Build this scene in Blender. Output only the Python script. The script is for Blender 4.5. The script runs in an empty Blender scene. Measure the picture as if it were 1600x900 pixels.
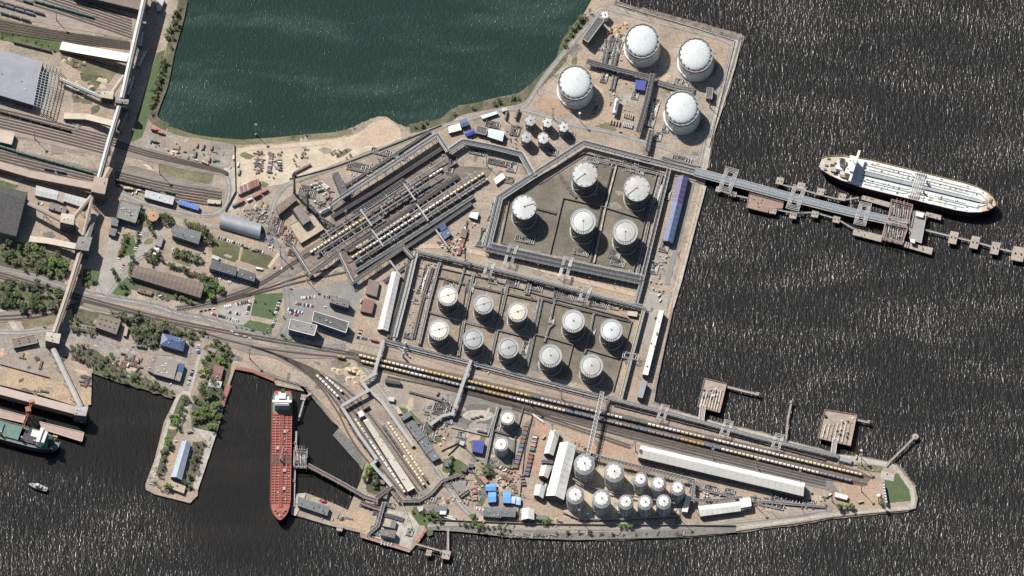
import bpy, math, random
from mathutils import Vector
rnd = random.Random(7)
S = bpy.context.scene
COL = S.collection
# ---------------------------------------------------------------- camera, light, exposure
T = math.radians(31.0)                 # the satellite looks 31 degrees off the vertical
ST, CT = math.sin(T), math.cos(T)
K = 0.9                                # metres per photo pixel
cd = bpy.data.cameras.new('satellite_camera')
cd.type = 'ORTHO'
cd.ortho_scale = 1600 * K
cd.clip_start, cd.clip_end = 10, 9000
cam = bpy.data.objects.new('satellite_camera', cd)
COL.objects.link(cam)
cam.rotation_euler = (T, 0, 0)
cam.location = (0, -ST * 3000, CT * 3000)
S.camera = cam
SHX, SHY = 0.644, -0.778               # ground shadow of one metre of height
SUNV = Vector((-SHX, -SHY, 1.0)).normalized()
ELEV = math.asin(SUNV.z)
w = bpy.data.worlds.new('World'); S.world = w; w.use_nodes = True
nt = w.node_tree
sky = nt.nodes.new('ShaderNodeTexSky'); sky.sky_type = 'NISHITA'; sky.sun_disc = False
sky.sun_elevation = ELEV; sky.sun_rotation = math.atan2(SUNV.x, SUNV.y)
bg = nt.nodes['Background']; bg.inputs['Strength'].default_value = 0.062
nt.links.new(sky.outputs[0], bg.inputs['Color'])
sl = bpy.data.lights.new('sun', 'SUN'); sl.energy = 4.8; sl.angle = math.radians(0.5); sl.color = (1, .962, .905)
so = bpy.data.objects.new('sun', sl); COL.objects.link(so)
so.rotation_euler = SUNV.to_track_quat('Z', 'Y').to_euler()
S.view_settings.view_transform = 'Standard'; S.view_settings.look = 'None'
S.view_settings.exposure = 0.64; S.view_settings.gamma = 1
S.render.filter_size = 0.9
S.cycles.max_bounces = 4; S.cycles.diffuse_bounces = 2; S.cycles.glossy_bounces = 2
S.cycles.use_denoising = False
S.cycles.sample_clamp_direct = 6

def P(px, py, z=0.0):
    """world point at height z that the photograph shows at (px, py)"""
    return Vector(((px - 800) * K, ((450 - py) * K - z * ST) / CT, z))
# ---------------------------------------------------------------- materials
MATS = {}
def mat(name, c1, c2=None, scale=.08, rough=.85, metal=0., c3=None, fine=.0, detail=6, spec=.3, stretch=None, lo=.35, hi=.65):
    if name in MATS: return MATS[name]
    m = bpy.data.materials.new(name); m.use_nodes = True
    n, l = m.node_tree.nodes, m.node_tree.links
    b = n['Principled BSDF']; b.inputs['Roughness'].default_value = rough
    b.inputs['Metallic'].default_value = metal; b.inputs['Specular IOR Level'].default_value = spec
    if c2 is None: c2 = tuple(x * .78 for x in c1)
    g = n.new('ShaderNodeNewGeometry'); src = g.outputs['Position']
    if stretch:
        mp = n.new('ShaderNodeMapping'); mp.inputs['Rotation'].default_value = (0, 0, stretch[0]); mp.inputs['Scale'].default_value = (stretch[1], stretch[2], 1)
        l.new(src, mp.inputs[0]); src = mp.outputs[0]
    def noise(sc, d, a, z):
        t = n.new('ShaderNodeTexNoise'); t.inputs['Scale'].default_value = sc; t.inputs['Detail'].default_value = d
        t.inputs['Roughness'].default_value = .65
        l.new(src, t.inputs['Vector'])
        r = n.new('ShaderNodeMapRange'); r.inputs[1].default_value = a; r.inputs[2].default_value = z
        l.new(t.outputs[0], r.inputs[0]); return r.outputs[0]
    def mix(f, a, c):
        x = n.new('ShaderNodeMix'); x.data_type = 'RGBA'
        l.new(f, x.inputs[0])
        for s, v in ((6, a), (7, c)):
            if isinstance(v, tuple): x.inputs[s].default_value = (*v, 1)
            else: l.new(v, x.inputs[s])
        return x.outputs[2]
    c = mix(noise(scale, detail, lo, hi), c1, c2)
    if c3: c = mix(noise(scale * .37, 5, .46, .68), c, c3)
    if fine:
        c4 = n.new('ShaderNodeMix'); c4.data_type = 'RGBA'; c4.blend_type = 'MULTIPLY'
        l.new(noise(.30, 3, .40, .74), c4.inputs[0])
        c4.inputs[7].default_value = (1 - fine, 1 - fine, 1 - fine, 1)
        inv = c; l.new(inv, c4.inputs[6]); c = c4.outputs[2]
    l.new(c, b.inputs['Base Color'])
    MATS[name] = m
    return m
def water(name, deep, wave, rough, amt, streak, patch, calm=(), swell=1.6, lo=.6):
    """calm: (px, py, radius in metres) of wind-sheltered places"""
    m = bpy.data.materials.new(name); m.use_nodes = True
    n, l = m.node_tree.nodes, m.node_tree.links
    b = n['Principled BSDF']; b.inputs['Roughness'].default_value = rough; b.inputs['IOR'].default_value = 1.33
    g = n.new('ShaderNodeNewGeometry')
    def nz(sx, sy, rot, d, r=.6, dist=.3):
        mp = n.new('ShaderNodeMapping'); mp.inputs['Scale'].default_value = (sx, sy, 1); mp.inputs['Rotation'].default_value = (0, 0, rot)
        l.new(g.outputs['Position'], mp.inputs[0])
        t = n.new('ShaderNodeTexNoise'); t.inputs['Scale'].default_value = 1; t.inputs['Detail'].default_value = d; t.inputs['Roughness'].default_value = r
        t.inputs['Distortion'].default_value = dist
        l.new(mp.outputs[0], t.inputs['Vector']); return t.outputs[0]
    def op(kind, a, b_=None, c=None):
        x = n.new('ShaderNodeMath'); x.operation = kind
        for s, v in zip((0, 1, 2), (a, b_, c)):
            if v is None: continue
            if isinstance(v, (int, float)): x.inputs[s].default_value = v
            else: l.new(v, x.inputs[s])
        return x.outputs[0]
    def rng(v, a, z, p, q, smooth=True):
        r = n.new('ShaderNodeMapRange'); r.interpolation_type = 'SMOOTHSTEP' if smooth else 'LINEAR'
        for s, x in zip((1, 2, 3, 4), (a, z, p, q)): r.inputs[s].default_value = x
        l.new(v, r.inputs[0]); return r.outputs[0]
    a = nz(1 / wave, 1 / (wave * streak), .22, 2.2, .55)
    c = nz(1 / (wave * 2.7), 1 / (wave * 2.7 * streak), .1, 2, .5)
    big = nz(1 / 170, 1 / 55, .3, 4)
    st = rng(big, .3, .7, lo, 1.0)
    for px, py, r in calm:
        p = P(px, py, -2.5); d = n.new('ShaderNodeVectorMath'); d.operation = 'DISTANCE'
        l.new(g.outputs['Position'], d.inputs[0]); d.inputs[1].default_value = p
        st = op('MULTIPLY', st, rng(d.outputs['Value'], r * .45, r * 1.35, .34, 1.0))
    bp = n.new('ShaderNodeBump'); bp.inputs['Distance'].default_value = amt
    l.new(st, bp.inputs['Strength']); l.new(op('MULTIPLY_ADD', c, swell, a), bp.inputs['Height']); l.new(bp.outputs[0], b.inputs['Normal'])
    x = n.new('ShaderNodeMix'); x.data_type = 'RGBA'; x.inputs[6].default_value = (*deep, 1); x.inputs[7].default_value = (*patch, 1)
    l.new(rng(big, .42, .72, 0, 1), x.inputs[0]); l.new(x.outputs[2], b.inputs['Base Color'])
    return m
# ---------------------------------------------------------------- mesh builder
class MB:
    def __init__(s): s.v, s.f = [], []
    def add(s, vs, fs):
        o = len(s.v); s.v += [tuple(p) for p in vs]; s.f += [tuple(i + o for i in f) for f in fs]
    def prism(s, poly, z0, z1, top=True, bottom=True):
        """poly: list of Vectors (x,y); counter-clockwise is not required"""
        a = sum(poly[i].x * poly[i - 1].y - poly[i - 1].x * poly[i].y for i in range(len(poly)))
        if a > 0: poly = poly[::-1]
        n = len(poly)
        vs = [(p.x, p.y, z0) for p in poly] + [(p.x, p.y, z1) for p in poly]
        fs = [(i, (i + 1) % n, n + (i + 1) % n, n + i) for i in range(n)]
        if top: fs.append(tuple(range(n, 2 * n)))
        if bottom: fs.append(tuple(range(n - 1, -1, -1)))
        s.add(vs, fs)
    def box(s, c, sx, sy, sz, rz=0.):
        """c: centre of the bottom face"""
        ca, sa = math.cos(rz), math.sin(rz)
        q = [Vector((c[0] + x * ca - y * sa, c[1] + x * sa + y * ca, 0)) for x, y in ((-sx / 2, -sy / 2), (sx / 2, -sy / 2), (sx / 2, sy / 2), (-sx / 2, sy / 2))]
        s.prism(q, c[2], c[2] + sz)
    def bar(s, p, q, wd, ht=None):
        p, q = Vector(p), Vector(q); d = q - p
        if d.length < 1e-6: return
        d.normalize(); ht = ht or wd
        u = Vector((0, 0, 1)) if abs(d.z) < .95 else Vector((0, 1, 0))
        r = d.cross(u).normalized() * wd / 2; t = r.cross(d).normalized() * ht / 2
        vs = [p + r + t, p - r + t, p - r - t, p + r - t, q + r + t, q - r + t, q - r - t, q + r - t]
        s.add(vs, [(0, 1, 2, 3), (7, 6, 5, 4), (0, 4, 5, 1), (1, 5, 6, 2), (2, 6, 7, 3), (3, 7, 4, 0)])
    def tube(s, pts, r, n=6):
        pts = [Vector(p) for p in pts]; rings = []
        for i, p in enumerate(pts):
            a = (p - pts[i - 1]).normalized() if i else None
            b = (pts[i + 1] - p).normalized() if i < len(pts) - 1 else None
            d = ((a or b) + (b or a)).normalized()
            u = Vector((0, 0, 1)) if abs(d.z) < .9 else Vector((0, 1, 0))
            x = d.cross(u).normalized(); y = x.cross(d).normalized()
            k = 1.0
            if a and b:
                k = 1 / max(.45, math.sqrt(max(0.01, (1 + a.dot(b)) / 2)))
            rings.append([p + x * (r * k * math.cos(j * 2 * math.pi / n)) + y * (r * math.sin(j * 2 * math.pi / n)) for j in range(n)])
        vs = [v for g in rings for v in g]; fs = []
        for i in range(len(pts) - 1):
            for j in range(n):
                fs.append((i * n + j, (i + 1) * n + j, (i + 1) * n + (j + 1) % n, i * n + (j + 1) % n))
        fs.append(tuple(range(n))); m0 = (len(pts) - 1) * n; fs.append(tuple(m0 + j for j in range(n - 1, -1, -1)))
        s.add(vs, fs)
    def lathe(s, c, prof, n=32, sy=1.0, cap=True):
        """prof: [(r, z)] from bottom to top"""
        vs, fs = [], []
        for r, z in prof:
            for j in range(n):
                a = j * 2 * math.pi / n
                vs.append((c[0] + r * math.cos(a), c[1] + r * math.sin(a) * sy, c[2] + z))
        for i in range(len(prof) - 1):
            for j in range(n):
                fs.append((i * n + j, i * n + (j + 1) % n, (i + 1) * n + (j + 1) % n, (i + 1) * n + j))
        if cap:
            m0 = (len(prof) - 1) * n; fs.append(tuple(m0 + j for j in range(n)))
        s.add(vs, fs)
    def xcyl(s, c, L, r, n=10):
        s.tube([(c[0] - L / 2, c[1], c[2]), (c[0] + L / 2, c[1], c[2])], r, n)
    def mesh(s, name, m, org=(0, 0, 0), smooth=False):
        me = bpy.data.meshes.new(name)
        me.from_pydata([(x - org[0], y - org[1], z - org[2]) for x, y, z in s.v], [], s.f)
        for x in (m if isinstance(m, list) else [m]): me.materials.append(x)
        if smooth:
            me.shade_smooth()
            try: me.set_sharp_from_angle(angle=.6)
            except Exception: pass
        return me
WL = {}
def link(name, data, parent=None, loc=(0, 0, 0), rz=0.):
    o = bpy.data.objects.new(name, data); COL.objects.link(o)
    o.location = loc
    if rz: o.rotation_euler = (0, 0, rz)
    if parent: o.parent = parent; WL[o.name] = WL.get(parent.name, Vector((0, 0, 0)))
    else: WL[o.name] = Vector(loc)
    return o
def tag(o, label=None, cat=None, group=None, kind=None):
    if label: o['label'] = label
    if cat: o['category'] = cat
    if group: o['group'] = group
    if kind: o['kind'] = kind
    return o
AUTO = []      # things whose labels are written at the end, once all landmarks are known
def thing(name, label, cat, loc, group=None, rz=0., auto=None):
    o = link(name, None, None, loc, rz); o.empty_display_size = 1
    tag(o, label, cat, group)
    if auto: AUTO.append((o, auto, loc))
    return o
def part(mb, name, m, parent, smooth=False, label=None):
    o = link(name, mb.mesh(name, m, WL[parent.name], smooth), parent)
    if label: o['label'] = label
    return o
def solo(mb, name, m, label, cat, loc=None, group=None, auto=None, smooth=False, kind=None):
    loc = Vector(loc) if loc is not None else Vector((sum(v[0] for v in mb.v) / len(mb.v), sum(v[1] for v in mb.v) / len(mb.v), min(v[2] for v in mb.v)))
    o = link(name, mb.mesh(name, m, loc, smooth), None, loc)
    tag(o, label, cat, group, kind)
    if auto: AUTO.append((o, auto, loc))
    return o
def structure(mb, name, m):
    return tag(link(name, mb.mesh(name, m)), kind='structure')
def jitter_poly(poly, amp, step=9):
    out = []
    for i, p in enumerate(poly):
        q = poly[(i + 1) % len(poly)]
        L = math.hypot(q[0] - p[0], q[1] - p[1]); k = max(1, int(L / step))
        for j in range(k):
            t = j / k
            out.append((p[0] + (q[0] - p[0]) * t + rnd.uniform(-amp, amp), p[1] + (q[1] - p[1]) * t + rnd.uniform(-amp, amp)))
    return out
LAY = [0]
def patch(name, poly, m, z, jit=0):
    """a sheet of ground cover lying at height z"""
    LAY[0] += 1
    z = z + LAY[0] * .0004
    if jit: poly = jitter_poly(poly, jit)
    mb = MB(); pts = [P(x, y, z) for x, y in poly]
    a = sum(pts[i].x * pts[i - 1].y - pts[i - 1].x * pts[i].y for i in range(len(pts)))
    if a > 0: pts = pts[::-1]
    mb.add(pts, [tuple(range(len(pts)))])
    return structure(mb, name, m)
def offset_line(pts, off):
    """pts: world Vectors; shifted sideways by off metres, mitred"""
    out = []
    for i, p in enumerate(pts):
        a = (p - pts[i - 1]) if i else None
        b = (pts[i + 1] - p) if i < len(pts) - 1 else None
        for q in (a, b):
            if q is not None: q.z = 0; q.normalize()
        d = ((a or b) + (b or a)).normalized()
        nrm = Vector((-d.y, d.x, 0))
        k = 1 / max(.4, math.sqrt(max(.01, (1 + a.dot(b)) / 2))) if a and b else 1
        out.append(p + nrm * off * k)
    return out
def smooth_line(pts, n=6):
    """Catmull-Rom through photo points"""
    out = []
    for i in range(len(pts) - 1):
        p0 = pts[max(i - 1, 0)]; p1 = pts[i]; p2 = pts[i + 1]; p3 = pts[min(i + 2, len(pts) - 1)]
        for j in range(n):
            t = j / n
            out.append(tuple(.5 * (2 * p1[k] + (p2[k] - p0[k]) * t + (2 * p0[k] - 5 * p1[k] + 4 * p2[k] - p3[k]) * t * t + (3 * p1[k] - p0[k] - 3 * p2[k] + p3[k]) * t ** 3) for k in (0, 1)))
    out.append(pts[-1]); return out
def strip(name, pts, width, m, z, curve=True):
    """road-like band of width metres along photo points"""
    LAY[0] += 1; z = z + LAY[0] * .0004
    if curve and len(pts) > 2: pts = smooth_line(pts)
    c = [P(x, y, z) for x, y in pts]
    a, b = offset_line(c, width / 2), offset_line(c, -width / 2)
    mb = MB(); n = len(c)
    mb.add(a + b, [(i, n + i, n + i + 1, i + 1) for i in range(n - 1)])
    o = structure(mb, name, m)
    if name == 'road' and m.name in ('asphalt', 'asphalt_light'):
        o2 = bpy.data.materials['asphalt_worn']; mb = MB()
        for s in (-.27, .27):
            a, b = offset_line(c, s * width + width * .09), offset_line(c, s * width - width * .09)
            mb.add([p + Vector((0, 0, .03)) for p in a + b], [(i, n + i, n + i + 1, i + 1) for i in range(n - 1)])
        tag(structure(mb, 'wheel_path', o2), 'darker worn wheel paths along the road')
    return o
def kerb(name, pts, m, wd=.5, h=.15, z=0.):
    mb = MB(); c = [P(x, y, z) for x, y in smooth_line(pts)]
    for i in range(len(c) - 1): mb.bar(c[i] + Vector((0, 0, h / 2)), c[i + 1] + Vector((0, 0, h / 2)), wd, h)
    return structure(mb, name, m)
# ---------------------------------------------------------------- palette
soil = mat('soil', (.37, .305, .24), (.215, .18, .145), .03, c3=(.36, .26, .18), fine=.45)
soilgrey = mat('soil_grey', (.325, .285, .245), (.19, .172, .15), .05, c3=(.29, .23, .17), fine=.4)
sand = mat('sand', (.52, .45, .34), (.38, .315, .235), .05, c3=(.45, .345, .235), fine=.3)
sandpink = mat('sand_pink', (.46, .345, .255), (.38, .29, .215), .06, fine=.3)
sandyard = mat('sand_yard', (.43, .32, .21), (.34, .25, .17), .05, c3=(.27, .22, .17), fine=.4)
redsoil = mat('red_soil', (.40, .25, .17), (.30, .205, .15), .06, c3=(.34, .27, .2), fine=.4)
asphalt = mat('asphalt', (.235, .22, .20), (.185, .175, .16), .06, c3=(.26, .235, .205), fine=.25)
asphaltworn = mat('asphalt_worn', (.19, .178, .163), (.155, .147, .135), .06, fine=.25)
asphaltlight = mat('asphalt_light', (.335, .31, .275), (.25, .23, .205), .06, fine=.25)
concrete = mat('concrete', (.44, .40, .34), (.30, .275, .235), .09, fine=.35)
dkconcrete = mat('concrete_dark', (.18, .175, .155), (.12, .118, .105), .09, c3=(.23, .2, .17), fine=.45)
bundfloor = mat('bund_floor', (.15, .132, .102), (.105, .094, .072), .045, c3=(.21, .18, .14), fine=.3)
railbed = mat('rail_bed', (.25, .21, .178), (.18, .15, .13), .1, fine=.45, stretch=(0.22, .2, 1.5))
railbed2 = mat('rail_bed_pale', (.31, .255, .215), (.235, .195, .165), .06, fine=.4, stretch=(0.22, .25, 1.5))
grass = mat('grass_turf', (.095, .125, .045), (.06, .085, .032), .07, c3=(.15, .13, .075), fine=.45)
grassdry = mat('grass_dry', (.17, .15, .085), (.11, .108, .055), .07, c3=(.24, .195, .13), fine=.45)
lawn = mat('lawn', (.085, .118, .05), (.06, .088, .036), .1, fine=.25)
scrub = mat('scrub', (.105, .108, .058), (.06, .07, .036), .12, c3=(.17, .14, .1), fine=.5)
rubble = mat('rubble', (.20, .17, .14), (.09, .08, .068), .2, c3=(.28, .23, .19), fine=.6)
rail_steel = mat('rail_steel', (.05, .04, .034), (.038, .03, .026), .2, .6, .3)
white = mat('white_paint', (.66, .65, .60), (.55, .54, .5), .09, .55, c3=(.52, .5, .44))
whitew = mat('white_warm', (.62, .585, .51), (.53, .50, .435), .1, .6)
domew = mat('dome_white', (.50, .53, .515), (.455, .48, .465), .2, .5)
tankw = mat('tank_white', (.46, .47, .46), (.36, .365, .35), .09, .5, c3=(.38, .36, .32))
tankg = mat('tank_grey', (.32, .33, .325), (.275, .28, .275), .12, .5)
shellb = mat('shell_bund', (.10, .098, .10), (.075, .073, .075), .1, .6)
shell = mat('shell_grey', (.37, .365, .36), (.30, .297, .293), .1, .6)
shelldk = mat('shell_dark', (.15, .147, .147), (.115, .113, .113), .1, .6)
steel = mat('galvanised', (.345, .335, .315), (.22, .213, .2), .3, .45, .25)
steelw = mat('pipe_white', (.56, .55, .51), (.42, .41, .385), .3, .5, .1)
steelb = mat('pipe_bluegrey', (.375, .405, .42), (.27, .295, .31), .3, .45, .2)
steeld = mat('pipe_dark', (.155, .15, .145), (.11, .107, .104), .3, .55, .3)
rust = mat('rusty_steel', (.25, .145, .10), (.17, .105, .08), .3, .8)
pinkst = mat('pink_steel', (.42, .27, .23), (.34, .22, .19), .3, .7)
cream = mat('cream_sheet', (.45, .385, .30), (.35, .30, .235), .1, .7, c3=(.36, .33, .28))
creampink = mat('cream_pink', (.345, .27, .22), (.275, .22, .18), .12, .75)
brownsh = mat('brown_sheet', (.155, .118, .095), (.12, .092, .076), .15, .8, stretch=(-.27, .1, 1.2))
brownrf = mat('brown_roof', (.19, .15, .125), (.145, .115, .098), .15, .8)
greyrf = mat('grey_roof', (.235, .225, .21), (.18, .172, .16), .12, .8, fine=.25)
dkrf = mat('dark_roof', (.115, .113, .112), (.085, .084, .084), .12, .8, fine=.25)
slaterf = mat('slate_roof', (.15, .158, .158), (.115, .122, .122), .12, .75, fine=.2)
bluegreyrf = mat('bluegrey_roof', (.24, .245, .265), (.20, .205, .225), .1, .6)
coalrf = mat('coal_shed_sheet', (.075, .072, .072), (.055, .053, .053), .3, .8, fine=.3)
lightrf = mat('light_sheet', (.40, .405, .39), (.325, .33, .32), .12, .55)
mint = mat('mint_sheet', (.50, .60, .56), (.43, .52, .485), .1, .5)
blue = mat('blue_sheet', (.08, .17, .45), (.065, .135, .36), .2, .5)
skyblue = mat('sky_blue_sheet', (.12, .30, .62), (.10, .25, .53), .2, .5)
navy = mat('navy_sheet', (.05, .06, .26), (.04, .05, .2), .2, .5)
purple = mat('purple_sheet', (.07, .056, .145), (.058, .047, .12), .2, .5)
dullblue = mat('dull_blue_sheet', (.075, .105, .195), (.062, .088, .16), .2, .5)
redrf = mat('red_roof', (.36, .15, .115), (.27, .11, .09), .2, .7)
terra = mat('terracotta', (.40, .22, .14), (.32, .18, .12), .2, .8)
tanrf = mat('tan_roof', (.40, .33, .24), (.32, .265, .2), .1, .8, fine=.2)
wallg = mat('wall_grey', (.24, .225, .21), (.19, .18, .168), .15, .85)
wallw = mat('wall_pale', (.46, .43, .38), (.38, .355, .315), .15, .85)
walldk = mat('wall_dark', (.10, .095, .09), (.075, .072, .07), .15, .85)
wallb = mat('wall_brown', (.17, .12, .095), (.13, .095, .078), .15, .85)
glass = mat('window_glass', (.03, .035, .04), (.02, .022, .026), .5, .12, spec=.6)
black = mat('black_paint', (.022, .022, .022), (.015, .015, .015), .3, .6)
orange = mat('orange_paint', (.42, .19, .08), (.33, .14, .06), .3, .6)
yellow = mat('yellow_paint', (.58, .43, .10), (.48, .35, .09), .3, .6)
red = mat('red_paint', (.42, .075, .05), (.33, .06, .042), .3, .6)
green = mat('green_paint', (.06, .21, .13), (.045, .16, .10), .3, .6)
grey = mat('grey_paint', (.25, .25, .25), (.2, .2, .2), .3, .6)
steelj = mat('pipe_jetty', (.50, .55, .565), (.42, .465, .48), .3, .45, .1)
siloroof = mat('silo_roof_grey', (.235, .23, .225), (.19, .187, .183), .2, .7)
silver = mat('silver_paint', (.48, .48, .47), (.42, .42, .41), .3, .4)
sea_mat = water('sea_water', (.0068, .0062, .005), 1.9, .29, .53, 3.0, (.0115, .0102, .0085), ((405, 690, 125), (225, 660, 110), (520, 690, 90), (60, 660, 90), (380, 800, 100)), 1.45, .6)
basin_mat = water('basin_water', (.0085, .0245, .018), 1.8, .25, .36, 1.5, (.021, .044, .0355), (), 1.1, .65)
# ---------------------------------------------------------------- water and land
mb = MB(); c = [Vector((-5000, -5000, -2.5)), Vector((5000, -5000, -2.5)), Vector((5000, 5000, -2.5)), Vector((-5000, 5000, -2.5))]
mb.add(c, [(0, 1, 2, 3)]); tag(structure(mb, 'sea', sea_mat), 'dark choppy sea with white glints around the terminal')
BAS = [(287, -1500), (286, 0), (280, 30), (266, 80), (256, 130), (243, 165), (240, 186), (262, 199), (285, 208), (312, 213), (342, 217), (384, 220), (430, 215), (480, 210), (520, 207), (550, 200), (566, 191), (584, 184), (604, 183), (622, 194), (640, 198), (665, 193), (690, 188), (702, 180), (716, 169), (745, 165), (775, 157), (800, 152), (815, 148), (828, 137), (840, 120), (858, 104), (875, 85), (881, 62), (895, 45), (910, 25), (922, 4), (936, -24), (944, -40)]
mb = MB(); bp = [P(x, y, -2.3) for x, y in [(250, -1500)] + [(230, 230), (560, 230), (780, 195), (900, 100), (952, -34), (952, -1500)]]
mb.add(bp[::-1], [tuple(range(len(bp)))]); tag(structure(mb, 'basin_water', basin_mat), 'green sheltered basin water beside the round white tanks')
BAS = BAS[:5] + [(x + rnd.uniform(-1.1, 1.1), y + rnd.uniform(-1.1, 1.1)) for x, y in smooth_line(BAS[5:25], 4)] + BAS[25:]
BAS0 = [(287, -1500), (286, 0), (280, 30), (266, 80), (256, 130), (243, 165), (240, 186), (262, 199)]
BAS1 = [(716, 169), (745, 165), (775, 157), (800, 152), (815, 148), (828, 137)]
SHORE = [(955, -40), (962, -8), (970, 4), (1000, 14), (1080, 35), (1160, 56), (1148, 100), (1127, 170), (1112, 215), (1105, 262), (1101, 292), (1086, 350), (1063, 440), (1052, 478), (1041, 530), (1026, 600), (1021, 630), (1035, 636), (1052, 642), (1090, 653), (1130, 664), (1190, 677), (1220, 687), (1270, 700), (1310, 711), (1350, 716), (1386, 723), (1403, 729), (1414, 742), (1430, 762), (1434, 778), (1431, 794), (1420, 797), (1360, 802), (1300, 808), (1250, 817), (1200, 823), (1150, 830), (1050, 838), (900, 842), (800, 838), (720, 829), (666, 826), (668, 829), (641, 862), (600, 849), (563, 838), (563, 832), (515, 821), (455, 803), (455, 790), (463, 772), (478, 770), (520, 786), (544, 797), (553, 775), (563, 752), (573, 717), (530, 668), (487, 621), (484, 613), (432, 602), (425, 592), (395, 579), (373, 574), (367, 577), (355, 612), (346, 650), (339, 676), (309, 766), (309, 774), (297, 786), (241, 772), (228, 765), (227, 757), (241, 720), (256, 660), (275, 620), (240, 610), (205, 602), (180, 592), (146, 582), (143, 583), (143, 618), (138, 632), (137, 648), (116, 646), (0, 614), (-1500, 210)]
land = [(-1500, -1500)] + BAS + SHORE
mb = MB(); mb.prism([P(x, y) for x, y in land], -6, 0, bottom=False)
tag(structure(mb, 'ground', soil), 'sandy brown ground of the oil terminal and its harbour banks')
def wall_along(name, pts, wd, h, m, label, cat, z=0., group=None, closed=False, curve=False):
    mb = MB(); q = [P(x, y, z) for x, y in (smooth_line(pts) if curve else pts)]
    if closed: q.append(q[0])
    a, b = offset_line(q, wd / 2), offset_line(q, -wd / 2)
    for i in range(len(q) - 1):
        mb.prism([Vector((p.x, p.y, 0)) for p in (a[i], a[i + 1], b[i + 1], b[i])], z, z + h)
    return solo(mb, name, m, label, cat, q[0], group)
# ---------------------------------------------------------------- ground cover
def pt(name, poly, m, z=.05, jit=0, label=None):
    o = patch(name, poly, m, z, jit); o['label'] = label or name.replace('_', ' '); return o
# rocky banks of the basin and of the terminal's sea edge
strip('bank_scrub', BAS0[1:8], 13, scrub, .05); strip('bank_scrub', BAS1, 9, rubble, .05)
strip('bank_scrub', [(384, 222), (430, 219), (480, 214), (520, 211), (550, 205)], 9, grassdry, .05)
strip('bank_scrub', [(262, 201), (312, 216), (384, 223)], 9, grassdry, .05)
strip('bank_scrub', [(640, 201), (690, 192), (716, 174), (775, 162), (815, 153), (845, 126), (875, 95), (886, 66), (915, 26)], 15, scrub, .05)
strip('rock_bank', [(960, 4), (1000, 18), (1080, 39), (1157, 60)], 9, rubble, .05, False)
strip('rock_bank', [(1154, 62), (1144, 104), (1123, 172), (1108, 217), (1101, 262)], 9, concrete, .05, False)
strip('sea_wall_top', [(1157, 59), (1145, 102), (1124, 171), (1109, 216)], 3, dkconcrete, .1, False)
strip('quay_edge', [(1099, 290), (1083, 350), (1060, 440), (1048, 480)], 9, concrete, .08, False)
strip('quay_edge', [(1048, 480), (1037, 530), (1022, 600), (1017, 632)], 8, soilgrey, .08, False)
strip('shore_path', [(1040, 642), (1090, 656), (1130, 667), (1190, 680), (1220, 690), (1270, 703), (1310, 714), (1350, 719), (1386, 726), (1400, 731)], 8, concrete, .08, False)
strip('quay_edge', [(1403, 734), (1424, 764), (1427, 780), (1425, 793)], 6, concrete, .1, False)
strip('quay_edge', [(1420, 793), (1300, 804), (1200, 819), (1150, 826)], 5, concrete, .1, False)
strip('quay_edge', [(1150, 826), (1050, 834), (900, 838), (800, 834), (720, 825), (668, 822)], 12, dkconcrete, .1, False)
for q in (SHORE[16:30], SHORE[32:41], SHORE[3:6], SHORE[5:10]):
    strip('rock_bank', [(x + rnd.uniform(-1, 1), y + rnd.uniform(-.6, .8)) for x, y in smooth_line(q, 8)], 6, rubble, -1.2, False)['label'] = 'rubble bank at the foot of the shore'
# grass
pt('grass_verge', [(258, 78), (255, 90), (238, 165), (222, 215), (206, 222), (205, 210), (215, 178), (237, 108), (246, 82)], lawn, .05, .4)
pt('grass_verge', [(-5, 26), (40, 36), (90, 48), (200, 62), (200, 75), (95, 72), (40, 60), (-5, 58)], grassdry, .05, 1.2)
pt('grass_verge', [(-5, 50), (40, 57), (95, 66), (92, 82), (50, 72), (-5, 62)], grass, .05, 1)
pt('grass_verge', [(93, 78), (190, 105), (170, 130), (120, 110), (95, 92)], grassdry, .06, 1.3)
pt('grass_verge', [(125, 112), (160, 120), (155, 135), (128, 126)], scrub, .06, 1.3)
pt('grass_verge', [(-5, 280), (30, 290), (22, 296), (-5, 290)], grass, .05, .8)
pt('grass_verge', [(-5, 385), (30, 378), (80, 393), (112, 405), (100, 445), (60, 432), (-5, 414)], scrub, .05, 1.2)
pt('grass_verge', [(-5, 430), (60, 445), (104, 458), (98, 498), (60, 505), (20, 490), (-5, 480)], scrub, .05, 1.2)
pt('grass_verge', [(130, 420), (160, 424), (154, 446), (128, 448)], lawn, .06, .6)
pt('lawn', [(172, 425), (196, 428), (205, 440), (205, 460), (188, 466), (168, 456)], lawn, .06, .5)
pt('lawn', [(200, 362), (222, 366), (218, 385), (208, 398), (188, 402), (192, 378)], grass, .06, .6)
pt('grass_verge', [(268, 396), (300, 405), (318, 412), (310, 422), (270, 408)], grassdry, .06, .7)
pt('lawn', [(333, 372), (376, 386), (372, 405), (366, 410), (331, 397)], mat('field_turf', (.105, .098, .05), (.075, .075, .038), .09, c3=(.12, .13, .055), fine=.35), .06, .5)
pt('lawn', [(380, 388), (424, 400), (430, 405), (420, 420), (405, 417), (375, 408)], mat('field_turf', (.1,) * 3), .06, .5)
pt('lawn', [(398, 460), (444, 457), (430, 500), (390, 492)], lawn, .06, .4)
pt('lawn', [(357, 510), (387, 499), (426, 508), (424, 524), (380, 512)], lawn, .06, .4)
pt('lawn', [(502, 462), (520, 466), (540, 480), (538, 488), (498, 478)], lawn, .06, .4)
pt('lawn', [(438, 520), (447, 521), (462, 531), (452, 533), (440, 529)], lawn, .06, .2)
pt('grass_verge', [(205, 436), (330, 468), (322, 476), (300, 470), (275, 470), (205, 452)], scrub, .05, .8)
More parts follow.
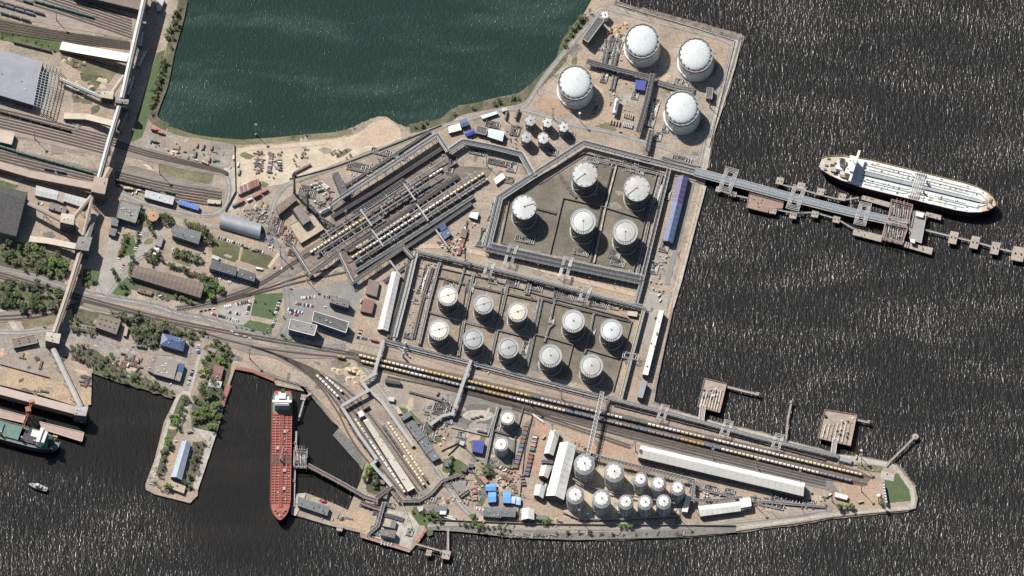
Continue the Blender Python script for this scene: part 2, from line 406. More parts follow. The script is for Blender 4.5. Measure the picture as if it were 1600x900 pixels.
pt('grass_verge', [(315, 440), (345, 452), (335, 462), (318, 466)], scrub, .05, .8)
pt('grass_verge', [(112, 480), (165, 490), (262, 508), (322, 520), (300, 540), (290, 530), (255, 520), (248, 545), (215, 545), (195, 505), (150, 500), (118, 520)], scrub, .06, 1.4)
pt('grass_verge', [(105, 528), (143, 540), (160, 555), (185, 575), (230, 592), (272, 612), (268, 622), (205, 603), (146, 583), (142, 560), (118, 552)], scrub, .05, 1.4)
pt('grass_verge', [(300, 545), (340, 535), (365, 560), (352, 612), (338, 676), (300, 672), (298, 640), (312, 610), (322, 600), (318, 570)], scrub, .05, 1.2)
pt('grass_verge', [(280, 616), (297, 620), (288, 660), (268, 690), (258, 742), (245, 735), (252, 700), (262, 660)], scrub, .06, 1)
pt('grass_verge', [(302, 690), (322, 688), (312, 730), (300, 768), (282, 770), (292, 740)], scrub, .06, 1)
pt('grass_verge', [(30, 495), (85, 480), (88, 510), (40, 522)], grassdry, .05, 1)
pt('grass_verge', [(555, 250), (590, 205), (588, 240), (470, 285), (452, 282), (505, 262)], grassdry, .05, 1)
pt('grass_verge', [(572, 762), (582, 715), (598, 735), (604, 768), (592, 775), (575, 770)], scrub, .05, .8)
pt('grass_verge', [(608, 625), (650, 630), (680, 660), (690, 690), (670, 695), (625, 640)], grass, .05, .9)
pt('grass_verge', [(695, 712), (730, 722), (735, 740), (712, 745), (690, 735)], grass, .05, .9)
pt('grass_verge', [(645, 792), (680, 795), (700, 812), (690, 824), (640, 818)], grass, .05, .9)
pt('grass_verge', [(775, 735), (802, 690), (815, 645), (804, 720), (798, 733)], lawn, .06, .4)
pt('grass_verge', [(740, 742), (768, 742), (765, 760), (755, 790), (745, 790), (752, 765)], grass, .05, .6)
pt('grass_verge', [(663, 822), (668, 806), (680, 806), (676, 836), (668, 838)], lawn, .06, .4)
pt('lawn', [(1382, 748), (1404, 738), (1422, 766), (1423, 782), (1384, 786)], lawn, .06, .5)
pt('lawn', [(1340, 724), (1378, 728), (1380, 740), (1342, 734)], grassdry, .05, .5)
pt('gravel_square', [(1377, 735), (1398, 742), (1396, 752), (1376, 748)], concrete, .08, .2)
pt('grass_verge', [(455, 228), (480, 232), (490, 250), (470, 270), (450, 275), (445, 255)], grass, .05, 1)
pt('grass_verge', [(505, 228), (530, 232), (520, 262), (508, 260)], grass, .06, 1.2)
pt('grass_verge', [(532, 228), (552, 230), (548, 248), (536, 250)], grass, .06, 1.2)
pt('grass_verge', [(250, 252), (335, 272), (330, 288), (275, 280), (248, 268)], grassdry, .06, 1)
# sand
pt('sand_bank', [(372, 232), (420, 230), (490, 222), (530, 216), (556, 210), (580, 192), (604, 187), (624, 199), (628, 215), (600, 228), (565, 240), (520, 258), (480, 278), (450, 285), (380, 300), (366, 290), (368, 250)], sand, .07, 1.2)
pt('sand_bank', [(572, 200), (590, 190), (606, 188), (624, 200), (627, 214), (598, 225), (560, 232), (548, 225)], sandpink, .09, 1)
for q in ([(200, 262), (240, 272), (300, 285), (345, 300), (330, 303), (270, 290), (200, 272)], [(222, 255), (232, 258), (248, 276), (238, 272)]): pt('sand_patch', q, sand, .08, .8)
pt('sand_yard', [(-5, 570), (25, 575), (60, 588), (92, 597), (108, 580), (125, 590), (142, 600), (142, 632), (118, 634), (-5, 602)], sandyard, .06, .4)
pt('dirt_yard', [(-5, 530), (60, 520), (80, 545), (105, 560), (95, 596), (60, 586), (-5, 568)], soilgrey, .055, .8)
pt('pale_yard', [(480, 785), (540, 800), (560, 790), (590, 800), (600, 812), (590, 830), (560, 828), (500, 808)], sandyard, .06, .5)
pt('red_yard', [(475, 385), (505, 362), (530, 380), (500, 396)], redsoil, .07, .5)
pt('red_yard', [(520, 350), (550, 328), (562, 342), (532, 362)], redsoil, .07, .5)
pt('red_yard', [(640, 262), (680, 240), (720, 250), (800, 262), (812, 280), (755, 300), (690, 290)], soil, .06, .6)
pt('red_yard', [(845, 150), (885, 160), (900, 175), (870, 180), (840, 168)], redsoil, .07, .7)
pt('red_yard', [(950, 40), (985, 34), (975, 70), (942, 80)], redsoil, .07, .8)
pt('red_yard', [(1010, 640), (1035, 636), (1048, 642), (1030, 650)], redsoil, .07, .5)
pt('red_yard', [(955, 480), (985, 490), (992, 502), (962, 496)], redsoil, .07, .4)
pt('red_yard', [(930, 690), (990, 700), (995, 725), (940, 705)], redsoil, .07, .6)
pt('red_yard', [(870, 690), (905, 690), (960, 700), (1000, 715), (998, 740), (900, 712)], redsoil, .06, .6)
pt('red_yard', [(825, 655), (850, 650), (860, 672), (838, 745), (820, 740)], redsoil, .06, .6)
pt('red_yard', [(1295, 745), (1365, 752), (1372, 760), (1364, 785), (1330, 790), (1318, 765)], redsoil, .06, .6)
# yards and floors of concrete and asphalt
pt('bund_floor', [(912, 250), (1030, 268), (1010, 330), (990, 432), (855, 410), (782, 382), (800, 305), (870, 275)], bundfloor, .06, .2, 'brown grey bund floor under the five tall tanks')
pt('bund_floor', [(688, 420), (800, 447), (985, 485), (995, 492), (958, 612), (800, 575), (655, 540)], mat('bund_floor_tan', (.29, .225, .175), (.21, .17, .135), .045, c3=(.2, .17, .12), fine=.35), .05, .2, 'sandy bund floor under the nine white tanks')
pt('bund_floor', [(845, 465), (980, 500), (988, 506), (957, 612), (822, 576), (832, 520)], bundfloor, .07, .2)
pt('bund_floor', [(706, 612), (782, 630), (768, 680), (700, 662)], mat('pit_floor', (.2, .19, .165), (.15, .14, .12), .08, fine=.3), .06, .3, 'grey empty bund beside the footbridge')
pt('pit_ring', [(745 + 38 * math.cos(a / 20 * 6.283), 648 + 17 * math.sin(a / 20 * 6.283)) for a in range(20)], mat('pit_ring', (.13, .125, .115), (.1, .097, .09), .1), .08, .3)
pt('pit_sand', [(747 + 24 * math.cos(a / 16 * 6.283), 649 + 9 * math.sin(a / 16 * 6.283)) for a in range(16)], concrete, .1, .5)
pt('bund_floor', [(784, 636), (812, 642), (795, 735), (757, 725), (775, 660)], mat('pit_floor', (.2,) * 3), .06, .3)
pt('silo_floor', [(898, 720), (990, 745), (1075, 765), (1060, 805), (990, 815), (880, 808), (885, 760)], mat('silo_sand', (.46, .39, .27), (.38, .31, .21), .08, fine=.3), .06, .3)
pt('apron', [(600, 595), (700, 610), (708, 620), (690, 668), (660, 660), (640, 640), (600, 628)], soilgrey, .06, .5)
pt('car_park', [(182, 345), (190, 375), (170, 425), (160, 470), (150, 455), (162, 400), (175, 360)], asphaltlight, .07, .2)
pt('car_park', [(205, 345), (222, 352), (240, 372), (228, 395), (205, 425), (190, 440), (165, 460), (160, 440), (180, 405), (215, 395)], asphaltlight, .065, .2)
pt('car_park', [(330, 488), (398, 465), (390, 500), (380, 508), (327, 500)], asphaltlight, .07, .2)
pt('car_park', [(440, 375), (450, 500), (425, 532), (452, 530), (490, 505), (545, 525), (560, 480), (572, 440), (560, 430), (500, 450), (452, 452)], asphalt, .06, .2)
pt('car_park', [(265, 545), (310, 540), (325, 550), (310, 590), (290, 615), (240, 600), (240, 590), (275, 598)], soilgrey, .06, .3)
pt('yard', [(150, 525), (195, 530), (250, 545), (240, 575), (200, 590), (175, 560), (140, 535)], soilgrey, .06, .6)
pt('yard', [(350, 262), (372, 262), (372, 330), (345, 330), (355, 300)], concrete, .05, .4)
pt('yard', [(182, 232), (250, 252), (330, 262), (360, 262), (365, 225), (300, 215), (235, 205), (225, 215)], soilgrey, .05, .5)
pt('yard', [(150, 515), (110, 500), (75, 508), (0, 522), (0, 530), (70, 520), (105, 545), (150, 545)], soilgrey, .05, .6)
pt('yard', [(470, 320), (500, 285), (525, 268), (530, 300), (515, 322), (490, 340)], soilgrey, .06, .4)
pt('apron', [(1012, 455), (1048, 462), (1040, 490), (1010, 540), (1000, 530), (1008, 480)], asphaltlight, .06, .2)
pt('apron', [(580, 795), (640, 800), (655, 820), (640, 858), (567, 836), (590, 815)], concrete, .06, .3)
pt('quay_apron', [(425, 592), (485, 612), (530, 667), (520, 660), (470, 600), (400, 575)], dkconcrete, .08, .2)
pt('quay_apron', [(530, 668), (573, 717), (566, 735), (560, 725), (520, 680)], dkconcrete, .08, .2)
pt('quay_apron', [(300, 668), (339, 676), (309, 766), (300, 762), (325, 690)], concrete, .08, .3)
# stains, spills and worn ground
def inside(p, poly):
    r = False
    for i in range(len(poly)):
        a, c_ = poly[i], poly[i - 1]
        if (a[1] > p[1]) != (c_[1] > p[1]) and p[0] < (c_[0] - a[0]) * (p[1] - a[1]) / (c_[1] - a[1]) + a[0]: r = not r
    return r
def blotches(poly, n, ms, r0, r1):
    xs, ys = [p[0] for p in poly], [p[1] for p in poly]; k = 0
    for _ in range(n * 12):
        if k >= n: break
        x, y = rnd.uniform(min(xs), max(xs)), rnd.uniform(min(ys), max(ys))
        if not inside((x, y), poly): continue
        k += 1; r = rnd.uniform(r0, r1); e = rnd.uniform(.3, .7); t_ = rnd.choice([.24, .24, -1.3, -.55]) ; q = []
        for i in range(12):
            g = i * .5236; f = rnd.uniform(.65, 1.2); u, v = r * f * math.cos(g), r * e * f * math.sin(g); q.append((x + u * math.cos(t_) - v * math.sin(t_), y + u * math.sin(t_) + v * math.cos(t_)))
        if all(inside(g, land) for g in q): pt('worn_ground', q, rnd.choice(ms), .045)
DM = [soilgrey, redsoil, sandpink, dkconcrete, grassdry, asphaltlight]
blotches([(230, 212), (360, 225), (355, 262), (190, 230)], 10, [sand, dkconcrete, concrete], 4, 12); blotches([(380, 225), (560, 210), (620, 200), (560, 240), (400, 300), (372, 290)], 22, [sandpink, soilgrey, grassdry, redsoil], 4, 14)
blotches([(470, 300), (690, 205), (820, 240), (760, 300), (640, 375), (760, 400), (1000, 460), (1000, 480), (660, 395), (540, 440), (480, 420)], 60, DM, 4, 13); blotches([(840, 130), (940, 20), (1140, 70), (1090, 250), (930, 220), (820, 180)], 45, DM, 5, 16)
blotches([(680, 420), (840, 455), (820, 580), (650, 540)], 24, [soilgrey, redsoil, dkconcrete, soil], 4, 11); blotches([(870, 270), (1030, 270), (990, 430), (790, 385)], 20, [dkconcrete, mat('bund_floor', (.1,) * 3), soilgrey, grassdry], 4, 12); blotches([(845, 465), (985, 505), (957, 610), (825, 575)], 16, [dkconcrete, grassdry, mat('bund_floor', (.1,) * 3)], 4, 12)
blotches([(590, 600), (840, 650), (800, 830), (680, 815), (740, 760)], 55, DM, 4, 13); blotches([(840, 660), (1000, 700), (1300, 770), (1390, 760), (1250, 800), (1080, 815), (880, 810)], 45, DM, 4, 13); blotches([(1010, 460), (1095, 290), (1060, 440), (1020, 620)], 14, DM, 4, 11)
blotches([(100, 90), (180, 120), (170, 200), (100, 180)], 12, [grassdry, scrub, soilgrey, sand], 5, 14); blotches([(60, 300), (140, 330), (120, 400), (50, 370)], 10, DM, 4, 10); blotches([(0, 530), (100, 525), (140, 600), (110, 630), (0, 600)], 18, [soilgrey, sandpink, scrub, redsoil], 4, 13); blotches([(150, 530), (320, 550), (290, 610), (190, 580)], 14, DM, 4, 11); blotches([(330, 520), (560, 560), (600, 700), (540, 660), (470, 600), (370, 570)], 20, [soilgrey, dkconcrete, grassdry], 4, 12); blotches([(260, 620), (300, 640), (270, 770), (232, 760)], 10, DM, 3, 8); blotches([(200, 340), (340, 345), (400, 440), (330, 480), (220, 420)], 20, [asphaltlight, grassdry, soilgrey, scrub], 4, 11)
blotches([(0, -5), (200, 40), (200, 70), (0, 20)], 10, [railbed, soilgrey, grassdry], 8, 22); blotches([(0, 172), (170, 214), (160, 250), (0, 205)], 10, [railbed, soilgrey], 8, 22)
# roads
strip('road', [(-40, 413), (0, 421), (60, 435), (120, 455), (170, 465), (237, 477), (275, 489), (325, 499), (387, 518), (430, 530)], 11, asphalt, .14)
strip('road', [(425, 530), (470, 542), (540, 541)], 10, asphalt, .14)
strip('road', [(532, 535), (548, 555), (570, 575), (596, 610), (640, 668), (690, 745), (720, 790), (735, 805)], 9, asphaltlight, .14)
strip('road', [(430, 532), (440, 522), (450, 495), (446, 440), (442, 392)], 11, asphalt, .145)
strip('road', [(441, 394), (428, 370), (424, 340), (432, 308), (455, 285), (520, 262), (580, 240), (640, 216), (690, 198), (740, 184), (780, 172), (812, 169), (826, 158), (850, 122), (890, 72), (938, 18)], 7, asphaltlight, .14)
strip('road', [(945, 12), (1000, 28), (1080, 48), (1138, 66), (1140, 82), (1120, 150), (1106, 200), (1092, 262)], 6.5, asphaltlight, .14)
strip('road', [(812, 170), (850, 180), (900, 196), (960, 208), (1030, 228), (1090, 250)], 6.5, asphaltlight, .14)
strip('road', [(180, 228), (225, 238), (300, 258), (345, 270), (357, 285), (356, 310), (345, 328), (320, 335), (270, 328), (230, 318), (185, 300)], 9, asphaltlight, .14)
strip('road', [(230, 345), (250, 372), (232, 395), (205, 412), (185, 440), (165, 465)], 7, asphaltlight, .14)
strip('road', [(240, 318), (300, 345), (350, 358), (440, 385)], 6, soilgrey, .13)
strip('road', [(412, 355), (420, 372), (440, 385), (455, 372)], 9, asphalt, .14)
strip('road', [(420, 418), (440, 390)], 5, sand, .12)
strip('road', [(1094, 295), (1072, 380), (1052, 450), (1030, 560), (1010, 625)], 7.5, soil, .14)
strip('road', [(1096, 292), (1077, 370), (1055, 448), (1042, 500)], 2.4, sandpink, .2, False)
strip('road', [(1082, 285), (1062, 365), (1042, 445)], 7, asphalt, .16, False)
strip('road', [(655, 385), (700, 386), (760, 398), (860, 425), (960, 452), (1000, 462)], 7, sandpink, .14)
strip('road', [(560, 530), (640, 548), (720, 572), (830, 600), (940, 630), (1060, 668), (1180, 702), (1300, 735)], 13, mat('track_road', (.31, .245, .195), (.25, .2, .165), .06, fine=.3), .13)
strip('road', [(-10, 520), (40, 520), (85, 515), (110, 512)], 9, asphaltlight, .14)
strip('road', [(-5, 485), (15, 500), (28, 520)], 8, concrete, .14)
strip('road', [(150, 525), (215, 545), (260, 552), (310, 545), (328, 518), (333, 500)], 7, soilgrey, .14)
strip('road', [(312, 555), (300, 600), (290, 640), (276, 672)], 5, concrete, .14)
strip('road', [(296, 615), (280, 618), (262, 665), (248, 715), (236, 757)], 5, concrete, .14)
strip('road', [(372, 300), (372, 262), (378, 235), (450, 228), (510, 222)], 7, sand, .13)
strip('road', [(668, 822), (720, 820), (800, 826), (900, 826), (1000, 826), (1100, 820), (1200, 810), (1300, 795)], 5, asphaltlight, .15)
strip('road', [(670, 720), (710, 712), (740, 728), (780, 738), (810, 742), (835, 755)], 8, soil, .14)
strip('road', [(818, 660), (830, 680), (812, 740), (808, 790)], 7, soil, .14)
strip('road', [(655, 398), (690, 400)], 6, soil, .13)
strip('track', [(672, 418), (660, 455), (640, 520)], 6, mat('track_road', (.3,) * 3), .13)
kerb('road_kerb', [(60, 442), (120, 461), (170, 471), (237, 483), (275, 495), (325, 505)], concrete)
kerb('road_kerb', [(120, 449), (170, 459), (237, 471)], concrete)
def dashes(pts, m, wd=.5, L=3, gap=4):
    q = [P(x, y, .62) for x, y in smooth_line(pts, 10)]; mb = MB(); acc = 0
    for i in range(len(q) - 1):
        d = q[i + 1] - q[i]
        if acc % (L + gap) < L: 
            n = Vector((-d.y, d.x, 0)).normalized() * wd / 2
            mb.add([q[i] + n, q[i] - n, q[i + 1] - n, q[i + 1] + n], [(0, 1, 2, 3)])
        acc += d.length
    return tag(structure(mb, 'road_marking', m), 'white dashed centre line on the road')
dashes([(120, 455), (170, 465), (237, 477), (275, 489), (325, 499), (387, 518)], white)
# ---------------------------------------------------------------- railway tracks
def bed(poly, m=railbed, z=.18): pt('rail_bed', poly, m, z, .3)
ballast = mat('ballast_dark', (.125, .098, .08), (.085, .068, .057), .2, fine=.3)
def track(pts, z=.85, gauge=1.52):
    c = [P(x, y, z) for x, y in (smooth_line(pts, 8) if len(pts) > 2 else pts)]
    mb = MB(); a, b = offset_line(c, 1.25), offset_line(c, -1.25); n = len(c); LAY[0] += 1; dz = Vector((0, 0, -.25 + LAY[0] * .0001))
    mb.add([p + dz for p in a + b], [(i, n + i, n + i + 1, i + 1) for i in range(n - 1)]); tag(structure(mb, 'track_ballast', ballast), 'oil stained ballast and sleepers under the rails'); mb = MB()
    for s in (-1, 1):
        a, b = offset_line(c, s * gauge / 2 + .22), offset_line(c, s * gauge / 2 - .22)
        n = len(c)
        mb.add(a + b + [p - Vector((0, 0, .17)) for p in a] + [p - Vector((0, 0, .17)) for p in b], [(i, n + i, n + i + 1, i + 1) for i in range(n - 1)] + [(i, i + 1, 2 * n + i + 1, 2 * n + i) for i in range(n - 1)] + [(n + i, 3 * n + i, 3 * n + i + 1, n + i + 1) for i in range(n - 1)])
    tag(structure(mb, 'rail_track', rail_steel), 'pair of dark steel rails')
def tracks(p, q, dy, n, bend=None):
    for i in range(n):
        pts = [(p[0], p[1] + dy * i), (q[0], q[1] + dy * i)]
        if bend: pts.insert(1, (bend[0], bend[1] + dy * i))
        track(pts)
bed([(-10, -40), (110, -12), (213, 30), (205, 62), (-10, 22)], railbed2); tracks((-10, -42), (206, 28), 4.4, 8, (100, -8))
for i in range(5): track([(-10, 30 + i * 4.2), (80, 47 + i * 3.6), (203, 66 + i * 2.6)])
bed([(-10, 164), (175, 211), (165, 246), (-10, 205)], railbed2)
tracks((-10, 168), (172, 214), 4.6, 7, (80, 190))
for i in range(3): track([(172, 216 + i * 4.6), (230, 236 + i * 3.6), (345, 265 + i * 2.0), (352, 274)])
bed([(182, 226), (235, 232), (345, 262), (355, 275), (300, 268), (182, 240)])
bed([(-10, 224), (160, 266), (150, 290), (-10, 252)]); tracks((-10, 229), (155, 270), 4.7, 5, (70, 249))
bed([(180, 252), (260, 272), (348, 296), (346, 306), (260, 300), (180, 290)]); tracks((180, 268), (346, 301), 4.3, 6, (260, 287))
bed([(-10, 416), (60, 441), (120, 462), (240, 488), (330, 512), (400, 536), (470, 549), (552, 549), (552, 560), (460, 560), (390, 553), (320, 528), (230, 502), (110, 474), (-10, 436)])
tracks((-10, 423), (552, 551), 4.2, 2, (260, 497)); track([(-10, 431), (120, 468), (260, 503), (400, 542), (552, 560)])
bed([(-10, 488), (60, 482), (85, 474), (120, 476), (90, 488), (40, 500), (-10, 505)]); track([(-10, 495), (50, 490), (90, 481), (130, 472)]); track([(-10, 500), (50, 496), (90, 487), (130, 474)])
bed([(272, 478), (330, 466), (400, 440), (460, 400), (480, 400), (490, 415), (410, 450), (340, 478), (280, 486)])
for o in (0, 4): track([(276, 480 + o), (330, 470 + o), (400, 445 + o), (460, 408 + o), (495, 388 + o)])
track([(330, 474), (410, 452), (470, 432), (540, 412), (600, 390)]); track([(330, 476), (410, 456), (470, 440), (545, 424)])
bed([(395, 538), (450, 560), (490, 575), (545, 605), (585, 650), (640, 720), (690, 790), (670, 800), (620, 770), (555, 668), (490, 590), (430, 560), (385, 545)], railbed, .17)
for k in range(6): track([(392, 541), (440, 556 + k * .6), (490, 577 + k * 3.2), (545 - k * 4, 612 + k * 5.5), (592 - k * 7, 668 + k * 6), (662 - k * 7, 765 + k * 3)])
bed([(545, 545), (800, 605), (1060, 668), (1340, 734), (1362, 745), (1350, 760), (1280, 748), (1060, 700), (800, 632), (560, 572)], mat('rail_bed_dark', (.16, .12, .09), (.115, .09, .07), .1, fine=.4, stretch=(.22, .2, 1.5)), .17)
track([(540, 550), (800, 612), (1365, 747)]); track([(550, 560), (800, 621), (1355, 757)])
bed([(800, 628), (1060, 695), (1300, 752), (1310, 768), (1180, 742), (1000, 690), (870, 655), (800, 635)], mat('rail_bed_grey', (.19, .18, .165), (.14, .133, .122), .1, fine=.3, stretch=(.22, .2, 1.5)), .165)
for o in range(3): track([(690, 596 + o * 2), (800, 627 + o * 4), (1060, 694 + o * 4.4), (1290, 750 + o * 4.4)])
bed([(800, 630), (880, 655), (990, 692), (985, 702), (860, 660), (790, 636)], railbed2, .19)
for o in range(2): track([(800, 634 + o * 4), (880, 660 + o * 4), (985, 696 + o * 4)])
track([(605, 588), (690, 606), (780, 628), (860, 650)])
# long diagonal loading area floor
bed([(462, 398), (690, 258), (770, 262), (755, 290), (640, 372), (550, 432), (530, 390), (485, 420)], mat('loading_floor', (.215, .17, .14), (.12, .098, .082), .07, c3=(.24, .19, .15), fine=.4, stretch=(.6, .3, 1.5)), .12)
bed([(515, 325), (690, 228), (705, 248), (640, 290), (560, 340), (520, 362)], mat('loading_floor', (.1,) * 3), .12)
# ---------------------------------------------------------------- builders
gapshade = mat('gap_shade_dark', (.045, .045, .047), (.03, .03, .032), .4, .8)  # near-black tone for the painted shade between rack pipes
seamc = mat('seam_grey', (.33, .325, .31), (.27, .265, .25), .3)
domeseam = mat('dome_seam', (.56, .58, .56), (.52, .54, .52), .2, .5)
MARKS = []     # (px, py, name) places that labels may refer to
def V0(p): return Vector((p.x, p.y, 0))
def lerp2(q, u, v):
    return q[0] * (1 - u) * (1 - v) + q[1] * u * (1 - v) + q[2] * u * v + q[3] * (1 - u) * v
def bld(label, quad, h, kind='flat', rc=None, wc=None, name='shed', cat='shed', rh=2.2, vents=0, lights=0, parapet=None, wins=0, base=0., group=None, ridge=.5, door=True, mark=None, ventm=None, stripes=0):
    rc, wc = rc or greyrf, wc or wallg
    q = [P(x, y, h) for x, y in quad]
    loc = V0(sum(q, Vector()) / 4); loc.z = base
    t = thing(name, label, cat, loc, group)
    if mark: MARKS.append((sum(p[0] for p in quad) / 4, sum(p[1] for p in quad) / 4 + h * .3, mark))
    fl = [V0(p) for p in q]
    up = Vector((0, 0, 1))
    wl = MB(); wl.prism(fl, base, h)
    cen = sum(q, Vector()) / 4
    ov = [cen + (p - cen) * (1 + .35 / max(3, (p - cen).length)) for p in q]
    rf = MB()
    if kind == 'flat':
        rf.prism([V0(p) for p in ov], h + .02, h + .4)
        roofz = lambda u, v: lerp2(q, u, v) + up * .4
    elif kind == 'gable':
        r1 = q[0].lerp(q[3], ridge) + up * rh; r2 = q[1].lerp(q[2], ridge) + up * rh
        o1 = ov[0].lerp(ov[3], ridge) + up * (rh + .05); o2 = ov[1].lerp(ov[2], ridge) + up * (rh + .05)
        wl.add([q[0] - up * .01, q[3] - up * .01, r1 - up * .1, q[1] - up * .01, q[2] - up * .01, r2 - up * .1], [(0, 1, 2), (3, 5, 4)])
        e = up * .05; th = up * .3
        vs = [ov[0] + e, ov[1] + e, o2, o1, ov[3] + e, ov[2] + e]; vs += [x + th for x in vs]
        rf.add(vs, [(6, 9, 8, 7), (9, 10, 11, 8), (0, 1, 2, 3), (3, 2, 5, 4), (0, 6, 7, 1), (5, 11, 10, 4), (0, 3, 9, 6), (3, 4, 10, 9), (1, 7, 8, 2), (2, 8, 11, 5)])
        roofz = lambda u, v: lerp2(q, u, v) + up * (.3 + rh * (v / ridge if v < ridge else (1 - v) / (1 - ridge)))
    elif kind == 'hip':
        r1 = q[0].lerp(q[3], .5).lerp(q[1].lerp(q[2], .5), .28) + up * rh; r2 = q[1].lerp(q[2], .5).lerp(q[0].lerp(q[3], .5), .28) + up * rh
        e = up * .06; vs = [p + e for p in ov] + [r1, r2]
        rf.add(vs, [(0, 4, 5, 1), (1, 5, 2), (2, 5, 4, 3), (3, 4, 0), (0, 1, 2, 3)])
        roofz = lambda u, v: lerp2(q, u, v) + up * (.2 + rh * (1 - abs(v - .5) * 2) * min(1, min(u, 1 - u) / .28))
    elif kind == 'arch':
        n = 14; A, B = [], []
        for i in range(n + 1):
            a = math.pi * i / n
            A.append(q[0].lerp(q[3], .5 - .5 * math.cos(a)) + up * (rh * math.sin(a) + .02)); B.append(q[1].lerp(q[2], .5 - .5 * math.cos(a)) + up * (rh * math.sin(a) + .02))
        rf.add(A + B, [(i, i + 1, n + 2 + i, n + 1 + i) for i in range(n)])
        wl.add([p * 1 - up * .05 for p in A], [tuple(range(n + 1))]); wl.add([p * 1 - up * .05 for p in B], [tuple(range(n + 1))])
        roofz = lambda u, v: lerp2(q, u, v) + up * (rh * math.sin(math.pi * v))
    part(wl, 'wall', wc, t)
    ro = part(rf, 'roof', rc, t, smooth=(kind == 'arch'))
    if parapet:
        m = MB(); c = [V0(p) for p in ov]
        for i in range(4):
            a, b = c[i], c[(i + 1) % 4]; m.bar(a + up * (h + .7), b + up * (h + .7), .8, .7)
        part(m, 'parapet', parapet, t)
    for i in range(stripes):
        m = MB(); u = (i + .5) / stripes
        for v0, v1 in (((0.02, ridge - .03), (ridge + .03, .98)) if kind == 'gable' else ((.02, .98),)):
            m.bar(roofz(u, v0) + up * .06, roofz(u, v1) + up * .06, .35, .12)
        part(m, 'roof_seam', seamc, ro)
    for i in range(vents):
        u, v = rnd.uniform(.1, .9), rnd.uniform(.12, .88)
        m = MB(); p = roofz(u, v); s = rnd.uniform(.9, 1.7); m.box(p, s, s * 1.1, rnd.uniform(.6, 1.4)); part(m, 'roof_vent', ventm or rnd.choice([steel, black, white, steeld]), ro)
    for i in range(lights):
        u = (i // 2 + .7) / (math.ceil(lights / 2) + .4); v = .32 if i % 2 == 0 else .68
        m = MB(); p = roofz(u, v); d = (q[1] - q[0]); m.box(p, 2.6, 1.5, .5, math.atan2(d.y, d.x)); part(m, 'skylight', black, ro)
    # the long wall that faces down the picture carries windows and the door
    best = min(range(4), key=lambda i: ((fl[i] + fl[(i + 1) % 4]) / 2).y - .25 * (fl[i] - fl[(i + 1) % 4]).length)
    a, b = fl[best], fl[(best + 1) % 4]; d = (b - a).normalized(); nn = Vector((d.y, -d.x, 0))
    if nn.dot(loc - (a + b) / 2) > 0: nn = -nn
    rz = math.atan2(d.y, d.x); L = (b - a).length
    for r in range(2 if wins and h > 9 else 1):
        for i in range(wins):
            m = MB(); p = a + d * L * (i + .5) / wins + nn * .02; zz = base + (h - base) * (.62 if r == 0 else .25)
            m.box((p.x, p.y, zz), L / wins * .55, .2, min(1.6, h * .2), rz); part(m, 'window', glass, t)
    if door and h - base > 2.4:
        m = MB(); p = a + d * L * .35 + nn * .03; m.box((p.x, p.y, base + .02), min(3, L * .2), .22, min(2.9, (h - base) * .6), rz); part(m, 'door', rnd.choice([steeld, wallb, grey]), t)
    return t
SY = 1 / CT
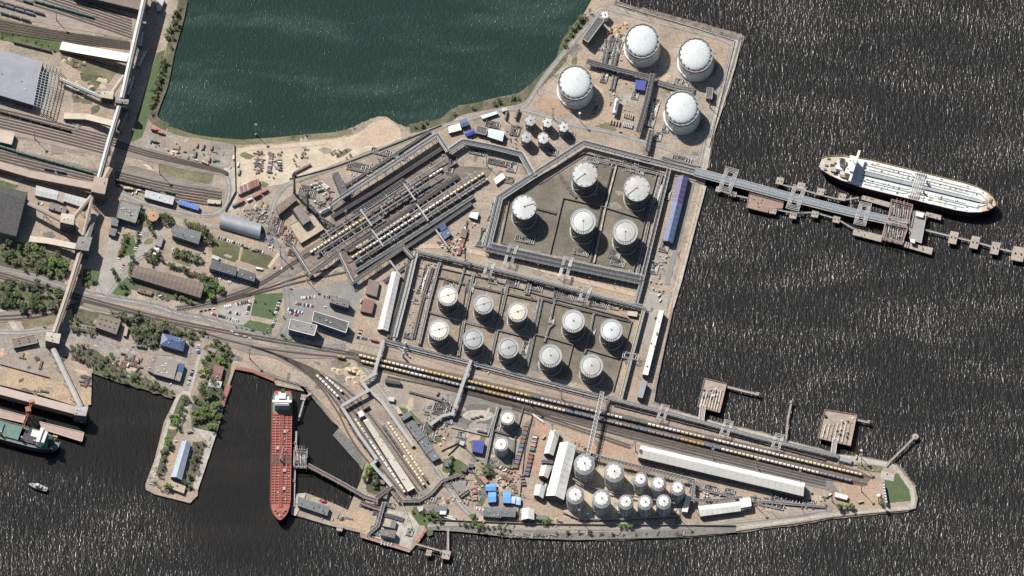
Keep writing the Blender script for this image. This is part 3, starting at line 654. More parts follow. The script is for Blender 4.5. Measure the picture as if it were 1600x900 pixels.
def tank(label, cx, cy, rpx, h, kind, roofm, shellm, group, stair=True, arm=None, name='storage_tank', vents=12):
    c = V0(P(cx, cy, h)); r = rpx * K
    t = thing(name, label, 'tank', c, group)
    m = MB(); m.lathe((c.x, c.y, 0), [(r * 1.1, 0), (r * 1.1, .5), (r * 1.02, .9)], 40, SY); part(m, 'foundation', concrete, t)
    m = MB()
    if kind == 'lpg':
        m.lathe((c.x, c.y, 0), [(r * 1.07, .9), (r * 1.07, h * .22), (r * 1.015, h * .24), (r * 1.015, h - 2.6)], 56, SY, False); sh = part(m, 'shell', shellm, t, True)
        m = MB(); m.lathe((c.x, c.y, 0), [(r * 1.0, h - 2.6), (r * 1.0, h), (r * 1.03, h), (r * 1.03, h + .5), (r * .97, h + .9), (r * .92, h + .5)], 56, SY); part(m, 'rim_walkway', steeld, t)
        prof = [(r * .915 * math.cos(a * .1571), h + .4 + 6.2 * math.sin(a * .1571)) for a in range(0, 10)] + [(.3, h + 6.6)]
        m = MB(); m.lathe((c.x, c.y, 0), prof, 56, SY); ro = part(m, 'roof', roofm, t, True)
        m = MB(); m.lathe((c.x, c.y, 0), [(r * 1.03, h + 1.7), (r * 1.03, h + 2.0), (r * 1.0, h + 2.0)], 40, SY, False); part(m, 'railing', steel, t)
        zr = lambda f: h + .4 + 6.2 * math.sqrt(max(0, 1 - (f / .93) ** 2))
        nv = 18
        for i in range(nv):
            a = i * 2 * math.pi / nv; m = MB(); f = .9
            m.lathe((c.x + r * f * math.cos(a), c.y + r * f * SY * math.sin(a), zr(f) - .2), [(.9, 0), (.9, 1.3), (1.2, 1.3), (1.2, 1.6)], 8); part(m, 'roof_vent', rnd.choice([steeld, shelldk]), ro)
        for i in range(24):
            a = i * 2 * math.pi / 24 + .07; m = MB()
            m.tube([(c.x + r * f * math.cos(a), c.y + r * f * SY * math.sin(a), zr(f) + .05) for f in (.86, .7, .5, .3, .1)], .09, 4); part(m, 'roof_seam', domeseam, ro)
    elif kind == 'silo':
        m.lathe((c.x, c.y, 0), [(r * 1.0, .9), (r * 1.0, h)], 40, SY, False); sh = part(m, 'shell', shellm, t, True)
        for i in range(10):
            a = i * 2 * math.pi / 10 + .1; m = MB(); x, y = c.x + r * 1.01 * math.cos(a), c.y + r * 1.01 * SY * math.sin(a)
            m.bar((x, y, .9), (x, y, h - .1), .5); part(m, 'stiffener', shelldk, sh)
        m = MB(); m.lathe((c.x, c.y, 0), [(r * 1.03, h - .3), (r * 1.03, h + .2), (r * .72, h + 2.0)], 40, SY); ro = part(m, 'roof', siloroof, t)
        m = MB(); k = 40; ang = [i * 2 * math.pi / k for i in range(k)]
        ri = [r * (.68 + .045 * (1 if (i // 2) % 2 else -1)) for i in range(k)]
        prof = [1, .8, .55, .3, .06]; vs = []
        for q_, f in enumerate(prof):
            z = h + 2.15 + (1 - f) * r * .15
            vs += [(c.x + ri[i] * f * math.cos(ang[i]), c.y + ri[i] * f * SY * math.sin(ang[i]), z) for i in range(k)]
        m.add(vs, [(q_ * k + i, q_ * k + (i + 1) % k, (q_ + 1) * k + (i + 1) % k, (q_ + 1) * k + i) for q_ in range(4) for i in range(k)] + [tuple(range(4 * k, 5 * k))])
        part(m, 'white_cap', roofm, t)
        m = MB(); m.lathe((c.x, c.y, 0), [(r * 1.0, h + 1.2), (r * 1.0, h + 1.4), (r * .985, h + 1.4)], 40, SY, False); part(m, 'railing', steel, t)
        m = MB(); m.lathe((c.x, c.y, h + 2.1 + r * .15), [(.8, 0), (.8, 1.2), (1.1, 1.2), (.2, 1.8)], 10); part(m, 'top_hatch', steel, t)
    else:
        m.lathe((c.x, c.y, 0), [(r, .9), (r, h)], 48, SY, False); sh = part(m, 'shell', shellm, t, True)
        m = MB(); m.lathe((c.x, c.y, 0), [(r * 1.012, h * .62), (r * 1.03, h * .62), (r * 1.03, h * .62 + .3), (r * 1.005, h * .62 + .3)], 40, SY, False); part(m, 'wind_girder', shellm, t)
        inner = .90 if kind == 'ring' else .99
        m = MB(); m.lathe((c.x, c.y, 0), [(r * inner, h + .05), (r * .6, h + r * .05), (r * .3, h + r * .085), (.4, h + r * .11)], 48, SY); ro = part(m, 'roof', roofm, t, True)
        m = MB(); m.lathe((c.x, c.y, 0), [(r * 1.04, h - .3), (r * 1.04, h + .15), (r * inner * .995, h + .15)], 48, SY, False); part(m, 'rim_walkway', tankg if kind == 'ring' else steel, t)
        m = MB(); m.lathe((c.x, c.y, 0), [(r * 1.04, h + 1.1), (r * 1.04, h + 1.25), (r * 1.025, h + 1.25)], 40, SY, False); part(m, 'railing', steel, t)
        if kind == 'ring':
            m = MB(); f = .82; k = 40; m.tube([(c.x + r * f * math.cos(i * 6.2832 / k), c.y + r * f * SY * math.sin(i * 6.2832 / k), h + .35 + r * .02) for i in range(k + 1)], .28, 4); part(m, 'foam_line', steeld, ro)
            for i in range(vents // 2):
                a = -2.2 + i * .22; m = MB(); m.box((c.x + r * .93 * math.cos(a), c.y + r * .93 * SY * math.sin(a), h), .9, 1.6, 1.2); part(m, 'roof_vent', steeld, ro)
        else:
            for i in range(vents):
                a = i * 2 * math.pi / vents + .2; m = MB(); m.box((c.x + r * .93 * math.cos(a), c.y + r * .93 * SY * math.sin(a), h), 1.5, 1.5, 1.1, a); part(m, 'roof_vent', rnd.choice([steeld, steel]), ro)
        m = MB(); m.lathe((c.x, c.y, h + r * .1), [(.9, 0), (.9, 1.2), (1.2, 1.2), (.2, 1.6)], 10); part(m, 'center_vent', grey, ro)
        for a in (arm if isinstance(arm, (list, tuple)) else ([arm] if arm is not None else [])):
            ca, sa = math.cos(a), math.sin(a) * SY; m = MB()
            m.bar((c.x, c.y, h + r * .11 + .5), (c.x + r * .93 * ca, c.y + r * .93 * sa, h + .8), .55 if kind != 'ring' else .25, .4 if kind != 'ring' else .2); part(m, 'roof_ladder', shelldk if kind != 'ring' else grey, ro)
    if stair:
        m = MB(); k = 16; a0 = -2.75; rr = r * (1.08 if kind == 'lpg' else 1.04)
        m.tube([(c.x + rr * math.cos(a0 + i * .075), c.y + rr * SY * math.sin(a0 + i * .075), 1 + (h - 1) * i / k) for i in range(k + 1)], .45, 4); part(m, 'spiral_stair', steel, t)
    return t
def rack(label, path, h, pipes, frame_every=13., fm=None, name='pipe_rack', group=None, lower=True, loops=(), catwalk=None, width=None, railings=False):
    """path: photo points of the pipes' centre line at height h; pipes: [(offset, radius, material)]"""
    fm = fm or steeld
    c = [P(x, y, h) for x, y in path]
    t = thing(name, label, 'pipe rack', V0(c[0]), group)
    wd = width or (max(p[0] for p in pipes) - min(p[0] for p in pipes) + 2.4)
    mid = (max(p[0] for p in pipes) + min(p[0] for p in pipes)) / 2
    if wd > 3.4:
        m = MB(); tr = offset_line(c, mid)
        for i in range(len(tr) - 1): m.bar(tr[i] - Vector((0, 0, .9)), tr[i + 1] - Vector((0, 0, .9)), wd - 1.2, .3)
        part(m, 'gap_shade', gapshade, t)  # dark strip added under the pipes paints their gaps' shade and thickens the shadow
    for off, r, m_ in pipes:
        r *= .78; m = MB(); m.tube([p + Vector((0, 0, r)) for p in offset_line(c, off)], r, 6); part(m, 'pipe', m_, t, True)
    if lower:
        for off, r, m_ in pipes[::2]:
            m = MB(); m.tube([p - Vector((0, 0, 2.6 - r)) for p in offset_line(c, off * .9)], r * .8, 5); part(m, 'lower_pipe', steeld, t, True)
    a, b = offset_line(c, mid + wd / 2), offset_line(c, mid - wd / 2); k = 0
    for i in range(len(c) - 1):
        L = (c[i + 1] - c[i]).length; n = max(1, round(L / frame_every))
        for j in range(n + (i == len(c) - 2)):
            u = j / n; pa, pb = a[i].lerp(a[i + 1], u), b[i].lerp(b[i + 1], u); m = MB(); k += 1
            g0 = -3 if name == 'jetty_pipe_bridge' else 0
            for p in (pa, pb): m.bar((p.x, p.y, g0), (p.x, p.y, h), .45)
            for z in ((h - .2, h - 2.9) if lower else (h - .2,)): m.bar((pa.x, pa.y, z), (pb.x, pb.y, z), .4)
            if k <= 100: part(m, 'support_frame', fm, t)
    if catwalk is not None:
        m = MB(); s = offset_line(c, catwalk)
        for i in range(len(s) - 1): m.bar(s[i] + Vector((0, 0, -.5)), s[i + 1] + Vector((0, 0, -.5)), 1.3, .25)
        part(m, 'catwalk', steel, t)
        for sgn in (-.7, .7):
            m = MB(); s2 = offset_line(c, catwalk + sgn)
            for i in range(len(s2) - 1): m.bar(s2[i] + Vector((0, 0, .6)), s2[i + 1] + Vector((0, 0, .6)), .15, .15)
            part(m, 'railing', steelw, t)
    for lx, ly, size, nl, lm in loops:
        p = P(lx, ly, h + 1.2); i = min(range(len(c) - 1), key=lambda i: (c[i].lerp(c[i + 1], .5) - p).length)
        d = (c[i + 1] - c[i]); d.z = 0; d.normalize(); nn = Vector((-d.y, d.x, 0))
        for sgn in (1, -1):
            for q in range(nl):
                f = 1 - q * .72 / nl; hw = size * .42 * f; o0 = wd * .15; L = wd * .5 + size * .62 * f
                m = MB(); z = Vector((0, 0, q * .12))
                m.tube([p + d * hw + nn * sgn * o0 + z, p + d * hw + nn * sgn * L + z, p - d * hw + nn * sgn * L + z, p - d * hw + nn * sgn * o0 + z], .34, 5); part(m, 'expansion_loop', lm, t)
        for sgn in (1, -1):
            m = MB()
            for e in (1, -1):
                g = p + d * e * size * .4 + nn * sgn * (wd * .5 + size * .45); m.bar((g.x, g.y, -2 if name == 'jetty_pipe_bridge' else 0), (g.x, g.y, h + .8), .4)
            g1 = p + d * size * .4 + nn * sgn * (wd * .5 + size * .45); g2 = p - d * size * .4 + nn * sgn * (wd * .5 + size * .45)
            m.bar((g1.x, g1.y, h + .7), (g2.x, g2.y, h + .7), .35); part(m, 'loop_frame', fm, t)
    return t
def gallery(label, pts, wd, ht, rm, wm, name='conveyor_gallery', cat='conveyor', every=24., trestle=None, ridge=True, group=None, cap=None):
    """pts: [(px, py, roof height)] ; an enclosed inclined gallery on trestles"""
    c = [P(x, y, z) for x, y, z in pts]
    t = thing(name, label, cat, V0(c[0]), group)
    a, b = offset_line(c, wd / 2), offset_line(c, -wd / 2); n = len(c); dn = Vector((0, 0, -ht)); r_ = Vector((0, 0, wd * .27 if ridge else .02))
    m = MB(); vs = a + b + [p + dn for p in a] + [p + dn for p in b]
    fs = []
    for i in range(n - 1): fs += [(i, 2 * n + i, 2 * n + i + 1, i + 1), (n + i, n + i + 1, 3 * n + i + 1, 3 * n + i), (2 * n + i, 3 * n + i, 3 * n + i + 1, 2 * n + i + 1)]
    fs += [(0, n, 3 * n, 2 * n), (n - 1, 3 * n - 1, 4 * n - 1, 2 * n - 1)]
    m.add(vs, fs); part(m, 'side_wall', wm, t)
    m = MB(); a2, b2 = offset_line(c, wd / 2 + .25), offset_line(c, -wd / 2 - .25); e = Vector((0, 0, .05))
    m.add([p + e for p in a2] + [p + r_ + e for p in c] + [p + e for p in b2], [f for i in range(n - 1) for f in ((i, i + 1, n + i + 1, n + i), (n + i, n + i + 1, 2 * n + i + 1, 2 * n + i))])
    ro = part(m, 'roof', rm, t)
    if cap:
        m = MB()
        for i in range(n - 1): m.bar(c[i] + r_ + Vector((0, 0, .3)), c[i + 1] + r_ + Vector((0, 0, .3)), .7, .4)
        part(m, 'lit_ridge_cap', cap, ro)  # paler bar paints the ridge as sunlit
    k = 0
    for i in range(n - 1):
        L = (c[i + 1] - c[i]).length; q = max(1, round(L / every))
        for j in range(q + 1):
            if i and j == 0: continue
            u = j / q; pa, pb = a[i].lerp(a[i + 1], u) + dn, b[i].lerp(b[i + 1], u) + dn
            if pa.z < 1.5: continue
            m = MB(); s = (pa - pb) * .2
            m.bar((pa.x + s.x, pa.y + s.y, 0), pa, .6); m.bar((pb.x - s.x, pb.y - s.y, 0), pb, .6)
            m.bar((pa.x, pa.y, pa.z * .5), (pb.x, pb.y, pb.z * .5), .4); m.bar((pa.x + s.x, pa.y + s.y, 0), (pb.x, pb.y, pb.z * .5), .3)
            part(m, 'trestle', trestle or steeld, t)
    return t
# ---------------------------------------------------------------- small repeated things: shared meshes
PROTO = {}
def proto(key, parts):
    """parts: [(name, MB, material, smooth)]; meshes are shared by all copies"""
    PROTO[key] = [(n, mb.mesh(n, m, (0, 0, 0), s)) for n, mb, m, s in parts]
def place(key, name, cat, loc, rz, desc, group=None, label=None, scale=None):
    o = thing(name, label, cat, loc, group, rz, None if label else desc)
    if scale: o.scale = scale if isinstance(scale, tuple) else (scale,) * 3
    for n, me in PROTO[key]:
        c = bpy.data.objects.new(n, me); COL.objects.link(c); c.parent = o
    return o
def rot_of(p, q):
    a, b = P(*p), P(*q); return math.atan2(b.y - a.y, b.x - a.x)
# tank wagons
WCOL = {'cream': (.66, .56, .38), 'white': (.70, .67, .61), 'dark grey': (.10, .10, .11), 'lilac grey': (.24, .225, .27), 'blue': (.13, .185, .26), 'orange': (.50, .30, .12), 'green': (.08, .15, .11), 'rusty brown': (.25, .165, .12), 'pale grey': (.40, .39, .375), 'yellow': (.60, .47, .2)}
for k_, c_ in WCOL.items():
    m_ = mat('wagon_' + k_.replace(' ', '_'), c_, tuple(x * .72 for x in c_), .35, .55)
    b_ = MB(); b_.tube([(-5.1, 0, 2.75), (-4.9, 0, 2.75), (4.9, 0, 2.75), (5.1, 0, 2.75)], 1.55, 12)
    f_ = MB(); f_.box((0, 0, .95), 11.2, 2.3, .45); 
    d_ = MB(); d_.box((0, 0, 4.25), 1.7, 2.6, .25); d_.lathe((0, 0, 4.2), [(.5, 0), (.5, .7)], 8)
    g_ = MB(); g_.box((-3.6, 0, .3), 2.6, 2.1, .7); e_ = MB(); e_.box((3.6, 0, .3), 2.6, 2.1, .7)
    proto('wagon ' + k_, [('barrel', b_, m_, True), ('underframe', f_, black, False), ('bogie', g_, black, False), ('bogie', e_, black, False), ('dome_platform', d_, steeld, False)])
for k_, m_ in (('green', mat('hopper_green', (.10, .19, .155), (.075, .145, .115), .3, .7)), ('brown', mat('hopper_brown', (.13, .10, .09), (.1, .078, .07), .3, .8)), ('dark', mat('hopper_dark', (.05, .046, .042), (.036, .034, .031), .3, .9)), ('grey', mat('hopper_grey', (.17, .2, .2), (.13, .155, .155), .3, .7)), ('blue', mat('hopper_blue', (.12, .15, .25), (.1, .12, .2), .3, .7))):
    b_ = MB(); L = 6.3
    b_.add([(-L, -1.5, 1.2), (L, -1.5, 1.2), (L, 1.5, 1.2), (-L, 1.5, 1.2), (-L, -1.55, 3.3), (L, -1.55, 3.3), (L, 1.55, 3.3), (-L, 1.55, 3.3)], [(0, 1, 5, 4), (1, 2, 6, 5), (2, 3, 7, 6), (3, 0, 4, 7), (3, 2, 1, 0)])
    r_ = MB(); r_.add([(-L, -1.55, 3.3), (L, -1.55, 3.3), (L, -.8, 4.1), (-L, -.8, 4.1), (-L, .8, 4.1), (L, .8, 4.1), (L, 1.55, 3.3), (-L, 1.55, 3.3)], [(0, 1, 2, 3), (3, 2, 5, 4), (4, 5, 6, 7), (0, 3, 4, 7), (1, 6, 5, 2)])
    g_ = MB(); g_.box((0, 0, .9), 13.2, 2.2, .3)
    for x in (-4.4, 4.4): g_.box((x, 0, .3), 2.6, 2.1, .6)
    hs = []
    for x in (-4, -1.3, 1.3, 4): h_ = MB(); h_.box((x, 0, 4.1), 1.5, 1.1, .22); hs.append(('hatch', h_, steeld, False))
    proto('hopper ' + k_, [('body', b_, m_, False), ('roof', r_, m_, False), ('underframe', g_, black, False)] + hs)
# road vehicles
CARC = {'white': (.72, .72, .70), 'silver': (.42, .43, .44), 'black': (.02, .02, .022), 'dark grey': (.075, .077, .08), 'red': (.38, .05, .04), 'blue': (.06, .10, .25), 'beige': (.5, .43, .33)}
for k_, c_ in CARC.items():
    m_ = mat('car_' + k_.replace(' ', '_'), c_, tuple(x * .9 for x in c_), .5, .3, spec=.5)
    b_ = MB(); b_.box((0, 0, .32), 4.5, 1.85, .6); b_.box((-.15, 0, .9), 4.1, 1.75, .12)
    r_ = MB(); r_.add([(-1.7, -.8, 1.02), (.95, -.8, 1.02), (.95, .8, 1.02), (-1.7, .8, 1.02), (-1.25, -.65, 1.5), (.3, -.65, 1.5), (.3, .65, 1.5), (-1.25, .65, 1.5)], [(0, 1, 5, 4), (1, 2, 6, 5), (2, 3, 7, 6), (3, 0, 4, 7)])
    t_ = MB(); t_.box((-.47, 0, 1.5), 1.6, 1.32, .06)
    ws_ = []
    for x in (-1.4, 1.4):
        for y in (-.85, .85): w_ = MB(); w_.tube([(x, y - .12, .32), (x, y + .12, .32)], .32, 6); ws_.append(('wheel', w_, black, False))
    proto('car ' + k_, [('body', b_, m_, False), ('window_band', r_, glass, False), ('roof', t_, m_, False)] + ws_)
def truckproto(key, cab, box_, L=8.5, bw=2.5, bh=2.6, kind='box'):
    a_ = MB(); a_.box((L / 2 - .9, 0, .7), 1.9, 2.4, 2.1)
    ws = MB(); ws.box((L / 2 + .06, 0, 1.8), .1, 2.0, .8)
    b_ = MB()
    if kind == 'tank': b_.tube([(-L / 2, 0, 2.3), (L / 2 - 2.3, 0, 2.3)], 1.2, 10)
    else: b_.box((-1.15, 0, 1.1), L - 2.5, bw, bh)
    f_ = MB(); f_.box((-.3, 0, .6), L - .6, 1.2, .4)
    for x in (-L / 2 + 1.3, -L / 2 + 2.6, L / 2 - 1.2):
        for y in (-1, 1): f_.tube([(x, y - .2, .5), (x, y + .2, .5)], .5, 8)
    proto(key, [('cargo_body', b_, box_, False), ('cab', a_, cab, False), ('windscreen', ws, glass, False), ('chassis', f_, black, False)])
truckproto('truck white', white, whitew); truckproto('truck orange', orange, steeld); truckproto('truck yellow', yellow, cream, 10); truckproto('bus', white, white, 11, 2.5, 2.4)
truckproto('lorry dark', grey, slaterf, 12); truckproto('lorry green', green, green, 9); truckproto('lorry red', red, redrf, 9)
# shipping containers
CONC = {'red': (.27, .11, .085), 'rust': (.25, .15, .115), 'blue': (.12, .15, .26), 'grey': (.24, .24, .235), 'white': (.6, .58, .54), 'pink': (.46, .30, .265), 'lilac': (.30, .28, .38), 'green': (.09, .17, .12), 'brown': (.17, .12, .1), 'slate': (.11, .125, .14)}
for k_, c_ in CONC.items():
    m_ = mat('container_' + k_, c_, tuple(x * .8 for x in c_), .4, .7)
    b_ = MB(); b_.box((0, 0, .15), 6.0, 2.4, 2.45)
    r_ = MB(); r_.box((0, 0, 2.6), 5.9, 2.3, .06)
    for i in range(7): r_.box((-2.6 + i * .87, 0, 2.66), .3, 2.2, .05)
    d_ = MB(); d_.box((3.03, 0, .25), .08, 2.1, 2.2)
    proto('container ' + k_, [('body', b_, m_, False), ('roof', r_, m_, False), ('door', d_, m_, False)])
# trees: tapered trunk with limbs, crown of leaf clumps spread through an uneven volume
def crown_mb(seed, R, H, n, leaf, gap):
    r = random.Random(seed); mb = MB()
    blobs = [(Vector((r.uniform(-.75, .75) * R, r.uniform(-.75, .75) * R, H * r.uniform(.42, .95))), R * r.uniform(.26, .62)) for _ in range(11)]
    for _ in range(n):
        c, rr = r.choice(blobs)
        d = Vector((r.gauss(0, 1), r.gauss(0, 1), r.gauss(0, 1))).normalized()
        p = c + d * rr * (r.random() ** gap)
        s = leaf * r.uniform(.5, 1.3)
        u = Vector((r.gauss(0, 1), r.gauss(0, 1), r.gauss(0, .5))).normalized(); v = u.cross(Vector((r.gauss(0, .6), r.gauss(0, .6), 1))).normalized()
        mb.add([p + u * s, p + v * s * .8, p - u * s * .9, p - v * s * .7], [(0, 1, 2, 3)])
    return mb
def trunk_mb(seed, R, H):
    r = random.Random(seed); mb = MB()
    mb.lathe((0, 0, 0), [(.34, 0), (.24, H * .35), (.12, H * .8)], 6)
    for _ in range(9):
        z = H * r.uniform(.25, .6); a = r.uniform(0, 6.28); L = R * r.uniform(.4, .85)
        mb.bar((0, 0, z), (L * math.cos(a), L * math.sin(a), z + H * r.uniform(.15, .35)), .17)
    return mb
bark = mat('bark', (.13, .105, .085), (.085, .07, .058), .8, .9)
LEAF = {'bright': (.15, .24, .055), 'green': (.135, .185, .068), 'olive': (.185, .19, .10), 'dark': (.085, .118, .052), 'bare': (.205, .19, .15)}
for k_, c_ in LEAF.items():
    m_ = mat('leaf_' + k_, c_, tuple(x * .5 for x in c_), .8, .8, c3=tuple(x * 1.35 for x in c_))
    for s_ in range(4):
        R_, H_ = 4.0, 7.5 if k_ != 'dark' else 8.5
        n_ = {'bright': 460, 'green': 430, 'olive': 360, 'dark': 420, 'bare': 230}[k_]
        proto(f'tree {k_}{s_}', [('trunk', trunk_mb(s_ + 31, R_, H_), bark, False), ('crown', crown_mb(s_ * 7 + len(k_), R_, H_, n_, .62 if k_ != 'bare' else .42, .5), m_, False)])
TDESC = {'bright': ('bright green leafy tree', 'green_tree'), 'green': ('mid green bushy tree', 'green_tree'), 'olive': ('olive green budding tree', 'budding_tree'), 'dark': ('dark evergreen tree', 'evergreen_tree'), 'bare': ('greyish bare branched tree', 'bare_tree')}
def tree(px, py, kind, size=1.0):
    if not inside((px, py), land): return
    d, n = TDESC[kind]
    place(f'tree {kind}{rnd.randrange(4)}', n, 'tree', P(px, py), rnd.uniform(0, 6.28), d, 'trees around the terminal', scale=(size * rnd.uniform(.85, 1.15), size * rnd.uniform(.85, 1.15), size * rnd.uniform(.8, 1.2)))
def grove(poly, n, kinds, smin=.6, smax=1.1, dmin=4.5):
    xs, ys = [p[0] for p in poly], [p[1] for p in poly]; got = []
    for _ in range(n * 25):
        if len(got) >= n: break
        p = (rnd.uniform(min(xs), max(xs)), rnd.uniform(min(ys), max(ys)))
        if inside(p, poly) and all((p[0] - q[0]) ** 2 + (p[1] - q[1]) ** 2 > dmin ** 2 for q in got):
            got.append(p); tree(p[0], p[1], rnd.choice(kinds), rnd.uniform(smin, smax))
def row_trees(p, q, n, kinds, smin=.5, smax=.9, jit=1.5):
    for i in range(n):
        u = (i + .5) / n; tree(p[0] + (q[0] - p[0]) * u + rnd.uniform(-jit, jit), p[1] + (q[1] - p[1]) * u + rnd.uniform(-jit, jit), rnd.choice(kinds), rnd.uniform(smin, smax))
# lamp mast
m1 = MB(); m1.lathe((0, 0, 0), [(.75, 0), (.5, 14), (.3, 29)], 8)
m2 = MB(); m2.lathe((0, 0, 28), [(1.5, 0), (1.7, .4), (1.5, .8)], 10)
fl_ = []
for i in range(6): m3 = MB(); m3.box((1.9 * math.cos(i * 1.047), 1.9 * math.sin(i * 1.047), 27.7), 1, 1, .8, i * 1.047); fl_.append(('floodlight', m3, steeld, False))
m4 = MB(); m4.box((0, 0, 0), 2.6, 2.6, .8)
proto('mast', [('pole', m1, steel, True), ('lamp_ring', m2, steeld, False), ('footing', m4, concrete, False)] + fl_)
m1 = MB(); m1.lathe((0, 0, 0), [(.3, 0), (.14, 12)], 6)
m2 = MB(); m2.bar((0, 0, 11.8), (1.8, 0, 12.3), .22)
m3 = MB(); m3.box((2.0, 0, 12.2), 1.0, .5, .25)
proto('street lamp', [('pole', m1, steel, False), ('arm', m2, steel, False), ('lamp_head', m3, steeld, False)])
# ---------------------------------------------------------------- storage tanks
WEAR = [mat('tank_worn_%s' % n, c1, c2, s, .55, c3=c3) for n, c1, c2, s, c3 in (('grey', (.42, .43, .42), (.31, .315, .30), .12, (.34, .32, .28)), ('pale', (.48, .49, .48), (.38, .385, .37), .07, (.40, .38, .34)), ('dull', (.39, .40, .39), (.30, .30, .29), .16, (.36, .34, .31)))]
for x, y, lab, arm in ((1003.3, 64.5, 'large round white tank at the top of the pack, next to the dark flat-roofed house', None), (1086.7, 86.5, 'large round white tank in the corner of the sea wall', None), (898.7, 129.5, 'large round white tank with a long dark ladder on its dome, by the green basin', 4.1), (1065.3, 169.5, 'large round white tank below the two others along the sea wall', None)):
    tank(lab, x, y, 26.6, 23, 'lpg', domew, white, 'large domed tanks on the sea corner', arm=arm, name='domed_tank')
    MARKS.append((x, y + 10, lab.split(',')[0].replace('large round white tank', 'the domed tank')))
for x, y, r, lab in ((828.7, 188, 8.3, 'small grey topped tank beside the bund of machinery, upper one by the wall'), (855.3, 191.3, 7.6, 'small white topped tank standing in the middle of the upper row of three'), (880.5, 198.5, 7.6, 'small bright white tank at the end of its row, by the loop road'), (822.3, 214.3, 8.4, 'small grey topped tank in the lower pair, by the wall'), (848.7, 215.8, 8.4, 'small white topped tank in the lower pair, casting its shadow on the road')):
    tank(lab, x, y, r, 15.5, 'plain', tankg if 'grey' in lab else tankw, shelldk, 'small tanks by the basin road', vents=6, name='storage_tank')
for x, y, r, k, lab, arm in ((913.7, 272.5, 19, 'plain', 'tall white roofed tank with a dark roof ladder, under the bend of the pipe rack', 3.75), (995, 294.3, 19.5, 'plain', 'tall white roofed tank with a dark roof ladder, next to the purple shed', 3.75), (818.8, 323.8, 18.3, 'plain', 'tall white roofed tank, its roof ladder pointing away from the rack corner', .35), (911, 345.8, 19.2, 'ring', 'tall tank with a grey rim in the middle of the five bund tanks', -1.57), (977, 362.5, 19, 'ring', 'tall tank with a grey rim near the lower end of the purple and blue shed', -1.57)):
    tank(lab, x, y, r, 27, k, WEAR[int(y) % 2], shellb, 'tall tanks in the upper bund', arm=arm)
for x, y, r, lab, rm in ((699.5, 462, 15.6, 'bright white tank at the top corner of the sandy bund, by the parked pipe lines', whitew), (685.7, 515.3, 15.8, 'bright white tank at the lower corner of the sandy bund, near the pipe bend', whitew), (755.5, 475.5, 15, 'grey white tank in the upper row, after the bright white corner tank', tankw), (739.5, 529.7, 15.6, 'dull grey tank in the lower row, after the bright white corner tank', tankg), (808.7, 487.5, 15.2, 'cream stained white tank in the upper row of the lower tank farm', mat('tank_cream', (.60, .54, .44), (.48, .42, .34), .1, .5)), (794.3, 543.7, 15.6, 'grey white tank in the lower row, over the footbridge end', tankg), (895.7, 501.7, 17.3, 'pale grey tank in the upper row on the green bund floor', tankw), (860, 556, 17.3, 'pale grey tank in the lower row on the green bund floor', tankw), (955, 516, 17, 'pale grey tank in the upper row, next to the twin pipelines', tankw), (924, 571.7, 17.5, 'pale grey tank in the lower row, next to the lattice bridge', tankw)):
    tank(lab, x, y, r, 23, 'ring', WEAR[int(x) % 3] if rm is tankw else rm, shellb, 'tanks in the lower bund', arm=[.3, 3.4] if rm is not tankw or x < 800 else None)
tank('stained cream and white tank with dark patches, beside the empty bund', 793, 653, 11, 16, 'ring', whitew, shelldk, 'two tanks by the blue hall')
tank('bright white tank with one dark ladder, beside the navy blue hall', 782.5, 694, 11, 16, 'ring', white, shell, 'two tanks by the blue hall', arm=-1.57)
tank('small flat terracotta topped water tank among trees behind the grey office', 239, 336.5, 8.8, 11, 'plain', terra, wallb, None, vents=4, name='water_tank')
tank('little round white tank on the corner of the dark flat-roofed house', 945, 23, 6, 10, 'plain', white, white, None, vents=4, stair=False, name='water_tank')
for x, y, r, lab in ((913, 725.8, 16, 'wide silo closest to the lattice bridge, first of the back row'), (959.5, 738, 15.6, 'wide silo in the back row, second out from the lattice bridge'), (1001, 749.5, 11.1, 'narrow silo in the back row, directly after the two wide ones'), (1029, 756, 11.5, 'narrow silo in the middle of the three narrow back row silos'), (1059, 763, 11.3, 'narrow silo at the far end of the back row, next to the stair tower'), (898.8, 773.8, 14, 'wide silo in the front row, beside the big white hall'), (940, 780, 14.3, 'wide silo in the front row, second out from the big white hall'), (978, 785, 11.5, 'narrow silo in the front row, directly after the two wide ones'), (1008, 785.5, 11.5, 'narrow silo in the middle of the three narrow front row silos'), (1037, 784.5, 11.5, 'narrow silo at the end of the front row, by the small cream hall')):
    tank(lab, x, y, r, 23, 'silo', white, shell, 'grain silos with white caps', name='silo')
# ---------------------------------------------------------------- buildings, photo points of the eaves clockwise from the upper corner
B = bld
B('huge brown roofed warehouse cut by the top edge, with a black wall', [(118, -32), (226, -6), (220, 16), (112, -10)], 14, 'flat', brownrf, walldk, 'warehouse', 'warehouse', vents=3, wins=12, mark='the brown roofed warehouse')
B('narrow grey shed under the long conveyor', [(221, 36), (229, 38), (222, 72), (214, 70)], 7, 'flat', greyrf, wallg, mark='the narrow grey shed', vents=2)
B('pale roofed shed at the basin bank near the top edge', [(246, -2), (257, -1), (251, 17), (245, 16)], 6, 'flat', lightrf, wallg)
B('big grey roofed steel hall, half clad, cut by the photo edge', [(-20, 72), (67, 97), (51, 164), (-36, 138)], 13, 'gable', bluegreyrf, walldk, 'hall', 'hall', rh=3.5, ridge=.22, vents=4, wins=10, mark='the half clad hall')
B('pale shed with a wide cream roof at the photo edge, over the tracks', [(-20, 198), (23, 208), (18, 226), (-25, 216)], 8, 'flat', cream, walldk, mark='the cream shed at the rails')
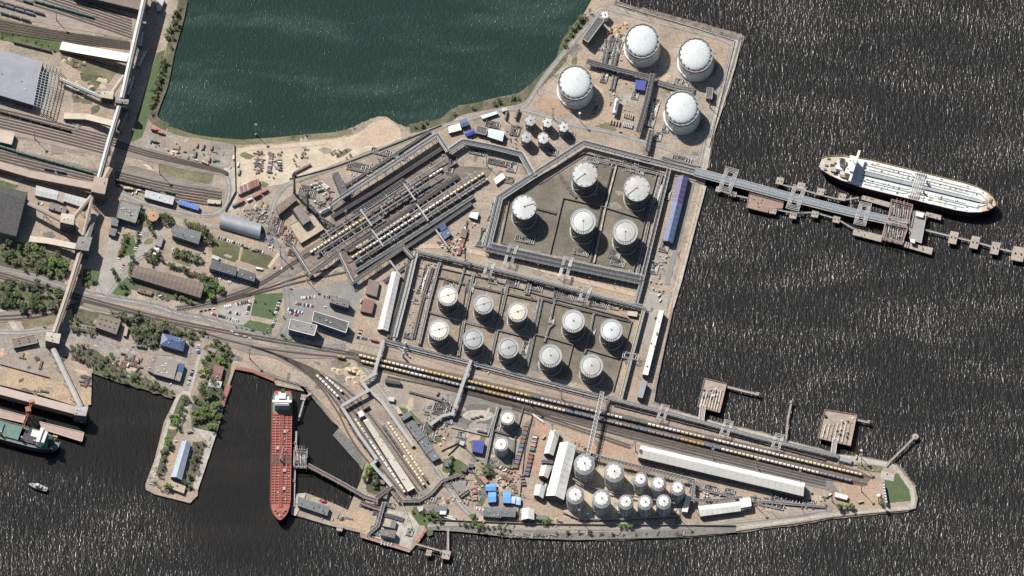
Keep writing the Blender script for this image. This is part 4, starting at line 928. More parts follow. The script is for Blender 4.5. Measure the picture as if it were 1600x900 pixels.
B('huge black coal shed with a grey upper slope, at the photo edge', [(-30, 283), (43, 301), (25, 369), (-48, 350)], 18, 'gable', coalrf, walldk, 'coal_shed', 'shed', rh=6, ridge=.2, vents=2, mark='the black coal shed')
B('pale green shed with a ribbed roof, beside the coal shed', [(57, 290), (91.5, 299), (88.5, 312.5), (55, 305)], 5, 'gable', lightrf, wallg, rh=1.5, stripes=5, mark='the pale green shed')
B('small brown link house between two pale sheds', [(91.8, 299.2), (101.8, 302), (99, 317), (89, 313)], 5, 'flat', creampink, wallg)
B('pale green shed next to the brown link house, under the conveyors', [(102, 302), (136, 311), (129, 324), (99.5, 314)], 5, 'gable', lightrf, wallg, rh=1.5, stripes=5)
B('flat grey brown shed beside two parked vans and the pale sheds', [(80, 316), (105, 324.5), (102, 333.5), (76, 326)], 4, 'flat', mat('mauve_roof', (.2, .175, .17)), wallb, vents=2)
B('grey flat roofed office with scattered roof fans', [(188.5, 312.5), (220, 321.5), (211.5, 348.5), (182.5, 339.5)], 10, 'flat', greyrf, walldk, 'office_block', 'office', vents=12, wins=6, mark='the grey office with roof fans', parapet=greyrf)
B('small grey annex below the office with roof fans', [(175, 339.5), (186, 342), (183.5, 354), (173.5, 351)], 7, 'flat', slaterf, walldk, vents=1)
B('small slate annex at the far end of the office yard', [(172, 356), (183, 358.5), (179.5, 369), (170, 366)], 6, 'flat', slaterf, walldk)
B('white roofed workshop beside the blue shed', [(228, 297), (272.5, 308), (269.5, 320), (225.5, 308)], 7, 'flat', lightrf, walldk, 'workshop', 'workshop', vents=3, stripes=4, mark='the white roofed workshop')
B('bright blue ribbed shed beside the loop road', [(280, 312), (311.5, 321.5), (310, 329), (278.5, 319)], 5, 'gable', blue, walldk, rh=.8, stripes=7, mark='the blue ribbed shed')
B('low cream roofed store inside the loop road', [(325, 311.5), (345, 313.5), (344, 319), (324, 317.5)], 3, 'flat', cream, wallw, vents=1)
B('dark grey ridged office building between trees', [(273, 351.5), (315, 363.5), (310, 381.5), (269, 368)], 10, 'gable', slaterf, walldk, 'office_block', 'office', rh=1.5, ridge=.6, vents=4, wins=7, mark='the dark grey ridged office')
B('small grey gable hut at the gravel lane', [(246, 369), (256, 371), (251.5, 386), (242.5, 383)], 4, 'flat', greyrf, walldk)
B('white roofed cabin below the small grey hut', [(239.5, 387.5), (248.5, 387.5), (247, 399), (239, 397)], 5, 'flat', whitew, wallw)
B('silver round roofed hangar', [(346, 333.5), (409, 351), (406, 374), (343, 355.5)], 2.5, 'arch', mat('hangar_sheet', (.30, .31, .33), (.25, .26, .275), .1, .45, .3), walldk, 'hangar', 'hangar', rh=9, mark='the round roofed hangar')
B('long slate office with a blue wall beside the turf field', [(332, 406), (371, 417.5), (368, 431), (327, 419)], 10, 'flat', dkrf, dullblue, 'office_block', 'office', vents=3, wins=8, mark='the slate office')
B('slate annex with a square roof box, joined to the blue walled office', [(374, 419.5), (400, 428), (397, 440), (370.5, 432)], 9, 'flat', dkrf, dullblue, 'office_block', 'office', vents=3, wins=4)
B('little white roofed hut above the slate office', [(332, 398), (343, 402), (341, 407), (331, 403)], 3, 'flat', lightrf, wallw)
B('very long ribbed brown warehouse beside the main road', [(211, 414), (320, 443), (313, 465.5), (205, 432.5)], 8, 'gable', brownsh, walldk, 'warehouse', 'warehouse', rh=2.2, stripes=16, wins=14, mark='the long brown warehouse')
B('square brown grey building with six dark skylights', [(155, 491), (189, 500), (181.5, 522.5), (149, 511)], 9, 'flat', brownrf, walldk, 'workshop', 'workshop', lights=8, wins=5, mark='the building with skylights')
B('narrow tan hut beside the building with skylights', [(195.5, 510), (201, 511.5), (197.5, 525), (192.5, 524)], 4, 'flat', creampink, wallb)
B('low brown house with pink edges on the sandy yard', [(18, 531), (54, 523.5), (58, 536), (22, 543.5)], 5, 'flat', brownrf, walldk, 'house', 'house', lights=4, parapet=creampink, mark='the pink edged house')
B('blue hipped roof house', [(254, 520.5), (290.5, 530.5), (286, 549), (250.5, 538.5)], 8, 'hip', dullblue, walldk, 'house', 'house', rh=4, vents=6, wins=7, mark='the blue hipped house')
B('wide flat taupe office block with white roof domes', [(245.5, 557), (278.5, 565), (271.5, 592.5), (239.5, 584)], 7, 'flat', mat('taupe_roof', (.25, .215, .19), (.21, .18, .16)), walldk, 'office_block', 'office', vents=8, wins=8, ventm=white, mark='the taupe office block')
B('lilac grey lean-to along the taupe office block', [(239.5, 556), (245, 556.7), (239, 583), (231, 579)], 5, 'flat', mat('mauve_roof', (.2,) * 3), walldk, vents=2, ventm=white)
B('navy roofed annex of the taupe office block', [(280, 567), (288.5, 569.5), (285.5, 582), (277.5, 579.5)], 6, 'flat', mat('dark_blue_roof', (.06, .09, .17)), walldk)
B('small taupe annex below the navy roofed one', [(277.3, 580.7), (285, 583), (281, 596), (273, 593)], 6, 'flat', greyrf, walldk)
B('small grey roofed hut by the end of the level crossing lane', [(326, 543), (339, 546), (336, 552), (325, 547)], 5, 'flat', greyrf, wallb)
B('small dark brown hut beside the dock head', [(338.5, 548), (350, 552), (346, 562), (336.5, 557)], 4, 'flat', brownsh, wallb)
B('red brown roofed shed at the dock corner', [(335, 570), (350, 573.5), (344.8, 594.5), (329, 592)], 5, 'gable', mat('redbrown_roof', (.2, .115, .095)), walldk, rh=1, ridge=.5, vents=2, mark='the red brown shed')
B('white roofed shed below the red brown one', [(328, 592.7), (347, 596.7), (344, 607), (325, 603.5)], 5, 'gable', lightrf, wallw, rh=1, ridge=.7)
B('long shed with a pale blue and a dark slope on the tree pier', [(298.5, 693), (284, 750), (267, 745), (284.5, 689.5)], 6, 'gable', mat('pier_shed_roof', (.27, .31, .37), (.22, .255, .31), .15, .5), walldk, rh=4, stripes=5, mark='the long shed on the tree pier')
B('flat tan roofed house at the tip of the tree pier', [(268, 752), (290, 760), (287, 771), (267, 763.5)], 4, 'flat', tanrf, walldk, 'house', 'house', vents=2)
B('grey office wing with white roof edges, upper one', [(491, 487), (545, 504), (540, 520), (488, 502)], 12, 'flat', dkrf, dullblue, 'office_block', 'office', vents=4, wins=8, parapet=white, mark='the white edged office')
B('grey office wing with white roof edges over a blue glass front', [(454, 499), (495, 509), (490.5, 524.5), (451, 514.5)], 15, 'flat', greyrf, dullblue, 'office_block', 'office', vents=4, wins=9, parapet=white)
B('grey flat house above the white edged office', [(519, 462), (547, 471), (544, 481), (515, 472.5)], 11, 'flat', slaterf, walldk, 'office_block', 'office', vents=8, wins=5, mark='the grey flat house')
B('brown flat roofed store beside the white ridged warehouse', [(576.5, 436.5), (593, 441), (588.5, 464), (571.5, 458)], 4.5, 'flat', brownrf, walldk)
B('red brown flat roofed store below the brown one', [(569, 466.5), (585.5, 470), (581, 490), (563, 486)], 5, 'flat', mat('redbrown_roof', (.2,) * 3), walldk)
B('long white ridged warehouse beside the white pipe rack', [(626, 428), (606.5, 517.5), (590, 514.5), (612, 425)], 6, 'gable', mat('pale_warehouse_roof', (.50, .475, .46), (.43, .40, .385), .05), walldk, 'warehouse', 'warehouse', rh=3.2, mark='the white ridged warehouse', stripes=12)
B('dark slate hut beside the long tanker trains', [(602, 591), (625.5, 595), (625, 601), (602, 597.5)], 5, 'gable', dkrf, walldk, rh=1.4, mark='the dark slate hut')
B('small white hut at the edge of the grey yard', [(607.5, 620), (616.5, 621), (615.5, 627.5), (607.5, 626)], 4, 'flat', lightrf, wallw)
B('cream double cabin on the grass below the white hut', [(618, 636.5), (622, 635), (628, 645.5), (622.5, 647)], 3, 'flat', cream, cream)
B('grey cube house at the head of the slate row', [(627, 651.5), (640, 643), (643.5, 649), (630, 657.5)], 6, 'flat', slaterf, walldk)
B('long slate roofed hall, upper part of the row', [(633.5, 663), (645, 656.7), (664.5, 681), (652.5, 690)], 6, 'flat', slaterf, walldk, 'hall', 'hall', vents=5, mark='the slate row')
B('slate roofed hall in the middle of the slate row', [(654, 691.5), (665.5, 682.3), (677.5, 701.5), (666.5, 709.5)], 6, 'flat', slaterf, walldk, 'hall', 'hall', vents=4)
B('slate roofed hall at the low end of the slate row', [(667.5, 710.5), (678.3, 702.8), (688.5, 715), (676, 721)], 6, 'flat', slaterf, walldk, 'hall', 'hall', vents=2)
B('very long cream canopy over the loading tracks', [(567.5, 657.5), (575, 654), (648, 762), (637, 768)], 8, 'flat', mat('canopy_cream', (.58, .52, .41), (.50, .44, .34), .12, c3=(.62, .58, .48)), walldk, 'loading_canopy', 'canopy', vents=10, ventm=cream, mark='the cream canopy', stripes=14)
B('cream block house at the head of the long canopy', [(559, 645), (565.5, 641), (569.5, 648.5), (562.5, 652)], 8, 'flat', whitew, wallw)
B('white ridged shed by the container rows, uppermost', [(875, 676), (864.5, 712), (850, 708.5), (860, 673)], 7, 'gable', whitew, walldk, rh=4, mark='the upper white shed', stripes=4)
B('big white ridged hall beside the wide silos', [(900.5, 696.5), (881, 781), (853, 774.5), (875, 692)], 11, 'gable', white, walldk, 'hall', 'hall', rh=6.5, mark='the big white hall', stripes=9)
B('small white ridged shed between two others, by the big white hall', [(862, 730.5), (856, 747.5), (842, 743.5), (846, 728)], 8, 'gable', whitew, walldk, rh=4)
B('small white ridged shed lowest by the big white hall', [(853, 761), (848.5, 779), (834, 773.5), (837.5, 758)], 7, 'gable', white, walldk, rh=4)
B('very long white ridged rail hall beside the tanker trains', [(1002, 696), (1257.5, 755), (1255, 775.5), (997, 714.5)], 10, 'gable', mat('rail_hall_roof', (.60, .58, .51), (.54, .52, .46), .03, .6), walldk, 'rail_hall', 'hall', rh=6, wins=30, mark='the long white rail hall', stripes=26)
B('long low white hall by the south quay', [(1091, 791), (1156, 784), (1157.5, 798.5), (1094, 807)], 7, 'gable', white, walldk, 'hall', 'hall', rh=2.6, mark='the low white quay hall', stripes=8)
B('white end house joined to the low quay hall', [(1155.5, 779), (1172.5, 777.5), (1174, 790.5), (1158, 793.5)], 9, 'flat', white, wallw)
B('narrow white sloping house after the narrow silos', [(1072, 775), (1080, 776), (1074, 800), (1065, 799)], 8, 'flat', whitew, wallg)
B('small white block on the red earth near the headland', [(1306, 769.5), (1325, 775), (1323, 781), (1304.5, 776)], 4, 'flat', white, wallw, mark='the white block on the headland')
B('blue grey cabin at the end of the shore pipe rack', [(1312, 713), (1331, 717.5), (1329.5, 724), (1310, 719)], 4, 'flat', bluegreyrf, white, vents=1)
B('upper purple half of the long ridged shed by the sea wall', [(1076, 276.5), (1066.5, 318), (1050.7, 314.5), (1060, 275)], 8, 'gable', purple, walldk, rh=3, mark='the purple shed', stripes=5)
B('lower blue half of the long ridged shed by the sea wall', [(1066.4, 318.4), (1051, 380), (1036, 376), (1050.6, 314.9)], 8, 'gable', dullblue, walldk, rh=3, stripes=7)
B('long narrow white hall on the sea quay', [(1037.5, 486), (1012.5, 586), (1004, 584.5), (1030, 485)], 10, 'flat', white, walldk, 'hall', 'hall', vents=6, ventm=black, mark='the narrow white hall', stripes=12)
B('dark grey roofed end of the narrow quay hall', [(1011.5, 596.5), (1004, 622), (996, 620), (1001.5, 594.5)], 10, 'flat', bluegreyrf, walldk)
B('cream box house at the corner of the twin pipelines', [(981, 486), (996, 487.5), (995, 495), (981, 492.5)], 4, 'flat', cream, walldk)
B('deep blue roofed pump house among the domed tanks', [(993, 125), (1010, 126.5), (1007.5, 141.5), (992.5, 139)], 6, 'flat', navy, walldk, 'pump_house', 'pump house', mark='the deep blue pump house')
B('dark flat roofed house with pale edges in the upper corner', [(934, 27), (944, 32), (919, 66), (910, 60)], 14, 'flat', dkrf, walldk, 'control_house', 'house', parapet=lightrf, vents=1, mark='the dark flat house')
B('grey topped steel frame beside the sea wall road', [(1105, 138), (1114, 138.5), (1112, 155), (1103, 153)], 8, 'flat', dkrf, walldk, parapet=steel)
B('white roofed store in the group at the basin road', [(700, 198.5), (718, 192.5), (721, 203), (702, 208)], 5, 'flat', whitew, walldk, mark='the white store')
B('blue roofed store beside the white store', [(718.6, 189.5), (729, 186), (733, 195), (721.5, 199)], 5, 'gable', dullblue, walldk, rh=1)
B('deep blue roofed store opposite the white store', [(726, 207), (739.5, 201.5), (742.5, 208), (730, 213.5)], 5, 'gable', navy, walldk, rh=1)
B('dark open topped frame house beside the mint shed', [(746, 197), (761, 201), (759, 211), (744, 207.5)], 6, 'flat', dkrf, walldk, parapet=steel)
B('pale mint roofed shed among the basin road stores', [(764, 201), (788, 206), (785, 221), (762, 213.5)], 7, 'gable', mint, walldk, rh=1.2, mark='the mint shed')
B('long pale blue shed along the basin bank', [(751, 181), (775.5, 174), (778.5, 177.5), (754, 186)], 4, 'flat', mint, walldk)
B('small white hut at the end of the long pale blue shed', [(783, 170), (791, 168.5), (793, 172), (785, 174.5)], 4, 'flat', lightrf, walldk)
B('little white hut beside the loading trains', [(772, 279.5), (784.5, 270.5), (789, 278), (775.5, 288)], 4, 'flat', white, wallw)
B('wide brown boiler house beside two stacks', [(431, 322), (459, 303.5), (464, 312), (436, 335)], 9, 'flat', brownrf, wallb, 'boiler_house', 'boiler house', vents=3, mark='the brown boiler house')
B('brown ridged boiler house rising from the tan roof', [(470, 320), (486, 344), (473.5, 351.5), (458, 327.5)], 13, 'gable', mat('boiler_roof', (.2, .17, .155), (.165, .14, .128)), walldk, 'boiler_house', 'boiler house', rh=1.5)
B('wide tan flat roof around the ridged boiler house', [(452, 352), (488, 335), (506, 358), (470, 380)], 4.5, 'flat', tanrf, wallb, 'boiler_house', 'boiler house', vents=3, parapet=tanrf)
B('dark grey control house at the head of the long pipes', [(519.5, 272), (528.5, 268.5), (543, 298), (533, 304)], 10, 'flat', dkrf, walldk, 'control_house', 'house', vents=2)
B('dark navy roofed pump house by the loading trains', [(684, 353), (694.5, 347), (698, 356), (690, 361.5)], 5, 'flat', mat('dark_blue_roof', (.1,) * 3), walldk, 'pump_house', 'pump house')
B('blue roofed pump house below the dark navy one', [(688.5, 364), (700, 357.3), (705, 365.5), (694.5, 374.5)], 5, 'flat', dullblue, walldk, 'pump_house', 'pump house', vents=1, mark='the blue pump house')
B('mint roofed pump house near the rack corner', [(733, 339), (736, 332), (748, 332), (745.5, 343)], 5, 'flat', mint, walldk, 'pump_house', 'pump house')
B('brown roofed hut in the pump yard', [(719, 369.5), (722, 357.5), (730.5, 359), (727.5, 372)], 4, 'flat', brownrf, wallb)
B('slate roofed warehouse on the quay arm with round dark roof lights', [(466, 776), (515, 792.5), (511, 806), (465, 790)], 6, 'flat', slaterf, walldk, 'warehouse', 'warehouse', vents=5, wins=8, ventm=black, mark='the quay arm warehouse')
B('tan roofed house on the bottom jetty', [(603, 810), (612, 812.5), (609, 824), (598, 821.5)], 4, 'flat', tanrf, walldk)
B('grey roofed house beside the tan one on the bottom jetty', [(612.4, 812.8), (620, 815), (617, 826), (609.5, 824.2)], 4, 'flat', slaterf, walldk)
B('slate roofed operations house on the bottom jetty', [(597.5, 827), (619, 829.5), (616, 841), (595, 836)], 9, 'flat', mat('ops_roof', (.16, .145, .145)), bluegreyrf, 'office_block', 'office', vents=2, wins=5, mark='the operations house')
B('grey shed among trees above the bottom quay', [(676, 791), (699, 791.5), (697, 802), (680, 800)], 4, 'flat', slaterf, walldk)
B('tiny mint roofed hut beside the grey shed above the bottom quay', [(688, 798.5), (697.5, 799), (696, 804), (687, 803.5)], 5, 'flat', mint, walldk)
B('small pale roofed cabin on the grass above the bottom jetty', [(652, 793), (661, 791), (661, 797), (655, 799.5)], 3, 'flat', lightrf, walldk)
B('long grey roofed workshop by the bottom quay', [(756, 792), (782.5, 793), (783, 809), (755, 807)], 6, 'gable', slaterf, walldk, 'workshop', 'workshop', rh=1, vents=6, wins=6, ventm=cream, mark='the grey quay workshop')
B('grey roofed workshop joined to the longer one by the bottom quay', [(784, 793), (806, 794), (805, 808), (783.8, 807)], 6, 'gable', slaterf, walldk, 'workshop', 'workshop', rh=1, vents=3, ventm=cream)
B('white ridged shed by the bottom quay', [(834.5, 796), (834.5, 812), (815, 812), (816, 795)], 7, 'gable', white, walldk, rh=3.6, mark='the white quay shed')
B('slate hut with a tree in front, by the white quay shed', [(839, 805), (858, 806.5), (855.5, 812.5), (838, 811)], 5, 'flat', slaterf, walldk)
B('light blue roofed tent hall, upper of the blue group', [(759, 757), (774.5, 756), (775, 766), (759, 766.5)], 5, 'gable', skyblue, walldk, rh=1.4, mark='the light blue halls')
B('light blue roofed tent hall below the upper one', [(763, 769.5), (775, 769), (775, 784), (763, 785)], 5, 'gable', skyblue, walldk, rh=1.2)
B('light blue roofed tent hall beside the container lane', [(786, 769), (798, 769), (798, 786), (786, 785.5)], 5, 'gable', skyblue, walldk, rh=1.2)
B('small pale blue ridged tent next to the light blue halls', [(799, 776), (805.5, 776), (804.5, 787), (798.7, 786)], 4, 'gable', mat('pale_blue_sheet', (.4, .5, .62)), dullblue, rh=1)
B('small striped blue and white tent at the end of the light blue halls', [(807, 776), (814, 778), (813, 789), (806, 788)], 4, 'gable', mat('pale_blue_sheet', (.4,) * 3), skyblue, rh=1, stripes=3)
B('red brown roofed cabin beside the light blue halls', [(749, 746.5), (756, 743.5), (763, 752), (758, 756.5)], 4, 'flat', redrf, wallb, stripes=4)
B('grey low workshop with a white edge in the cabin yard', [(705.5, 756), (720.5, 750), (732.5, 764.5), (717.5, 775)], 4, 'flat', greyrf, walldk, vents=4, mark='the grey yard workshop')
B('slate hut beside the cabin yard lane', [(696.5, 718), (705.5, 719.5), (703, 730), (695, 728)], 4, 'flat', slaterf, walldk)
B('dark hut pair by the yard tree, upper', [(733, 724), (741, 726), (739, 731), (732, 730)], 4, 'flat', dkrf, walldk)
B('dark hut pair by the yard tree, lower', [(722, 729), (730, 731), (728, 738), (721, 735)], 4, 'flat', dkrf, walldk)
B('navy blue ridged hall beside the bright white tank', [(740, 688), (757, 690), (754, 708.5), (738, 705)], 6, 'gable', navy, walldk, 'hall', 'hall', rh=1.2, ridge=.35, mark='the navy blue hall')
B('little white box house beside the navy blue hall', [(720, 689), (726.5, 691), (723.5, 696.5), (717.5, 693.5)], 4, 'flat', lightrf, walldk)
B('slate hut behind the footbridge bend', [(597, 770), (606, 772), (604, 780), (595, 777)], 4, 'flat', slaterf, walldk)
B('dark hut under the trees of the dock bank', [(584, 748), (592, 750), (590, 757), (582, 755)], 4, 'flat', slaterf, walldk)
B('brown hut beside the dock bank trees', [(595, 750), (602, 752), (600, 757), (594, 755)], 3, 'flat', brownrf, walldk)
# half clad end of the big hall: bare portal frames
t = thing('steel_frame', 'bare grey steel roof frame at the open end of the half clad hall', 'steel frame', V0(P(75, 140, 0)))
for i in range(6):
    m = MB(); u = i / 5
    a, r, c_ = P(67 + 27 * u, 97 + 9 * u, 13), P(62 + 26 * u, 112 + 8 * u, 17), P(52 + 27 * u, 164 + 10 * u, 13)
    m.bar(a, r, .7); m.bar(r, c_, .7); m.bar((a.x, a.y, 0), a, .8); m.bar((c_.x, c_.y, 0), c_, .8); part(m, 'portal_frame', steelb, t)
for i in range(14):
    v = i / 13; m = MB(); m.bar(P(62 - 10 * v, 112 + 52 * v, 17 - 4 * v) + Vector((0, 0, .5)), P(88 - 9 * v, 120 + 54 * v, 17 - 4 * v) + Vector((0, 0, .5)), .45); part(m, 'purlin', steelb, t)
# ---------------------------------------------------------------- conveyor galleries and transfer towers
G = gallery
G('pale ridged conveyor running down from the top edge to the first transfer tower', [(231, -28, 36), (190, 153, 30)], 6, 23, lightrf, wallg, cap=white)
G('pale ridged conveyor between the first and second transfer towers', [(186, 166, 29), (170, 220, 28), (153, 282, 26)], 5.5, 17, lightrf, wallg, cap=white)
G('low sloping grey conveyor beside the first transfer tower', [(197, 176, 12), (186, 203, 8)], 7, 3, greyrf, walldk)
G('low pale conveyor in the shade of the long pale one', [(227, 80, 10), (216, 103, 9)], 4.5, 3, lightrf, walldk)
G('short pale conveyor above the low shaded one', [(222, 50, 9), (218, 72, 8)], 5, 3, lightrf, walldk)
G('thin pale conveyor sloping to the grass verge', [(208, 120, 12), (199, 148, 6)], 4.5, 3, lightrf, walldk)
G('brown lower conveyor entering the second transfer tower', [(172, 262, 24), (160, 284, 24)], 8, 18, creampink, wallb)
G('wide cream covered conveyor beside the wagon yard', [(95, 71, 7), (120, 76, 9), (200, 90, 22)], 13, 6.5, whitew, wallb, ridge=False)
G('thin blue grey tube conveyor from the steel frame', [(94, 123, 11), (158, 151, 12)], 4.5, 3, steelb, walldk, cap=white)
G('short cream conveyor climbing to the long pale one', [(176, 144, 12), (194, 118, 24)], 5, 3, cream, wallb)
G('cream conveyor beside the dark hoppers, under the first tower', [(100, 181, 6), (135, 182, 9), (178, 193, 18)], 9, 4, cream, wallb, ridge=False)
G('long cream conveyor row at the photo edge above the pale sheds', [(-20, 252, 12), (48, 272, 12), (146, 291, 20)], 11, 9, creampink, wallb, ridge=False)
G('grey conveyor from the coal shed to the square transfer house', [(44, 317, 20), (96, 343, 22)], 5.5, 3.5, creampink, wallg)
G('slanting grey conveyor from the second tower to the square transfer house', [(143, 306, 24), (115, 339, 23)], 5, 3.5, creampink, wallg)
G('steep thin conveyor between the second and third towers', [(144, 308, 24), (130, 368, 18)], 4, 3.5, creampink, wallg)
G('wide low conveyor rising from the shade to the third tower', [(147, 335, 8), (136, 371, 18)], 8, 8, greyrf, wallg)
G('small bridge between the square transfer house and the third tower', [(116, 352, 14), (130, 367, 16)], 3, 3, creampink, wallg)
G('cream conveyor rising from the coal shed to the third tower', [(46, 373, 5), (74, 376, 9), (120, 385, 18)], 9, 4, cream, wallb, ridge=False)
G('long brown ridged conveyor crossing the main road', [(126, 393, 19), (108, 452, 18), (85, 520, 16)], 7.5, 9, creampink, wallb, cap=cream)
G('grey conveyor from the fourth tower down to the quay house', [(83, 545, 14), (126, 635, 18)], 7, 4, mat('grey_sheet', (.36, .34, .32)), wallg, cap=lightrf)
G('long pink grey conveyor along the sandy quay edge', [(-60, 592, 14), (0, 610, 14), (117, 641, 14)], 12, 11, mat('quay_gallery_roof', (.40, .325, .29), (.35, .28, .25)), wallb, ridge=False)
for lab, q, h, rm in (('first transfer tower on the long pale conveyor, grey top', [(181, 153.5), (201, 156), (200, 163), (180, 160.5)], 30, greyrf), ('cream annex below the first transfer tower', [(180, 161.5), (200, 164), (199, 169), (179.5, 165.5)], 24, cream), ('second transfer tower, tall with a ridged pink grey roof', [(148, 276), (169, 279), (163.5, 303.5), (142.5, 299)], 29, creampink), ('square cream topped transfer house between the conveyors', [(96, 333), (117, 336.5), (115, 351.5), (94, 347)], 24, cream), ('third transfer tower with a ribbed grey roof', [(123, 370), (144, 371), (138, 392), (117, 389)], 24, greyrf), ('fourth transfer tower with a cream top on the sandy yard', [(73, 518.5), (95, 522), (92, 537), (71, 532)], 18, cream), ('quay transfer house at the corner of the sandy yard', [(118, 633), (137, 637), (134, 650), (116, 648)], 20, mat('grey_sheet', (.36,) * 3)), ('cream junction house on the thin blue grey conveyor', [(160, 143), (178, 142.5), (176, 155), (158, 152)], 13, cream)):
    B(lab, q, h, 'gable', rm, walldk, 'transfer_tower', 'tower', rh=1, vents=3, wins=3, mark=lab.split(',')[0].split(' between')[0].split(' at ')[0].split(' on ')[0].split(' with')[0].split(' below')[0].join(('the ', '')))
# ---------------------------------------------------------------- walled bunds
W = wall_along
W('bund_wall', [(792, 312), (800, 300), (870, 262), (912, 240), (1028, 268)], 1.2, 2.6, dkconcrete, 'dark bund wall along the bent pipe rack, above the tall tanks', 'wall')
W('bund_wall', [(1028, 268), (1010, 335), (988, 432), (855, 403)], 1.2, 2.6, dkconcrete, 'dark bund wall on the sea side of the tall tanks', 'wall')
W('bund_wall', [(853, 402), (782, 380), (796, 312)], 1.2, 2.6, dkconcrete, 'dark bund wall at the corner under the white roofed tanks', 'wall')
W('bund_wall', [(858, 402), (880, 310), (946, 325), (1010, 345)], 1.2, 2.8, dkconcrete, 'long dark bund wall crossing the bund between the five tall tanks', 'wall')
W('bund_wall', [(963, 260), (946, 325), (928, 412)], 2.2, 2.6, concrete, 'pale topped bund wall between the two columns of tall tanks', 'wall')
W('bund_wall', [(690, 420), (760, 436), (845, 462), (980, 498), (987, 503)], 1.2, 2.4, dkconcrete, 'dark bund wall under the middle pipe rack', 'wall')
W('bund_wall', [(987, 503), (958, 612)], 1.2, 2.4, dkconcrete, 'dark bund wall beside the twin pipelines', 'wall')
W('bund_wall', [(832, 522), (870, 532), (965, 561)], 1.4, 2.6, dkconcrete, 'dark bund wall between the two rows of pale grey tanks', 'wall')
W('bund_wall', [(895, 540), (883, 590)], 1.2, 2.4, dkconcrete, 'short dark bund wall between the two lower pale grey tanks', 'wall')
W('bund_wall', [(842, 470), (833, 520), (822, 574)], 1.2, 2.4, dkconcrete, 'dark bund wall next to the cream stained tank', 'wall')
W('bund_wall', [(728, 445), (712, 555)], 1, 2.2, dkconcrete, 'dark bund wall after the bright white corner tanks', 'wall')
W('bund_wall', [(785, 450), (764, 570)], 1, 2.2, dkconcrete, 'dark bund wall in the middle of the sandy bund', 'wall')
W('bund_wall', [(672, 490), (735, 507)], 1, 2, concrete, 'low pale bund wall between the two bright white tanks', 'wall')
W('bund_wall', [(735, 507), (832, 530)], 1, 2, concrete, 'low pale bund wall between the rows of the sandy bund', 'wall')
W('bund_wall', [(778, 632), (762, 682), (705, 668)], 1.2, 2, concrete, 'pale wall around the empty bund', 'wall')
W('bund_wall', [(818, 636), (804, 690), (801, 733), (752, 724)], 1.2, 2.4, dkconcrete, 'dark wall around the two tanks by the navy hall', 'wall')
W('fence', [(366, 226), (368, 300), (352, 330)], .4, 3.4, walldk, 'dark fence between the sand bank and the vehicle yard', 'fence')
W('fence', [(452, 280), (520, 262), (600, 232), (690, 196)], .5, 2, grassdry, 'overgrown fence along the basin road above the loading area', 'fence', curve=True)
W('fence', [(0, 603), (60, 618), (118, 636)], .8, 3, walldk, 'dark wall between the sandy yard and the quay conveyor', 'wall')
W('fence', [(0, 570), (30, 578), (78, 591)], .4, 2, walldk, 'thin dark fence across the sandy yard', 'fence')
W('fence', [(670, 812), (800, 818), (900, 820), (1150, 822)], .5, 2.6, wallg, 'long wall along the bottom quay', 'wall', curve=True)
W('fence', [(700, 590), (640, 580), (560, 566)], .4, 1.8, walldk, 'low fence below the tanker trains', 'fence')
W('fence', [(808, 818), (820, 700), (832, 648)], .5, 2.4, wallb, 'dark fence between the container rows and the white sheds', 'fence')
W('fence', [(640, 577), (740, 605), (818, 630)], .4, 1.6, walldk, 'dark low fence above the grey yard', 'fence')
W('fence', [(690, 705), (722, 690), (700, 712)], .5, 2.2, wallb, 'brown wall between the cabin yard and the slate row', 'fence')
W('fence', [(370, 576), (425, 590), (480, 606), (530, 662)], .7, 1.2, dkconcrete, 'low parapet along the head of the tanker dock', 'wall')
W('dyke_wall', [(965, 8), (1080, 42), (1148, 64), (1108, 230)], .8, 1.6, concrete, 'pale sea wall around the domed tanks', 'wall')
# ---------------------------------------------------------------- pipe racks
def cols(n, step, r, ms, o=0.): return [((i - (n - 1) / 2) * step * 1.12 + o, r, (ms + [steeld] if len(ms) < 4 and n > 3 else ms)[i % (len(ms) + (1 if len(ms) < 4 and n > 3 else 0))]) for i in range(n)]
SW_, SD_ = [steelw, steel], [steel, steeld]
rack('wide eight pipe bridge from the shore out to the white tanker', [(1086, 267), (1230, 305.5), (1330, 330.5), (1418, 349)], 9, cols(8, 1.3, .62, [steelj, steelj, steelb, steelw]), 26, steeld, 'jetty_pipe_bridge', catwalk=-7.5, loops=[(1138, 281, 22, 4, white), (1244, 309, 22, 4, white), (1348, 334, 20, 4, white)])
MARKS.append((1240, 305, 'the jetty pipe bridge'))
rack('bent white pipe rack running over the tall tanks to the sea wall', [(832, 273), (870, 249), (912, 222), (1000, 245), (1086, 267)], 9, cols(4, 1.7, .62, [steelw, steelb]), 14, railings=True, catwalk=-6.5)
MARKS.append((930, 230, 'the bent white rack'))
rack('white pipe rack from the bent rack down to the tank corner', [(832, 273), (779, 308), (760, 386)], 8, cols(5, 1.6, .6, [steelw, steelb]), 12, loops=[], catwalk=6)
rack('wide dark many piped rack below the tall tanks', [(760, 386), (850, 406), (1003, 438)], 8, cols(9, 1.5, .5, [steelb, steel, steeld]), 9, steel, loops=[(798, 398, 15, 3, steelw), (884, 418, 16, 4, steelw)], catwalk=9)
MARKS.append((880, 412, 'the wide dark rack'))
rack('tall pipe rack between the tall tanks and the purple shed', [(1046, 262), (1003, 438)], 7.5, [(-2.6, .5, steelw), (-1.2, .4, steeld), (1.2, .4, steel), (2.6, .5, steelw)], 8, steel)
rack('short white ladder like pipe rack under the wide dark rack end', [(1003, 440), (994, 474)], 7, cols(5, 1.2, .45, [steelw, steelb]), 6, steel)
